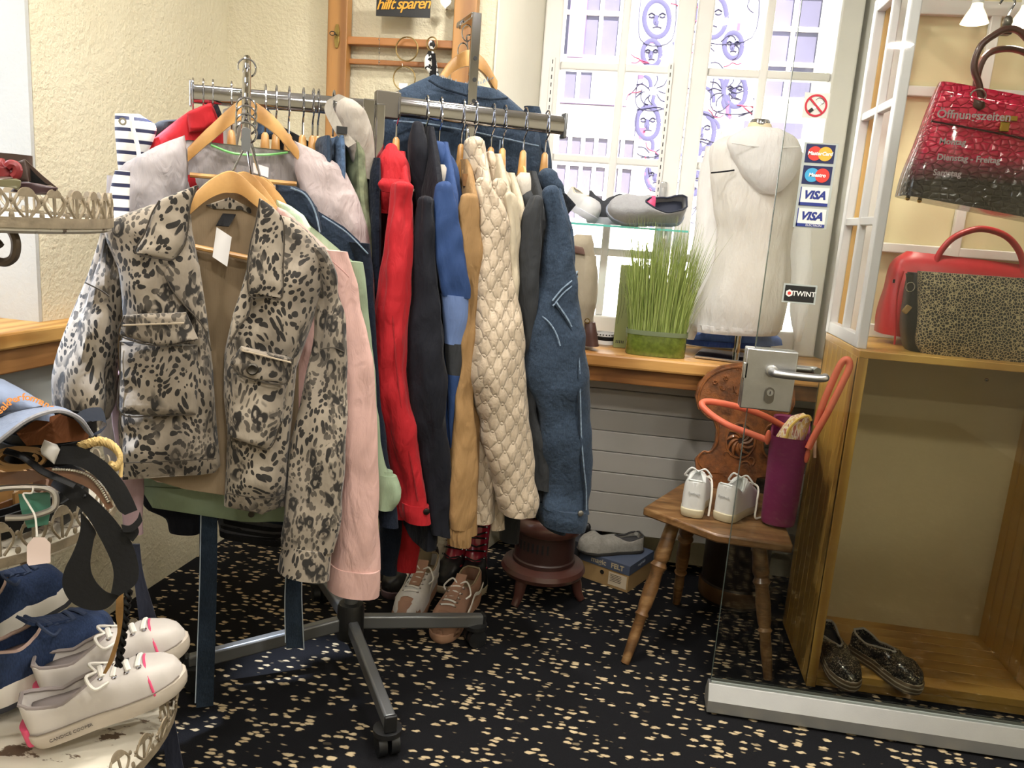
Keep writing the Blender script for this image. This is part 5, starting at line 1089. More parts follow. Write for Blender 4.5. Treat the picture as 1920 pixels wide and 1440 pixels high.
# white lattice (old sash) on the side and at the back
def latt(name, par, quad, bars_u, bars_v, fw, bw_, th, mat, thdir):
    """quad: (origin, u vector, v vector) sash outline"""
    o_, u, v = quad; ul, vl = u.length, v.length; un, vn = u.normalized(), v.normalized(); td = V(thdir)
    f = obj(name, MB().beam(o_+un*fw/2, o_+un*fw/2+v, un*fw, td*th), mat, par, False, .003)
    for c in (o_+un*(ul-fw/2),): obj('lattice_stile', MB().beam(c, c+v, un*fw, td*th), mat, f, False, .003)
    for c in (o_+vn*fw/2, o_+vn*(vl-fw/2)): obj('lattice_rail', MB().beam(c+un*.003, c+u-un*.003, vn*fw, td*th*.94), mat, f, False, .003)
    for k in bars_u: obj('lattice_bar', MB().beam(o_+u*k+vn*.003, o_+u*k+v-vn*.003, un*bw_, td*th*.80), mat, f, False, .003)
    for k in bars_v: obj('lattice_bar', MB().beam(o_+v*k+un*.003, o_+v*k+u-un*.003, vn*bw_, td*th*.74), mat, f, False, .003)
    return f
zb = .984
zs_ = [atX(1650, 203, .615).z, atX(1613, 415, .615).z]; ztop = 1.95
lav = plain('white_lattice_paint', '#d8d5d8', .35, 0, .02, 6)
latt('side_lattice', cab, (V((.623, cy0+.03, zb)), V((0, .37, 0)), V((0, 0, ztop-zb))), [.5], [(zs_[0]-zb)/(ztop-zb), (zs_[1]-zb)/(ztop-zb)], .036, .022, .026, lav, (1, 0, 0))
bz = [atY(1800, 175, 2.585).z, atY(1800, 474, 2.585).z]
latt('back_lattice', cab, (V((.66, 2.585, zb)), V((.58, 0, 0)), V((0, 0, ztop-zb))), [.47], [(bz[0]-zb)/(ztop-zb), (bz[1]-zb)/(ztop-zb)], .04, .028, .024, white_paint, (0, 1, 0))
obj('lattice_back_panel', MB().box((.645, 2.60, zb), (1.6, 2.615, 2.0)), plain('cream_panel', '#d8cda6', .8, 0, .05, 5, .15, 60), cab, False)
obj('corner_post', MB().box((.635, 2.575, zb), (.66, 2.60, 2.0)), wood('pine_post', '#cfa868', '#a98048', .5, (1, 1, .1)), cab, False)
# display lamps
for k, (x, y) in enumerate(((1829, 30), (1922, 34))):
    p = atY(x, y, 2.36)
    l = thing('display_lamp', ('lit halogen spot hanging over the hanging croc bag', 'second lit halogen spot at the right edge above the bags')[k], 'lamp', p, 'halogen spots in the display cabinet')
    obj('lamp_cup', MB().lathe(p, [(.012, .035), (.015, .02), (.026, 0), (.034, -.018), (.032, -.018), (.024, 0), (.012, .016)], 24, cap=False), plain('lamp_cup', '#e6dfd0', .25, 0, Emission_Color=srgb('#fff0d2'), Emission_Strength=1.6), l)
    obj('lamp_lens', MB().lathe(p, [(.033, -.016), (.02, -.02), (.003, -.022)], 24), lamp_glow, l)
    obj('lamp_stem', MB().tube([p+UZ*.03, p+UZ*.16], .014, 12), white_paint, l)
    li = bpy.data.lights.new('spot_light', 'SPOT'); li.energy = 8; li.spot_size = R(110); li.spot_blend = .6; li.color = (1, .92, .76); li.shadow_soft_size = .03
    lo = bpy.data.objects.new('spot_light', li); COL.objects.link(lo); lo.location = p-UZ*.03; lo.rotation_euler = V((.05, .0, -1)).to_track_quat('-Z', 'Y').to_euler()
obj('lamp_crossbar', MB().box((.66, 2.34, 1.99), (1.6, 2.38, 2.02)), white_paint, cab, False)
# ---------------------------------------------------------------- bags
croc = NT('red_black_croc'); _v = croc.co()
_z = croc.n('SeparateXYZ', i_Vector=_v).outputs[2]
zA, zB = atY(1800, 200, 2.3).z, atY(1800, 350, 2.3).z
_g = croc.n('MapRange', i_Value=_z, i_1=zB, i_2=zA-.04).outputs[0]
_e = croc.n('TexVoronoi', feature='DISTANCE_TO_EDGE', i_Vector=croc.co((1, 1, 1.5)), i_Scale=48., i_Randomness=.7).outputs['Distance']
croc.set(Base_Color=croc.ramp(croc.math('ADD', _g, croc.math('MULTIPLY', croc.noise(_v, 6, 2), .25)), [(.18, srgb('#2a2224')), (.42, srgb('#7a2c42')), (.62, srgb('#c21c47')), (.95, srgb('#d8204c'))]), Roughness=.18, Coat_Weight=.6, Coat_Roughness=.08)
croc.bump(croc.ramp(_e, [(0, 0.), (.12, .8), (.4, 1.)]), .9, .006); croc = croc.m
gold = plain('gold_metal', '#c9a24a', .2, 1., .05, 10)
hb = thing('handbag', 'red to black croc leather handbag hanging on a hook behind the glass', 'bag', atY(1800, 400, 2.3))
PB1 = Pl((0, 2.30, 0), (0, -1, 0))
obj('body', sweep([(178, 1762, 2010, .028), (230, 1742, 2030, .045), (305, 1716, 2050, .06), (362, 1695, 2065, .07), (404, 1684, 2070, .07)], PB1, tilt=.19, n=36, power=5, wr=.002, hem=False, top=.85), croc, hb)
obj('flap', sheet([(1768, 170), (2010, 216), (2035, 286), (1915, 258), (1746, 226)], PB1.off(.048), .006, .006, wr=.001, nu=20), croc, hb)
obj('flap_edge', tubepx(PB1.off(.055), [(1746, 227), (1830, 242), (1915, 259), (2030, 286)], .0025, 6), plain('dark_plum', '#3c1220', .3), hb)
hm = plain('brown_handle', '#4a2722', .3, 0, .1, 10, .05, 60, Coat_Weight=.3)
obj('handle', MB().tube(cat_rom([PB1.off(.035)(*q) for q in ((1842, 205), (1836, 160), (1826, 125), (1840, 85), (1870, 62), (1892, 54), (1915, 62), (1945, 100), (1960, 150), (1950, 215))], 6), .0085, 10), hm, hb)
obj('handle', MB().tube(cat_rom([PB1.off(-.03)(*q) for q in ((1828, 190), (1832, 145), (1848, 105), (1880, 92), (1920, 98), (1960, 130), (1975, 200))], 6), .0085, 10), hm, hb)
obj('handle_ring', MB().tube([PB1.off(.05)(1834, 180)+XX*(.018*math.cos(q))+ZZ*(.016*math.sin(q)) for q in [2*PI*i/20 for i in range(20)]], .002, 6, closed=True), plain('dark_nickel', '#77736c'), hb)
obj('handle_tab', sheet([(1826, 186), (1846, 188), (1848, 202), (1836, 208), (1824, 200)], PB1.off(.055), .006, .004, nu=5, nv=5), hm, hb)
pdl = obj('padlock', MB().obox(PB1.off(.06)(1883, 238), XX*.011, V((0, .004, 0)), ZZ*.012), gold, hb, bevel=.002)
obj('padlock_shackle', MB().tube([PB1.off(.06)(1886, 226)+XX*(.008*math.cos(q))+ZZ*(.012*math.sin(q)) for q in [PI*i/10 for i in range(11)]], .002, 6), gold, pdl)
obj('turn_plate', MB().obox(PB1.off(.056)(1893, 222), XX*.018, V((0, .002, 0)), ZZ*.006), gold, hb, bevel=.001)
for x in (1702, 1724): obj('base_stud', MB().ball(PB1.off(.02)(x, 372+(x-1702)*.2), .006, 10, 8), gold, hb)
hk = thing('hook', 'chrome S hook with swivel clip carrying the croc handbag', 'hook', PB1(1887, 20))
obj('hook_wire', MB().tube(cat_rom([PB1(*q) for q in ((1874, 8), (1880, 0), (1892, -8), (1903, 4), (1896, 18), (1890, 30))], 5), .003, 8), chrome, hk)
obj('swivel_clip', MB().lathe(PB1(1889, 42), [(.004, .016), (.01, .01), (.012, 0), (.009, -.012), (.004, -.016)], 14), plain('dark_nickel', '#77736c'), hk)
obj('clip_block', MB().obox(PB1.off(.02)(1885, 58), XX*.013, V((0, .012, 0)), ZZ*.010), hm, hk, bevel=.003)
redb = plain('red_bag_leather', '#b3222c', .38, 0, .06, 8, .12, 130)
rb_ = thing('handbag', 'plain red leather handbag with round handles on the cabinet shelf', 'bag', atY(1780, 650, 2.46))
PB2 = Pl((0, 2.47, 0), (0, -1, 0))
obj('body', sweep([(486, 1700, 1960, .03), (510, 1676, 1990, .05), (560, 1660, 2010, .07), (610, 1648, 2020, .085), (645, 1644, 2025, .085)], PB2, tilt=.12, n=36, power=4, wr=.004, hem=False, top=.8), redb, rb_)
obj('side_gusset', tubepx(PB2.off(.075), [(1694, 508), (1684, 540), (1680, 580), (1679, 620), (1677, 646)], .003, 6), redb, rb_)
for off in (.035, -.03): obj('handle', MB().tube(cat_rom([PB2.off(off)(*q) for q in ((1752, 510), (1760, 478), (1785, 448), (1820, 432), (1850, 430), (1885, 442), (1908, 466), (1918, 495), (1912, 522))], 6), .009, 10), redb, rb_)
obj('silver_mark', MB().obox(PB2.off(.07)(1676, 527), XX*.003, V((0, .001, 0)), ZZ*.005), chrome, rb_)
leob = NT('leopard_hair'); _v = leob.co(); _e = leob.n('TexVoronoi', feature='DISTANCE_TO_EDGE', i_Vector=leob.co((1, 1, 1)), i_Scale=135., i_Randomness=1.).outputs['Distance']
leob.set(Base_Color=leob.ramp(_e, [(.05, srgb('#b7a67f')), (.12, srgb('#1e1a16'))]), Roughness=.55, Sheen_Weight=.3); leob.bump(leob.noise(_v, 300, 2), .3, .001); leob = leob.m
lb = thing('shoulder_bag', 'black bag with small leopard print flap on the cabinet shelf', 'bag', atY(1800, 680, 2.3))
PB3 = Pl((0, 2.325, 0), (0, -1, 0))
obj('body', sweep([(520, 1703, 1990, .03), (560, 1697, 2000, .05), (620, 1690, 2005, .06), (655, 1694, 2005, .055), (668, 1702, 2000, .045)], PB3, tilt=.07, n=36, power=4, wr=.002, hem=False, top=.8), plain('black_bag_leather', '#1b1b1d', .4, 0, .1, 12, .1, 120), lb)
obj('flap', sweep([(518, 1722, 2005, .02), (540, 1722, 2006, .03), (600, 1720, 2008, .034), (650, 1716, 2010, .030), (676, 1730, 2010, .02)], PB3.off(.045), tilt=.07, n=30, power=5, wr=.001, hem=False, top=.9), leob, lb)
obj('ring', MB().tube([PB3.off(.06)(1707, 538)+XX*(.011*math.cos(q))+ZZ*(.012*math.sin(q)) for q in [2*PI*i/20 for i in range(20)]], .0014, 6, closed=True), chrome, lb)
obj('strap_tab', strip(PB3.off(.05), [(1698, 512), (1700, 530), (1702, 548)], [(1712, 516), (1712, 532), (1710, 548)]), plain('black_bag_leather', '#1b1b1d'), lb)
obj('hang_charm', MB().obox(PB3.off(.062)(1700, 580), V((.006, 0, .010)), V((0, .004, 0)), V((-.012, 0, .006))*.6), plain('tan_charm', '#9a7a4a', .6), lb, bevel=.003)
# ---------------------------------------------------------------- slip-on shoes in the cabinet
glit = NT('black_glitter'); _v = glit.co(); _vo = glit.n('TexVoronoi', i_Vector=_v, i_Scale=420.)
_r = glit.n('SeparateColor', i_Color=_vo.outputs['Color']).outputs[0]
glit.set(Base_Color=glit.ramp(_r, [(.80, srgb('#2c2924')), (.84, srgb('#cfc8b4'))]), Metallic=glit.ramp(_r, [(.78, .2), (.84, 1.)]), Roughness=.28)
glit.bump(_r, .8, .002); glit = glit.m
esp = NT('striped_platform'); _z = esp.n('SeparateXYZ', i_Vector=esp.co()).outputs[2]
esp.set(Base_Color=esp.mix(esp.ramp(esp.math('FRACT', esp.math('MULTIPLY', esp.math('SUBTRACT', _z, .05), 78.)), [(.66, 0.), (.7, 1.)]), srgb('#6d5a42'), srgb('#c9bda6')), Roughness=.7); esp = esp.m
for k, (h_, t_, lab) in enumerate(((atZ(1600, 1222, .052), atZ(1722, 1305, .052), 'black glitter slip-on with striped platform sole, right one in the cabinet'), (atZ(1540, 1205, .052), atZ(1596, 1300, .052), 'black glitter slip-on half hidden by the cabinet side, left one'))):
    shoe('slip_on_shoe', lab, h_, t_, glit, esp, W=.085, sole_t=.036, h=.05, open_x=.55, lining=plain('black_lining', '#1c1b1b', .8), group='glitter slip-ons', side=1-2*k, rim=plain('silver_piping', '#b5b0a8', .4), toe_h=.038, heel_tab=plain('brown_tab', '#6b4a30', .6), hs=.9)
# ================================================================ carved stool
sw = NT('worn_oak'); _v = sw.co(); _n = sw.noise(sw.co((.6, 3, 3)), 9, 5, .6, .6)
sw.set(Base_Color=sw.ramp(_n, [(.25, srgb('#3a2816')), (.5, srgb('#745230')), (.75, srgb('#a07e54'))]), Roughness=.4, Coat_Weight=.25); sw.bump(sw.noise(_v, 40, 4), .25, .003); sw = sw.m
cw = NT('carved_walnut'); _v = cw.co(); cw.set(Base_Color=cw.ramp(cw.noise(_v, 35, 4, .6), [(.3, srgb('#4a2811')), (.7, srgb('#93592b'))]), Roughness=.35, Coat_Weight=.3)
cw.bump(cw.noise(_v, 90, 4, .6, 1.2), .5, .004); cw = cw.m
SZ = .455
stool = thing('carved_chair', 'small wooden chair with carved shield back and turned splayed legs', 'chair', (.32, 2.45, 0))
s4 = [atZ(1206, 951, SZ), atZ(1345, 1002, SZ), atZ(1488, 1022, SZ), V((.515, 2.55, SZ)), V((.38, 2.575, SZ)), V((.225, 2.57, SZ))]
m = MB().prism([(p.x, p.y, SZ-.026) for p in s4], (0, 0, .026)); obj('seat', m, sw, stool, True, .006)
def turned_leg(a, b, nm='leg'):
    a, b = V(a), V(b); L = (b-a).length
    pf = [(.014, 0), (.020, .03), (.022, .2), (.0245, .30), (.019, .33), (.026, .36), (.019, .39), (.022, .5), (.020, .62), (.016, .66), (.021, .68), (.016, .70), (.0165, .82), (.013, 1)]
    obj(nm, MB().lathe(a, [(r, z*L) for r, z in pf], 16, axis=(b-a)), sw, stool)
ft = [atZ(1172, 1243), atZ(1268, 1131), atZ(1440, 1273)]
turned_leg((.20, 2.33, SZ-.02), ft[0]); turned_leg((.25, 2.47, SZ-.02), ft[1]); turned_leg((.43, 2.29, SZ-.02), ft[2]); turned_leg((.45, 2.47, SZ-.02), (.55, 2.60, 0))
BKp = Pl((.37, 2.548, SZ), V((.04, -.99, .13)))
def c8(*q): return [(1060+a*.29167, 640+b*.29167) for a, b in q]
half = c8((885, 862), (840, 805), (835, 762), (870, 722), (905, 727), (942, 702), (966, 650), (972, 570), (955, 512), (905, 485), (852, 432), (836, 350), (860, 268), (920, 200), (1000, 158), (1090, 140), (1175, 135))
cen = 1175*.29167+1060
rt = [(2*cen-x-(y-700)*.12+ (y-700)*-.12, y+.075*2*(cen-x)) for x, y in half[::-1][1:]]
ol = half+rt
pts3 = [BKp(*p) for p in ol]
pts3 = pts3[1:-1]+[BKp.p+XX*q[0]+BKp.n*0+V((0, 0, q[1])) for q in ((.085, .05), (.075, -.02), (-.075, -.02), (-.105, .05))]
m = MB().prism([p-BKp.n*.024 for p in pts3], BKp.n*.024); bk = obj('carved_back', m, cw, stool, True, .004)
ctr = BKp(cen-2, 640+.29167*640)
# carved border, rosette and leaf scrolls as relief
dense = cat_rom([BKp.off(.001)(*p) for p in ol], 3); cc3 = sum(dense, V())/len(dense)
obj('carved_border', MB().tube([p.lerp(cc3, .07) for p in dense], .004, 6, closed=True), cw, bk)
bx_, bz_ = XX, (ZZ+V((0, .13, 0))).normalized()
ctr = BKp(1388, 826)
obj('rosette_ring', MB().tube([ctr+(bx_*math.cos(q)+bz_*math.sin(q)*1.25)*.045 for q in [2*PI*i/28 for i in range(28)]], .005, 6, closed=True), cw, bk)
obj('rosette_well', MB().prism([ctr-BKp.n*.002+(bx_*math.cos(q)+bz_*math.sin(q)*1.25)*.042 for q in [2*PI*i/28 for i in range(28)]], BKp.n*.004), plain('dark_walnut', '#2c170b', .6), bk)
for i in range(11):
    q = 2*PI*i/11; pp = [ctr+BKp.n*.003+(bx_*math.cos(q+t*.9)+bz_*math.sin(q+t*.9)*1.25)*(.008+.034*t) for t in [k/6 for k in range(7)]]
    obj('rosette_petal', MB().tube(pp, [.003+.004*math.sin(PI*k/6) for k in range(7)], 6), cw, bk)
random.seed(3)
rel = MB()
for i in range(30):
    u, w_ = random.uniform(-.085, .085), random.uniform(.02, .40)
    if (u/.06)**2+((w_-.2)/.07)**2 < 1.3: continue
    p = V((ctr.x, ctr.y, SZ))+bx_*u+bz_*w_; p = p-BKp.n*((p-BKp.p).dot(BKp.n))
    if w_ < .28 and w_ > .1 and abs(u) > .06: continue
    a0 = random.uniform(0, 6.28); rr = random.uniform(.01, .022)
    obj('carved_scroll', MB().tube([p+BKp.n*.001+(bx_*math.cos(a0+t*4)+bz_*math.sin(a0+t*4))*rr*(1-.75*t) for t in [k/10 for k in range(11)]], [.004*(1-.5*k/10) for k in range(11)], 6), cw, bk)
for x, y in ((1341, 717), (1361, 709), (1391, 718)):
    for i in range(6): obj('carved_berry', MB().ball(BKp.off(.002)(x, y)+bx_*(.006*math.cos(i*1.05))+bz_*(.006*math.sin(i*1.05)), .0032, 8, 6), cw, bk)
# white sneakers on the stool
wl_ = plain('bright_white_leather', '#d6d6d4', .45, 0, .03, 10, .06, 80); ws_ = plain('cream_sole', '#c9bfa2', .55)
for k, (h_, d_, lab) in enumerate(((atZ(1296, 971, SZ+.002), V((.04, .20, 0)), 'white leather sneaker on the carved chair, left of the pair'), (atZ(1352, 978, SZ+.002), V((.10, .19, 0)), 'white leather sneaker with trailing laces on the carved chair, beside the tote'))):
    t, Mx, L = shoe('sneaker', lab, h_, h_+d_.normalized()*.215, wl_, ws_, W=.082, sole_t=.026, heel_t=.028, h=.088, open_x=.50, lining=plain('white_lining', '#cfd3d2', .8), group='white sneakers on the chair', side=1-2*k, lace=plain('pure_white_lace', '#e6e6e4', .8), nl=4, toe_h=.045, hs=.95)
    x3, y3_, z3 = (Mx.to_3x3() @ V((0, -1, 0))), (Mx.to_3x3() @ V((1, 0, 0))), (Mx.to_3x3() @ V((0, 0, 1)))
    obj('heel_counter', XM().lathe((.030, 0, .055), [(.030, -.025), (.032, 0), (.029, .022)], 24, cap=False).put(Mx), wl_, t)
    letter('Reebok', .011, Mx @ V((-.0035, 0, .074)), x3, z3, plain('embossed_white', '#b9b9b7', .6), t, 'heel_lettering', extrude=.001)
    if k:
        m = XM(); m.tube(cat_rom([V((.11, -.02, .10)), V((.12, -.052, .09)), V((.10, -.062, .05)), V((.09, -.066, .008)), V((.11, -.075, .005))], 6), .003, 6); obj('trailing_lace', m.put(Mx), lace_w, t)
    else:
        m = XM(); m.tube(cat_rom([V((.10, -.02, .10)), V((.07, -.038, .10)), V((.03, -.046, .07)), V((.015, -.046, .01))], 6), .003, 6); obj('trailing_lace', m.put(Mx), lace_w, t)
# tote bag
tote = thing('tote_bag', 'magenta rubber tote bag with coral handles on the carved chair', 'bag', (.46, 2.42, SZ))
mag = plain('magenta_rubber', '#7a2455', .5, 0, .04, 6, .04, 140); coral = plain('coral_handle', '#d76a4e', .45, 0, .06, 12, .05, 60)
bl0, br0 = atZ(1424, 985, SZ), atZ(1489, 997, SZ); ux = (br0-bl0); ux.z = 0; wE = ux.length; ux.normalize(); uy = V((-ux.y, ux.x, 0))
zT = atY(1475, 822, br0.y).z
def rrect(c, hw_, hl, r, n=5):
    out = []
    for sx, sy, a0 in ((1, 1, 0), (-1, 1, 90), (-1, -1, 180), (1, -1, 270)):
        for k in range(n): a = R(a0+90*k/(n-1)); out.append(c+ux*(sx*(hw_-r)+r*math.cos(a))+uy*(sy*(hl-r)+r*math.sin(a)))
    return out
hl = .145; tc = (bl0+br0)/2+uy*(hl-.01); rings = []
for t_, k in ((0, .86), (.03, .97), (.10, 1.0), (.6, 1.06), (1., 1.12)): rings.append(rrect(V((tc.x, tc.y, SZ+.001+(zT-SZ)*t_)), wE/2*k, hl*k, .035))
rings += [rrect(V((tc.x, tc.y, zT+.004)), wE/2*1.13, hl*1.125, .035), rrect(V((tc.x, tc.y, zT)), wE/2*1.02, hl*1.06, .03), rrect(V((tc.x, tc.y, SZ+.03)), wE/2*.9, hl*.95, .03)]
obj('body', MB().loft(rings), mag, tote)
def hnd(px, Y0, Y1): 
    n = len(px); return obj('handle', MB().tube(cat_rom([atY(x, y, Y0+(Y1-Y0)*i/(n-1)) for i, (x, y) in enumerate(px)], 6), .0095, 12), coral, tote)
hnd(c8((1312, 640), (1180, 590), (1060, 545), (950, 480), (880, 415), (900, 388), (1000, 397), (1150, 432), (1280, 480), (1400, 545)), br0.y+.02, br0.y+.15)
hnd(c8((1560, 690), (1600, 610), (1690, 450), (1770, 290), (1825, 170), (1815, 118), (1775, 140), (1720, 250), (1650, 420), (1615, 540)), br0.y-.02, br0.y+.01)
for x, y in ((1513, 862), (1440, 828)): obj('handle_end', MB().ball(atY(x, y-8, br0.y-.006), (.008, .005, .022), 10, 8), coral, tote)
obj('clasp_strap', strip(Pl((0, br0.y+.02, 0), (0, -1, 0)), [(1524, 826), (1525, 858)], [(1531, 826), (1530, 858)]), plain('nude_strap', '#c9a08a', .6), tote)
lin = NT('patterned_lining'); _v = lin.co((60, 60, 25), (.4, .3, 0)); lin.set(Base_Color=lin.ramp(lin.noise(_v, 1.2, 2), [(.35, srgb('#c9a0a8')), (.45, srgb('#d8b25a')), (.55, srgb('#e6dcc8')), (.62, srgb('#b06a5a'))]), Roughness=.7); lin = lin.m
PL2 = Pl((0, br0.y+.06, 0), (0, -1, 0))
obj('lining_pouch', sheet(c8((1360, 625), (1400, 560), (1460, 490), (1540, 468), (1580, 500), (1560, 580), (1540, 640), (1420, 650)), PL2, .02, .015, wr=.006), lin, tote)
obj('pouch_zip', tubepx(PL2.off(.02), c8((1420, 630), (1440, 560), (1500, 500), (1560, 480), (1580, 510)), .004, 6), plain('yellow_zip', '#d9b95e', .6), tote)
# dark churn behind the stool
ch = thing('milk_churn', 'dark brown metal churn standing behind the carved chair', 'churn', (.455, 2.725, 0))
obj('body', MB().lathe((.455, 2.725, 0), [(.10, .003), (.112, .01), (.116, .03), (.116, .07), (.110, .08), (.112, .09), (.112, .36), (.10, .42), (.07, .46), (.065, .50), (.075, .51)], 36), plain('dark_churn', '#2f241e', .4, .5, .2, 8, .1, 40), ch)
obj('base_band', MB().lathe((.455, 2.725, 0), [(.117, .022), (.119, .03), (.119, .068), (.117, .075)], 36, cap=False), plain('churn_band', '#5a4128', .4, .5, .2, 12), ch)
# ================================================================ on the floor under the rack
sc_ = atY(1017, 1075, 2.56)
SX, SY = sc_.x, 2.56
enam = plain('brown_enamel', '#4a2c26', .28, 0, .12, 9, .05, 30, Coat_Weight=.4, Coat_Roughness=.2)
stv = thing('enamel_stove', 'small brown enamel stove with flared rings and curved feet', 'stove', (SX, SY, 0))
c0 = V((SX, SY, 0))
obj('base_ring', MB().lathe(c0, [(.09, .088), (.120, .086), (.138, .094), (.144, .108), (.138, .122), (.118, .132), (.09, .134)], 40), enam, stv)
obj('drum', MB().lathe(c0, [(.103, .13), (.107, .134), (.107, .146), (.102, .15), (.102, .245)], 40), plain('dark_enamel', '#35201d', .4, 0, .12, 9), stv)
obj('top_ring', MB().lathe(c0+V((.006, 0, 0)), [(.10, .24), (.114, .246), (.122, .262), (.118, .284), (.104, .298), (.086, .302), (.08, .296)], 40), enam, stv)
for i in range(9):
    a = R(205+i*9.5); d = V((math.cos(a), math.sin(a), 0)); t = V((-d.y, d.x, 0))
    obj('air_slot', MB().obox(c0+d*.1022+UZ*.205, d*.0012, t*.0035, UZ*.016), black_plastic, stv)
for i in range(3):
    a = R(238+120*i); d = V((math.cos(a), math.sin(a), 0))
    obj('foot', MB().tube(cat_rom([c0+d*.105+UZ*.10, c0+d*.118+UZ*.06, c0+d*.125+UZ*.03, c0+d*.140+UZ*.004], 5), [.022-.0006*k for k in range(16)], 10), enam, stv)
obj('side_knob', MB().ball(c0+V((.138, -.02, .272)), (.012, .01, .016), 12, 8), black_plastic, stv)
obj('latch', MB().obox(c0+V((.075, -.092, .300)), V((.007, 0, 0)), V((0, .004, 0)), V((0, 0, .012))), enam, stv, bevel=.002)
tag(obj('brass_dish', MB().lathe(c0+V((-.012, -.01, .300)), [(.05, 0), (.075, .006), (.088, .012), (.086, .016), (.07, .010), (.02, .006)], 36), plain('yellow_brass', '#b59a3e', .3, .7, .1, 8)), 'shallow yellow brass dish lying on the enamel stove', 'dish')
# shoe box with felt slipper
b0, b1 = atZ(1175.5, 1112), atZ(1100, 1085); bu = (b1-b0); bu.z = 0; bu.normalize(); bv = V((bu.y, -bu.x, 0));
if bv.y < 0: bv = -bv
kraft = plain('kraft_card', '#a08257', .8, 0, .06, 12, .05, 90); lid_b = plain('lid_blue_grey', '#4d566b', .6, 0, .04, 8)
bx = thing('shoe_box', 'kraft shoe box with blue grey lid standing beside the stove', 'box', b0)
Wb, Db, Hb = .20, .19, .098
cB = b0+bu*Wb/2+bv*Db/2
obj('carton', MB().obox(cB+UZ*Hb/2, bu*Wb/2, bv*Db/2, UZ*Hb/2), kraft, bx, False, .001)
obj('lid', MB().obox(cB+UZ*(Hb-.015), bu*(Wb/2+.002), bv*(Db/2+.002), UZ*.018), lid_b, bx, False, .001)
fc = b0-bv*.0028; mxd = -bu
letter('magic', .027, fc+bu*.122+UZ*(Hb-.015), mxd, UZ, plain('letter_cream', '#b8a98c', .7), bx, 'box_print', extrude=.0003, bold=.0005)
letter('FELT', .025, fc+bu*.046+UZ*(Hb-.015), mxd, UZ, plain('letter_cream', '#b8a98c'), bx, 'box_print', extrude=.0003, bold=.0008)
sd_ = b0-bu*.0028
letter('magicfelt', .016, sd_+bv*.09+UZ*(Hb-.012), bv, UZ, plain('letter_pale', '#8f97a8', .7), bx, 'box_print', extrude=.0003)
obj('box_label', MB().obox(b0-bv*.0007+bu*.042+UZ*.034, bu*.036, bv*.0005, UZ*.024), plain('label_card', '#c9b9a0', .8), bx, False)
for k in range(5): obj('label_line', MB().obox(b0-bv*.0014+bu*(.05-.002*(k % 2))+UZ*(.050-.006*k), bu*.022, bv*.0003, UZ*.0008), blk, bx, False)
disc_p = b0-bv*.0007+bu*.105+UZ*.046
obj('finger_hole', MB().lathe(disc_p, [(.008, 0), (.008, .001)], 16, axis=-bv), blk, bx)
felt = plain('grey_felt', '#8f8b84', .95, 0, .14, 90, .5, 220)
sl_ = cB+UZ*(Hb+.004)
shoe('felt_slipper', 'grey wool felt slipper lying on the shoe box', sl_-bu*.06+bv*.07, sl_+bu*.10-bv*.115, felt, plain('dark_felt_sole', '#3c3a38', .8), W=.10, sole_t=.014, h=.05, open_x=.42, lining=plain('dark_felt', '#3a393a', .9), cat='slipper', toe_h=.05, rim=plain('dark_felt', '#3a393a'))
tag(obj('dark_box', MB().obox(cB+bv*.0+bu*.18+UZ*.06, bu*.07, bv*.08, UZ*.06), plain('dark_card', '#33343a', .7), smooth=False), 'dark box standing behind the kraft shoe box', 'box')
# boots
rl_ = plain('red_boot_leather', '#8e1f30', .25, 0, .15, 14, .12, 80, Coat_Weight=.4); br_ = plain('black_boot_rubber', '#19191b', .35, 0, .1, 14); bs_ = plain('cream_boot_sole', '#b8ab90', .6)
def boot(lab, toe, ang, mat, sole, sh=.22, lc=None, shaft=True, g='winter boots under the rack'):
    d = V((math.sin(ang), math.cos(ang), 0)); heel = V(toe)+d*.25
    t, M, L = shoe('winter_boot', lab, heel, toe, br_, sole, W=.098, sole_t=.030, h=.085, open_x=.5, group=g, side=.3, toe_h=.055, cat='boot')
    m = XM(); rings = []
    for x0, x1, w_, z in ((.02, .80, .042, .075), (.02, .62, .041, .10), (.03, .52, .042, .13), (.03, .47, .045, .17), (.03, .46, .048, sh), (.04, .45, .044, sh+.004), (.06, .43, .038, sh-.02)):
        rings.append([V((((x0+x1)/2+(x1-x0)/2*math.cos(q))*L, w_*math.sin(q), z+(.02*(1-math.cos(q)) if z < .09 else 0)*-1)) for q in [2*PI*i/24 for i in range(24)]])
    m.loft(rings); obj('shaft', m.put(M), mat, t)
    m = XM(); m.tube([V((.80*L*1.0, 0, .075))]+[V(((.66+.14*math.cos(a))*L, .043*math.sin(a), .075)) for a in (.6, 1.2, 1.6)], .003, 6); obj('welt_seam', m.put(M), rl_, t)
    for k in range(6):
        z = .10+k*.021*(sh/.23); xf = lerp_tab([(.09, .68), (.11, .60), (.14, .525), (.18, .485), (.3, .475)], z)*L
        m = XM(); sg = 1 if k % 2 else -1; m.tube([V((xf-.010, -.03, z)), V((xf+.004, 0, z+.006*sg)), V((xf-.010, .03, z))], .003, 6); obj('lace', m.put(M), lc or lea_b, t)
        for s in (-1, 1): m = XM(); m.ball((xf-.010, s*.032, z), .004, 8, 6); obj('eyelet', m.put(M), chrome, t)
    return t
boot('red and black lace-up winter boot, left of the standing pair', atZ(826, 1113), R(6), rl_, bs_)
boot('red and black lace-up winter boot nearest the stove', atZ(884, 1121), R(-8), rl_, bs_)
boot('beige and black rubber boot behind the pink sleeve', atZ(722, 1123), R(24), plain('beige_boot', '#82745a', .5, 0, .1, 10), plain('mauve_sole', '#6b565c', .6), sh=.14)
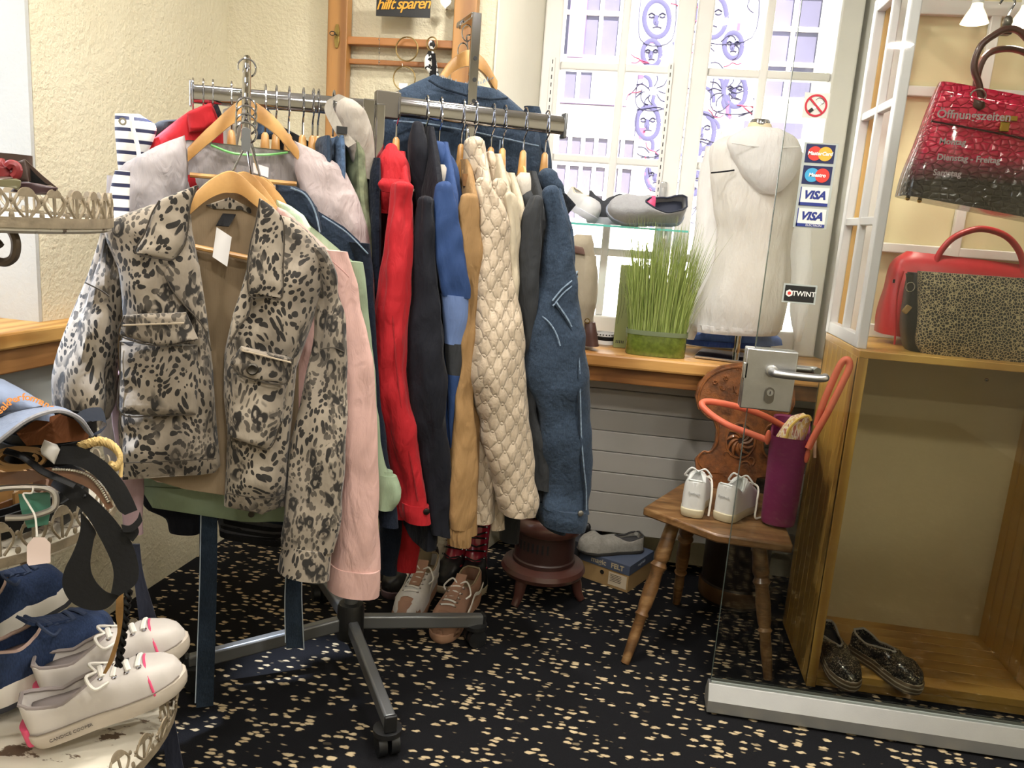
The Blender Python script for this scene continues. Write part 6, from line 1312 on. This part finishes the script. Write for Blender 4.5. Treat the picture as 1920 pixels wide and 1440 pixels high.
tsu = plain('tan_suede', '#9a7560', .8, 0, .12, 16, .15, 120); mesh_w = plain('white_mesh', '#c9c6c2', .75, 0, .06, 60, .3, 300); gum = plain('gum_sole', '#a9836a', .6)
for k, (h_, t_, lab) in enumerate(((atZ(806, 1092), atZ(750, 1180), 'tan and white chunky sneaker with loose laces, left one under the rack leg'), (atZ(885, 1122), atZ(822, 1208), 'tan suede chunky sneaker with beige collar, right one under the rack leg'))):
    t, M, L = shoe('chunky_sneaker', lab, h_, t_, mesh_w if k == 0 else tsu, gum, W=.098, sole_t=.034, heel_t=.042, h=.082, open_x=.46, lining=plain('beige_lining', '#8a7960', .8), group='tan sneakers under the rack', side=1-2*k, lace=plain('ivory_lace', '#dcd8d0', .8), nl=5, cap=tsu, toe_h=.05, heel_tab=plain('taupe_tab', '#6b5f5a', .6), tongue=tsu)
    m = XM()
    for s in (-1, 1): m.tube(cat_rom([V((.05*L, s*.040, .07)), V((.2*L, s*.044, .06)), V((.36*L, s*.044, .075)), V((.5*L, s*.046, .055)), V((.7*L, s*.05, .045))], 5), .004, 6, flat=(.5, 1.6))
    obj('side_stripe', m.put(M), lace_w, t)
# ================================================================ wooden frame on the back wall
FYw = 2.655; PF = Pl((0, FYw-.02, 0), (0, -1, 0)); orw = wood('orange_pine', '#ad7c42', '#86582a', .45, (1, 1, .1), bands=30, coat=.2)
orwh = wood('orange_pine_h', '#a8703c', '#824f28', .45, (.1, 1, 1), bands=30, coat=.2)
fr_ = thing('hanging_window_sash', 'old orange pine window sash hung on the cream wall', 'window sash', PF(760, 150))
def vst(x0, x1, nm, y=60): a, b = PF(x0, y), PF(x1, y); return obj(nm, MB().box((a.x, FYw-.03, 1.15), (b.x, FYw+.012, 2.2)), orw, fr_, False, .004)
sL = vst(615.5, 653, 'left_stile'); sR = vst(850, 893, 'right_stile')
a, b = PF(653, 66), PF(850, 84); xr = PF(850, 70).x
def hrail(y0, y1, nm, dep=.022): p, q = PF(750, y0), PF(750, y1); return obj(nm, MB().box((a.x-.004, FYw-dep, q.z), (xr+.004, FYw+.01, p.z)), orwh, fr_, False, .003)
hrail(72, 87, 'cross_rail'); hrail(112, 122, 'thin_strip', .004)
kp_ = PF.off(.012)(632, 68)
kpl = obj('key_plate', MB().prism([kp_+XX*q[0]+ZZ*q[1] for q in ((-.004, .036), (.004, .036), (.009, .015), (.007, 0), (.009, -.015), (.004, -.036), (-.004, -.036), (-.009, -.015), (-.007, 0), (-.009, .015))], (0, -.003, 0)), plain('aged_brass', '#8f7a45', .35, .9, .1, 30), fr_, False, .001)
obj('key', MB().tube([kp_+V((-.008+.009*math.cos(q), -.02, .006*math.sin(q)+.004)) for q in [2*PI*i/14 for i in range(14)]], .0015, 6, closed=True), black_plastic, kpl)
obj('key_shaft', MB().tube([kp_+V((0, -.002, .003)), kp_+V((0, -.022, .003))], .002, 6), black_plastic, kpl)
PSg = Pl((0, 2.60, 0), (0, -1, 0))
a, b = PSg(705, 28), PSg(806, 28)
sg_ = tag(obj('slogan_sign', MB().box((a.x, 2.60, a.z-.002), (b.x, 2.606, a.z+.10)), plain('sign_black', '#16161a', .35), smooth=False), 'black sign with slanted gold lettering hanging in the wooden frame', 'sign')
letter('hilft sparen', .047, PSg(756, 9)+V((0, -.001, .002)), V((1, 0, .05)), ZZ, plain('gold_letter', '#d79a2e', .4, .1), sg_, 'gold_lettering', extrude=.0008, shear=.35, space=.86, bold=.0005)
obj('sign_cord', MB().tube([V((b.x-.01, 2.603, a.z+.10)), V((b.x-.01, 2.64, 2.2))], .001, 5), lace_w, sg_)
hc = PF(836, 6); tag(obj('heart_ornament', MB().prism([hc+XX*(.0011*16*math.sin(t)**3)+ZZ*(.0011*(13*math.cos(t)-5*math.cos(2*t)-2*math.cos(3*t)-math.cos(4*t))) for t in [2*PI*i/28 for i in range(28)]], (0, -.004, 0)), plain('white_enamel', '#e8e6e2', .4), smooth=False), 'small white heart hanging at the top of the wooden frame', 'ornament')
PH2 = PF.off(.02)
nk = thing('necklace', 'thin silver chain earring hanging from the frame rail', 'jewellery', PH2(711, 66))
obj('chain', MB().tube([PH2(712, 66), PH2(711, 95), PH2(710, 122)], .0008, 5), chrome, nk)
for y in (74, 92, 99, 116): obj('bead', MB().ball(PH2(711, y), .003, 8, 6), chrome, nk)
bras2 = plain('thin_brass', '#a08a5c', .3, .9)
for k, (x, y, r) in enumerate(((763, 92, .036), (758, 147, .036))):
    t = thing('bracelet', ('upper', 'lower')[k]+' thin brass bangle hanging below the frame rail', 'bracelet', PH2(x, y), 'brass bangles')
    obj('bangle', MB().tube([PH2(x, y)+XX*(r*math.cos(q))+ZZ*(r*math.sin(q)) for q in [2*PI*i/32 for i in range(32)]], .0022, 8, closed=True), bras2, t)
    obj('tie', MB().tube([PH2(x-3*k, y-20), PH2(x-2-2*k, y-28 if k else y-24)], .0012, 5), lace_w, t)
obj('price_tag', MB().obox(PH2(756, 162), XX*.014, V((0, .001, 0)), ZZ*.010), tagw, t, False)
scf = thing('scarf', 'black and white patterned scarf hanging from a ring', 'scarf', PH2(808, 100))
bw = NT('black_white_print'); bw.set(Base_Color=bw.ramp(bw.noise(bw.co(), 60, 2), [(.48, srgb('#e6e4e0')), (.52, srgb('#151515'))], 'CONSTANT'), Roughness=.8); bw = bw.m
obj('ring', MB().tube([PH2(810, 82)+XX*(.017*math.cos(q))+ZZ*(.020*math.sin(q)) for q in [2*PI*i/24 for i in range(24)]], .0022, 8, closed=True), bras2, scf)
obj('knot', sweep([(76, 806, 814), (84, 803, 817), (92, 806, 814)], PH2.off(.006), hdk=.8, wr=.002, hem=False), bw, scf)
obj('drape', sweep([(96, 803, 812), (112, 796, 818), (128, 797, 820), (138, 804, 822), (150, 806, 820)], PH2, hdk=.5, wr=.004, ws=30), bw, scf)
obj('black_tail', strip(PH2.off(.015), [(808, 100), (810, 120), (809, 146)], [(816, 100), (818, 120), (818, 146)]), C_black, scf)
# ================================================================ window sill
# slotted shelf standards
def standard(x0, y0, x1, y1, Y, lab):
    pp = Pl((0, Y, 0), (0, -1, 0)); A, B = pp(x0, y0), pp(x1, y1)
    t = thing('shelf_standard', lab, 'shelf bracket', B, 'slotted shelf standards')
    obj('channel', MB().box((A.x-.009, Y, B.z), (A.x+.009, Y+.010, A.z)), white_paint, t, False, .001)
    n = int((A.z-B.z)/.026)
    sm = MB().box((A.x-.0016, Y-.0008, -.007), (A.x+.0016, Y+.001, .007)).mesh('slot', False)
    for i in range(n): o = obj('slot', sm, black_plastic, t); o.location = (o.location.x, o.location.y, A.z-.015-i*.026)
    return t
def fixslot():
    for o in bpy.data.objects:
        if o.name.split('.')[0] == 'slot': pass
standard(1037, 107, 1026, 300, 3.0, 'white slotted shelf standard on the left window frame')
standard(1259, 117, 1222, 390, 2.99, 'white slotted shelf standard on the middle window stile')
sh0 = atY(1150, 424, 2.84)
gs = thing('glass_shelf', 'greenish glass shelf with shoes across the lower window', 'shelf', (-.1, 2.92, sh0.z))
obj('shelf_plate', MB().box((-.42, 2.84, sh0.z-.004), (.17, 3.0, sh0.z+.003)), shelf_glass, gs, False)
obj('shelf_edge', MB().box((-.42, 2.838, sh0.z-.004), (.17, 2.8405, sh0.z+.003)), plain('teal_glass_edge', '#5fb8ae', .15), gs, False)
for x in (-.365, .095): obj('shelf_bracket', MB().box((x-.005, 2.86, sh0.z-.03), (x+.005, 3.0, sh0.z-.005)), white_paint, gs, False)
zs1 = sh0.z+.005
shoe('casual_shoe', 'white slip-on shoe tipped towards the room on the glass shelf', V((-.27, 3.0, zs1+.05)), V((-.17, 2.86, zs1+.005)), plain('pale_shoe', '#c8c8ca', .6), plain('pale_shoe_sole', '#b9bbc4', .6), W=.09, sole_t=.026, h=.055, lining=plain('grey_insole', '#77746f', .8), roll=R(-20), rim=plain('cream_rim', '#cfc5b0', .7))
shoe('ankle_sneaker', 'dark grey sneaker with white sole on the glass shelf', V((-.185, 2.93, zs1)), V((.03, 2.97, zs1)), plain('charcoal_knit', '#3a3c42', .8, 0, .1, 40), plain('pale_shoe_sole', '#b9bbc4'), W=.085, sole_t=.026, h=.09, hs=.85)
t, M, L = shoe('knit_sneaker', 'grey knit sneaker with pink straps lying sideways on the glass shelf', V((.145, 2.905, zs1+.04)), V((-.115, 2.865, zs1+.038)), plain('grey_knit', '#a3a3a6', .85, 0, .06, 80, .4, 200), plain('blue_grey_sole', '#8f96a8', .5), W=.095, sole_t=.03, h=.075, lining=plain('dark_shoe_lining', '#2c3040', .8), roll=R(-58), toe_h=.052)
m = XM(); rings = []
for x in (.42, .50, .60, .66): w = .0475*lerp_tab(W_T, x)*1.03; rings.append([V((x*L, w*math.cos(q), .022+(.082-.03*(x-.4)/.26)*math.sin(q)**.8)) for q in [PI*k/12 for k in range(13)]])
m.loft(rings, False, False); obj('pink_strap', m.put(M), plain('neon_pink', '#e0527f', .6, 0, .25, 60), t, solid=.003)
# beige roll-top bag
PBg = Pl((0, 2.74, 0), (0, -1, 0)); can = cloth('beige_canvas', '#a79c88', .85, fold=.35)
rbg = thing('rolltop_bag', 'beige canvas roll-top bag with brown leather trim on the sill', 'bag', PBg(1090, 640))
obj('body', sweep([(478, 1060, 1118, .05), (520, 1062, 1120, .06), (560, 1064, 1119, .06), (600, 1068, 1113, .055), (645, 1070, 1112, .05)], PBg, tilt=.07, wr=.006, hem=False), can, rbg)
obj('roll_top', sweep([(440, 1080, 1108, .02), (452, 1064, 1114, .035), (468, 1060, 1114, .04), (484, 1062, 1116, .04)], PBg.off(.01), tilt=.05, wr=.006, ws=30, hem=False), can, rbg)
obj('leather_patch', sheet([(1074, 460), (1094, 464), (1097, 478), (1074, 476)], PBg.off(.055), .003, .003, nu=5, nv=5), plain('faded_brown', '#6b4f45', .6), rbg)
obj('leather_base', sweep([(604, 1096, 1116, .02), (622, 1095, 1119, .028), (648, 1095, 1123, .03)], PBg.off(.045), tilt=.05, wr=.002, hem=False), plain('brown_bag_leather', '#4d332d', .45, 0, .1, 12), rbg)
obj('strap_ring', MB().tube([PBg.off(.07)(1101, 602)+XX*(.008*math.cos(q))+ZZ*(.008*math.sin(q)) for q in [2*PI*i/16 for i in range(16)]], .0015, 6, closed=True), gold, rbg)
# white eyelet belt
cb = atY(1134, 628, 2.84)
eb = thing('belt', 'white and black eyelet belt coiled on the sill', 'belt', cb)
for k, mt in enumerate((plain('white_patent', '#cfcfd0', .4), lea_b, plain('white_patent', '#cfcfd0', .4))):
    obj('coil', MB().lathe(V((cb.x, cb.y, .849)), [(.036-.001*k, .002+.014*k), (.038, .002+.014*k), (.038, .014+.014*k), (.036, .014+.014*k)], 28, cap=False), mt, eb)
for k in range(9):
    a = R(200+k*16); obj('eyelet', MB().lathe(V((cb.x+.0385*math.cos(a), cb.y+.0385*math.sin(a), .885)), [(.0025, 0), (.0025, .001)], 10, axis=(math.cos(a), math.sin(a), 0)), black_plastic, eb)
# green gift box
PGb = Pl((0, 2.80, 0), (0, -1, 0)); ga, gb_, gc = PGb(1150, 641), PGb(1178, 645), PGb(1164, 497)
gbx = thing('carton', 'olive green carton with printed leaves behind the grass pot', 'box', ga)
obj('card_body', MB().box((ga.x, 2.80, .846), (ga.x+.075, 2.86, gc.z)), plain('olive_card', '#7f8557', .7, 0, .06, 8), gbx, False, .001)
for k in range(4): obj('print_line', MB().tube(cat_rom([V((ga.x+.008+.012*k, 2.7995, .93+.02*k)), V((ga.x+.014+.010*k, 2.7995, 1.0)), V((ga.x+.01+.013*k, 2.7995, 1.07))], 4), .0006, 4), plain('dark_olive_print', '#4a5030', .8), gbx)
for k in range(5): obj('barcode', MB().box((ga.x+.008+.006*k, 2.7992, .862), (ga.x+.011+.006*k, 2.8, .872)), blk, gbx, False)
# grass pot
gp = atY(1228, 660, 2.70); gx, gy = gp.x, 2.705
gt = thing('grass_planter', 'artificial green grass in an oval clear base on the sill', 'plant', (gx, gy, .845))
def oval(z, k=1., kx=1.): return [V((gx+.100*k*kx*math.copysign(abs(math.cos(q))**.7, math.cos(q)), gy+.042*k*math.copysign(abs(math.sin(q))**.7, math.sin(q)), z)) for q in [2*PI*i/32 for i in range(32)]]
grn = NT('grass_green'); _v = grn.co(); grn.set(Base_Color=grn.ramp(grn.noise(grn.co((1, 1, .05)), 160, 2), [(.3, srgb('#5d6e2c')), (.55, srgb('#93a352')), (.8, srgb('#c0c586'))]), Roughness=.55); grn = grn.m
obj('clear_base', MB().loft([oval(.846, .97), oval(.85, 1), oval(.90, 1.0), oval(.915, 1.0)]), plain('green_resin', '#5f6d2a', .2, 0, .35, 60, .3, 120, Coat_Weight=.5), gt)
obj('band', MB().loft([oval(.915, 1.01), oval(.915, 1.03), oval(.93, 1.03), oval(.93, 1.01)], False), plain('olive_band', '#6f7a5a', .6), gt)
random.seed(11); g = MB()
for i in range(1300):
    q = random.uniform(0, 2*PI); rr = math.sqrt(random.random()); bx_0 = gx+.094*rr*math.copysign(abs(math.cos(q))**.8, math.cos(q)); by_0 = gy+.038*rr*math.sin(q)
    h_ = random.choice((.22, .28, .33, .36, .40))*random.uniform(.85, 1.12); ln = (bx_0-gx)*random.uniform(.1, .7)+random.gauss(0, .014); ly = random.gauss(0, .01)
    if i % 60 == 0: ln += random.choice((-.09, .07))
    w0 = .0017; a = random.uniform(0, PI); wv = V((math.cos(a), math.sin(a)*.5, 0))*w0; pts = []
    for k in range(5): t = k/4; pts.append(V((bx_0+ln*t*t, by_0+ly*t*t, .86+h_*t)))
    o = len(g.v)
    for k, p in enumerate(pts): ww = wv*(1-.9*(k/4)**2); g.v += [tuple(p-ww), tuple(p+ww)]
    for k in range(4): g.f.append((o+2*k, o+2*k+1, o+2*k+3, o+2*k+2))
me = g.mesh('grass_blades', True, 40, False); o = obj('grass_blades', me, grn, gt, kind='stuff')
# mannequin with white jacket
mp = atY(1375, 655, 2.80); mx, my = mp.x, 2.80
mn = thing('mannequin_bust', 'cream mannequin bust on a chrome stand in the window', 'mannequin', (mx, my, .845))
skin = plain('cream_jersey', '#d9c9a8', .8, 0, .03, 10)
PMn = Pl((0, my, 0), (0, -1, 0)); nk_ = PMn(1424, 240)
obj('torso', sweep([(232, 1404, 1446, .032), (250, 1396, 1452, .036), (268, 1370, 1478, .05), (300, 1352, 1492, .075), (370, 1356, 1486, .085), (450, 1364, 1470, .075), (540, 1345, 1462, .09), (600, 1340, 1455, .085)], PMn, tilt=.07, wr=0, n=28, hem=False), skin, mn)
obj('neck_cap', MB().lathe(PMn(1425, 231), [(.033, -.008), (.034, .004), (.030, .010), (.006, .012)], 28), chrome, mn)
obj('pole', MB().tube([V((mx+.01, my, .85)), V((mx+.012, my, 1.0))], .013, 16), chrome, mn)
obj('base_plate', MB().obox((mx-.01, my-.0, .852), V((.105, -.02, 0)), V((.02, .10, 0)), V((0, 0, .004))), chrome, mn, False, .002)
wt = NT('white_ripstop'); nt = wt.t; wt.set(Base_Color=srgb('#f0f0f0'), Roughness=.6, Specular_IOR_Level=.3); wt.bump(wt.noise(wt.co((1, 1, .4)), 20, 4, .6), 1., .016)
tl = wt.n('BsdfTranslucent', i_Color=(*srgb('#f2f0ee'), 1)); mxs = wt.n('MixShader', i_Fac=.5); ot = nt.nodes['Material Output']
nt.links.new(wt.b.outputs[0], mxs.inputs[1]); nt.links.new(tl.outputs[0], mxs.inputs[2]); nt.links.new(mxs.outputs[0], ot.inputs[0]); wt = wt.m
wj = thing('jacket', 'thin white hooded jacket seen from behind on the mannequin bust', 'jacket', (mx, my, 1.1))
obj('body', sweep([(258, 1362, 1486, .05), (280, 1332, 1502, .07), (330, 1330, 1496, .092), (400, 1337, 1488, .10), (445, 1342, 1482, .10), (520, 1328, 1478, .11), (575, 1300, 1472, .12), (612, 1294, 1462, .115)], PMn, tilt=.06, wr=.008, ws=10, n=40, folds=9, fa=.003), wt, wj)
obj('gathered_hem', sweep([(608, 1294, 1464, .115), (616, 1296, 1460, .116), (622, 1297, 1456, .112)], PMn, tilt=.05, wr=.002, n=60, folds=24, fa=.003, hem=False), wt, wj)
obj('sleeve', sweep([(276, 1322, 1352), (330, 1311, 1348), (420, 1302, 1345), (520, 1290, 1334), (600, 1285, 1315), (636, 1284, 1302)], PMn.off(-.01), hdk=.9, wr=.008, seed=2), wt, wj)
obj('sleeve', sweep([(285, 1480, 1506), (350, 1484, 1516), (430, 1484, 1522), (520, 1480, 1522), (600, 1484, 1512), (640, 1488, 1506)], PMn.off(-.02), hdk=.9, wr=.008, seed=4), wt, wj)
obj('hood', sweep([(240, 1402, 1462, .03), (255, 1378, 1490, .045), (272, 1366, 1502, .05), (300, 1376, 1500, .055), (330, 1390, 1490, .055), (352, 1406, 1470, .045), (364, 1420, 1452, .03)], PMn.off(.085), tilt=.07, wr=.007, ws=14, n=30, hem=False), wt, wj)
obj('hood_seam', tubepx(PMn.off(.138), [(1372, 268), (1410, 274), (1450, 277), (1498, 276)], .0025, 6), wt, wj)
obj('navy_stripe', tubepx(PMn.off(.100), [(1333, 324), (1355, 322), (1377, 319)], .0028, 6), C_navy, wj)
obj('collar_point', sheet([(1352, 246), (1362, 256), (1372, 266), (1335, 274), (1345, 262)], PMn, .01, .006), wt, wj)
bc = thing('folded_cloth', 'blue folded cotton garment on the sill under the mannequin', 'clothing', atY(1400, 650, 2.88))
PBc = Pl((0, 2.90, 0), (0, -1, 0)); bcl = cloth('cornflower_cloth', '#5574b8', .85, fold=.5)
obj('fold', sweep([(618, 1330, 1440, .07), (630, 1290, 1462, .085), (642, 1286, 1468, .085)], PBc, tilt=.04, wr=.006, ws=16, hem=False), bcl, bc)
obj('fold', sweep([(636, 1284, 1440, .09), (646, 1280, 1445, .09)], PBc.off(.005), tilt=.05, wr=.004, ws=20, hem=False), cloth('navy_cotton', '#2f4580', .85), bc)
# ================================================================ street side of the window
PFc = Pl((0, FY, 0), (0, -1, 0))
def frect(x0, y0, x1, y1, mat, nm, par, d0=-.03, d1=.02):
    a, b = PFc(x0, y0), PFc(x1, y1); return obj(nm, MB().box((min(a.x, b.x), FY+d0, min(a.z, b.z)), (max(a.x, b.x), FY+d1, max(a.z, b.z))), mat, par, False)
gls = plain('street_window_glass', '#4d4858', .15, 0, .2, 1.5); stone = plain('street_stone', '#b9b4b0', .9, 0, .12, 3); dkf = plain('street_dark_frame', '#5b4a60', .6)
for (x0, y0, x1, y1, vs, hs_) in ((1062, -60, 1158, 112, 3, 2), (1058, 128, 1110, 192, 2, 1), (1452, -80, 1520, 190, 2, 4), (1046, 252, 1178, 420, 6, 3)):
    w_ = frect(x0, y0, x1, y1, gls, 'facade_window', fac, -.02, .0)
    A, B = PFc(x0, y0), PFc(x1, y1)
    for k in range(vs+1): x = A.x+(B.x-A.x)*k/vs; obj('window_bar', MB().box((x-.018, FY-.045, B.z), (x+.018, FY-.02, A.z)), fac_m, w_, False)
    for k in range(hs_+1): z = B.z+(A.z-B.z)*k/hs_; obj('window_bar', MB().box((A.x, FY-.055, z-.018), (B.x, FY-.02, z+.018)), fac_m, w_, False)
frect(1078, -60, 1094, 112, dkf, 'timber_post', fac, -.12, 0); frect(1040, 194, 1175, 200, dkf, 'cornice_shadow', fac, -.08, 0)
frect(1030, 201, 1180, 214, stone, 'cornice', fac, -.16, 0); frect(1400, 196, 1530, 206, stone, 'cornice', fac, -.16, 0)
frect(1395, 228, 1500, 262, gls, 'street_sign', fac, -.05, 0)
random.seed(21)
def stroke(mb, pts, w_=.022):
    ps = cat_rom([PFc.off(.006)(*p) for p in pts], 5); rings = []
    mb.tube(ps, w_, 4, flat=(1, .35))
dk, pk_ = MB(), MB()
def face(mb, cx, cy, s):
    stroke(mb, [(cx+s*.7*math.cos(a), cy+s*math.sin(a)) for a in [2*PI*k/10 for k in range(11)]])
    for sx in (-.3, .3):
        stroke(mb, [(cx+sx*s-.18*s, cy-.2*s), (cx+sx*s, cy-.3*s), (cx+sx*s+.18*s, cy-.2*s)]); stroke(mb, [(cx+sx*s-.15*s, cy-.1*s), (cx+sx*s, cy-.05*s), (cx+sx*s+.15*s, cy-.1*s)])
    stroke(mb, [(cx, cy-.2*s), (cx-.1*s, cy+.2*s), (cx+.1*s, cy+.25*s)]); stroke(mb, [(cx-.25*s, cy+.5*s), (cx, cy+.45*s), (cx+.25*s, cy+.52*s)])
for cx, cy, s in ((1232, 35, 34), (1222, 100, 24), (1335, 30, 40), (1375, 85, 24), (1378, 170, 30), (1215, 230, 30), (1316, 245, 34), (1230, 330, 26), (1300, 340, 24), (1222, 400, 22)): face(dk, cx, cy, s)
for cx, cy, n_ in ((1225, 170, 9), (1360, 170, 12), (1310, 300, 8), (1225, 290, 7)):
    for k in range(n_):
        a = 2*PI*k/n_; stroke(dk, [(cx+8*math.cos(a), cy+8*math.sin(a)), (cx+22*math.cos(a+.2), cy+22*math.sin(a+.2)), (cx+34*math.cos(a), cy+34*math.sin(a))], .018)
for k in range(70):
    x, y = random.uniform(1196, 1425), random.uniform(-20, 430); a = random.uniform(0, 6.28); pts = [(x, y)]
    for j in range(4): a += random.uniform(-.9, .9); x += 9*math.cos(a); y += 9*math.sin(a); pts.append((x, y))
    stroke(pk_ if k % 3 == 0 else dk, pts, .016)
for x0, y0, x1, y1 in ((1204, -30, 1262, 74), (1198, 134, 1250, 200), (1195, 205, 1246, 285), (1310, -40, 1412, 70), (1340, 136, 1420, 206)):
    stroke(dk, [(x0, y0), (x1, y0+2), (x1-2, y1), (x0-3, y1), (x0, y0)], .015)
for x, y, w_, h_ in ((1202, 142, 10, 12), (1204, 250, 12, 22), (1308, 146, 22, 14), (1300, 270, 8, 20), (1218, 78, 16, 6), (1385, 50, 6, 14)):
    pk_.obox(PFc.off(.004)(x, y), XX*w_*.0023, V((0, .003, 0)), ZZ*h_*.0023)
obj('mural_line', dk, plain('mural_slate', '#35314a', .9), fac, kind='stuff'); obj('mural_colour', pk_, plain('mural_pink', '#9a3a55', .9), fac, kind='stuff')
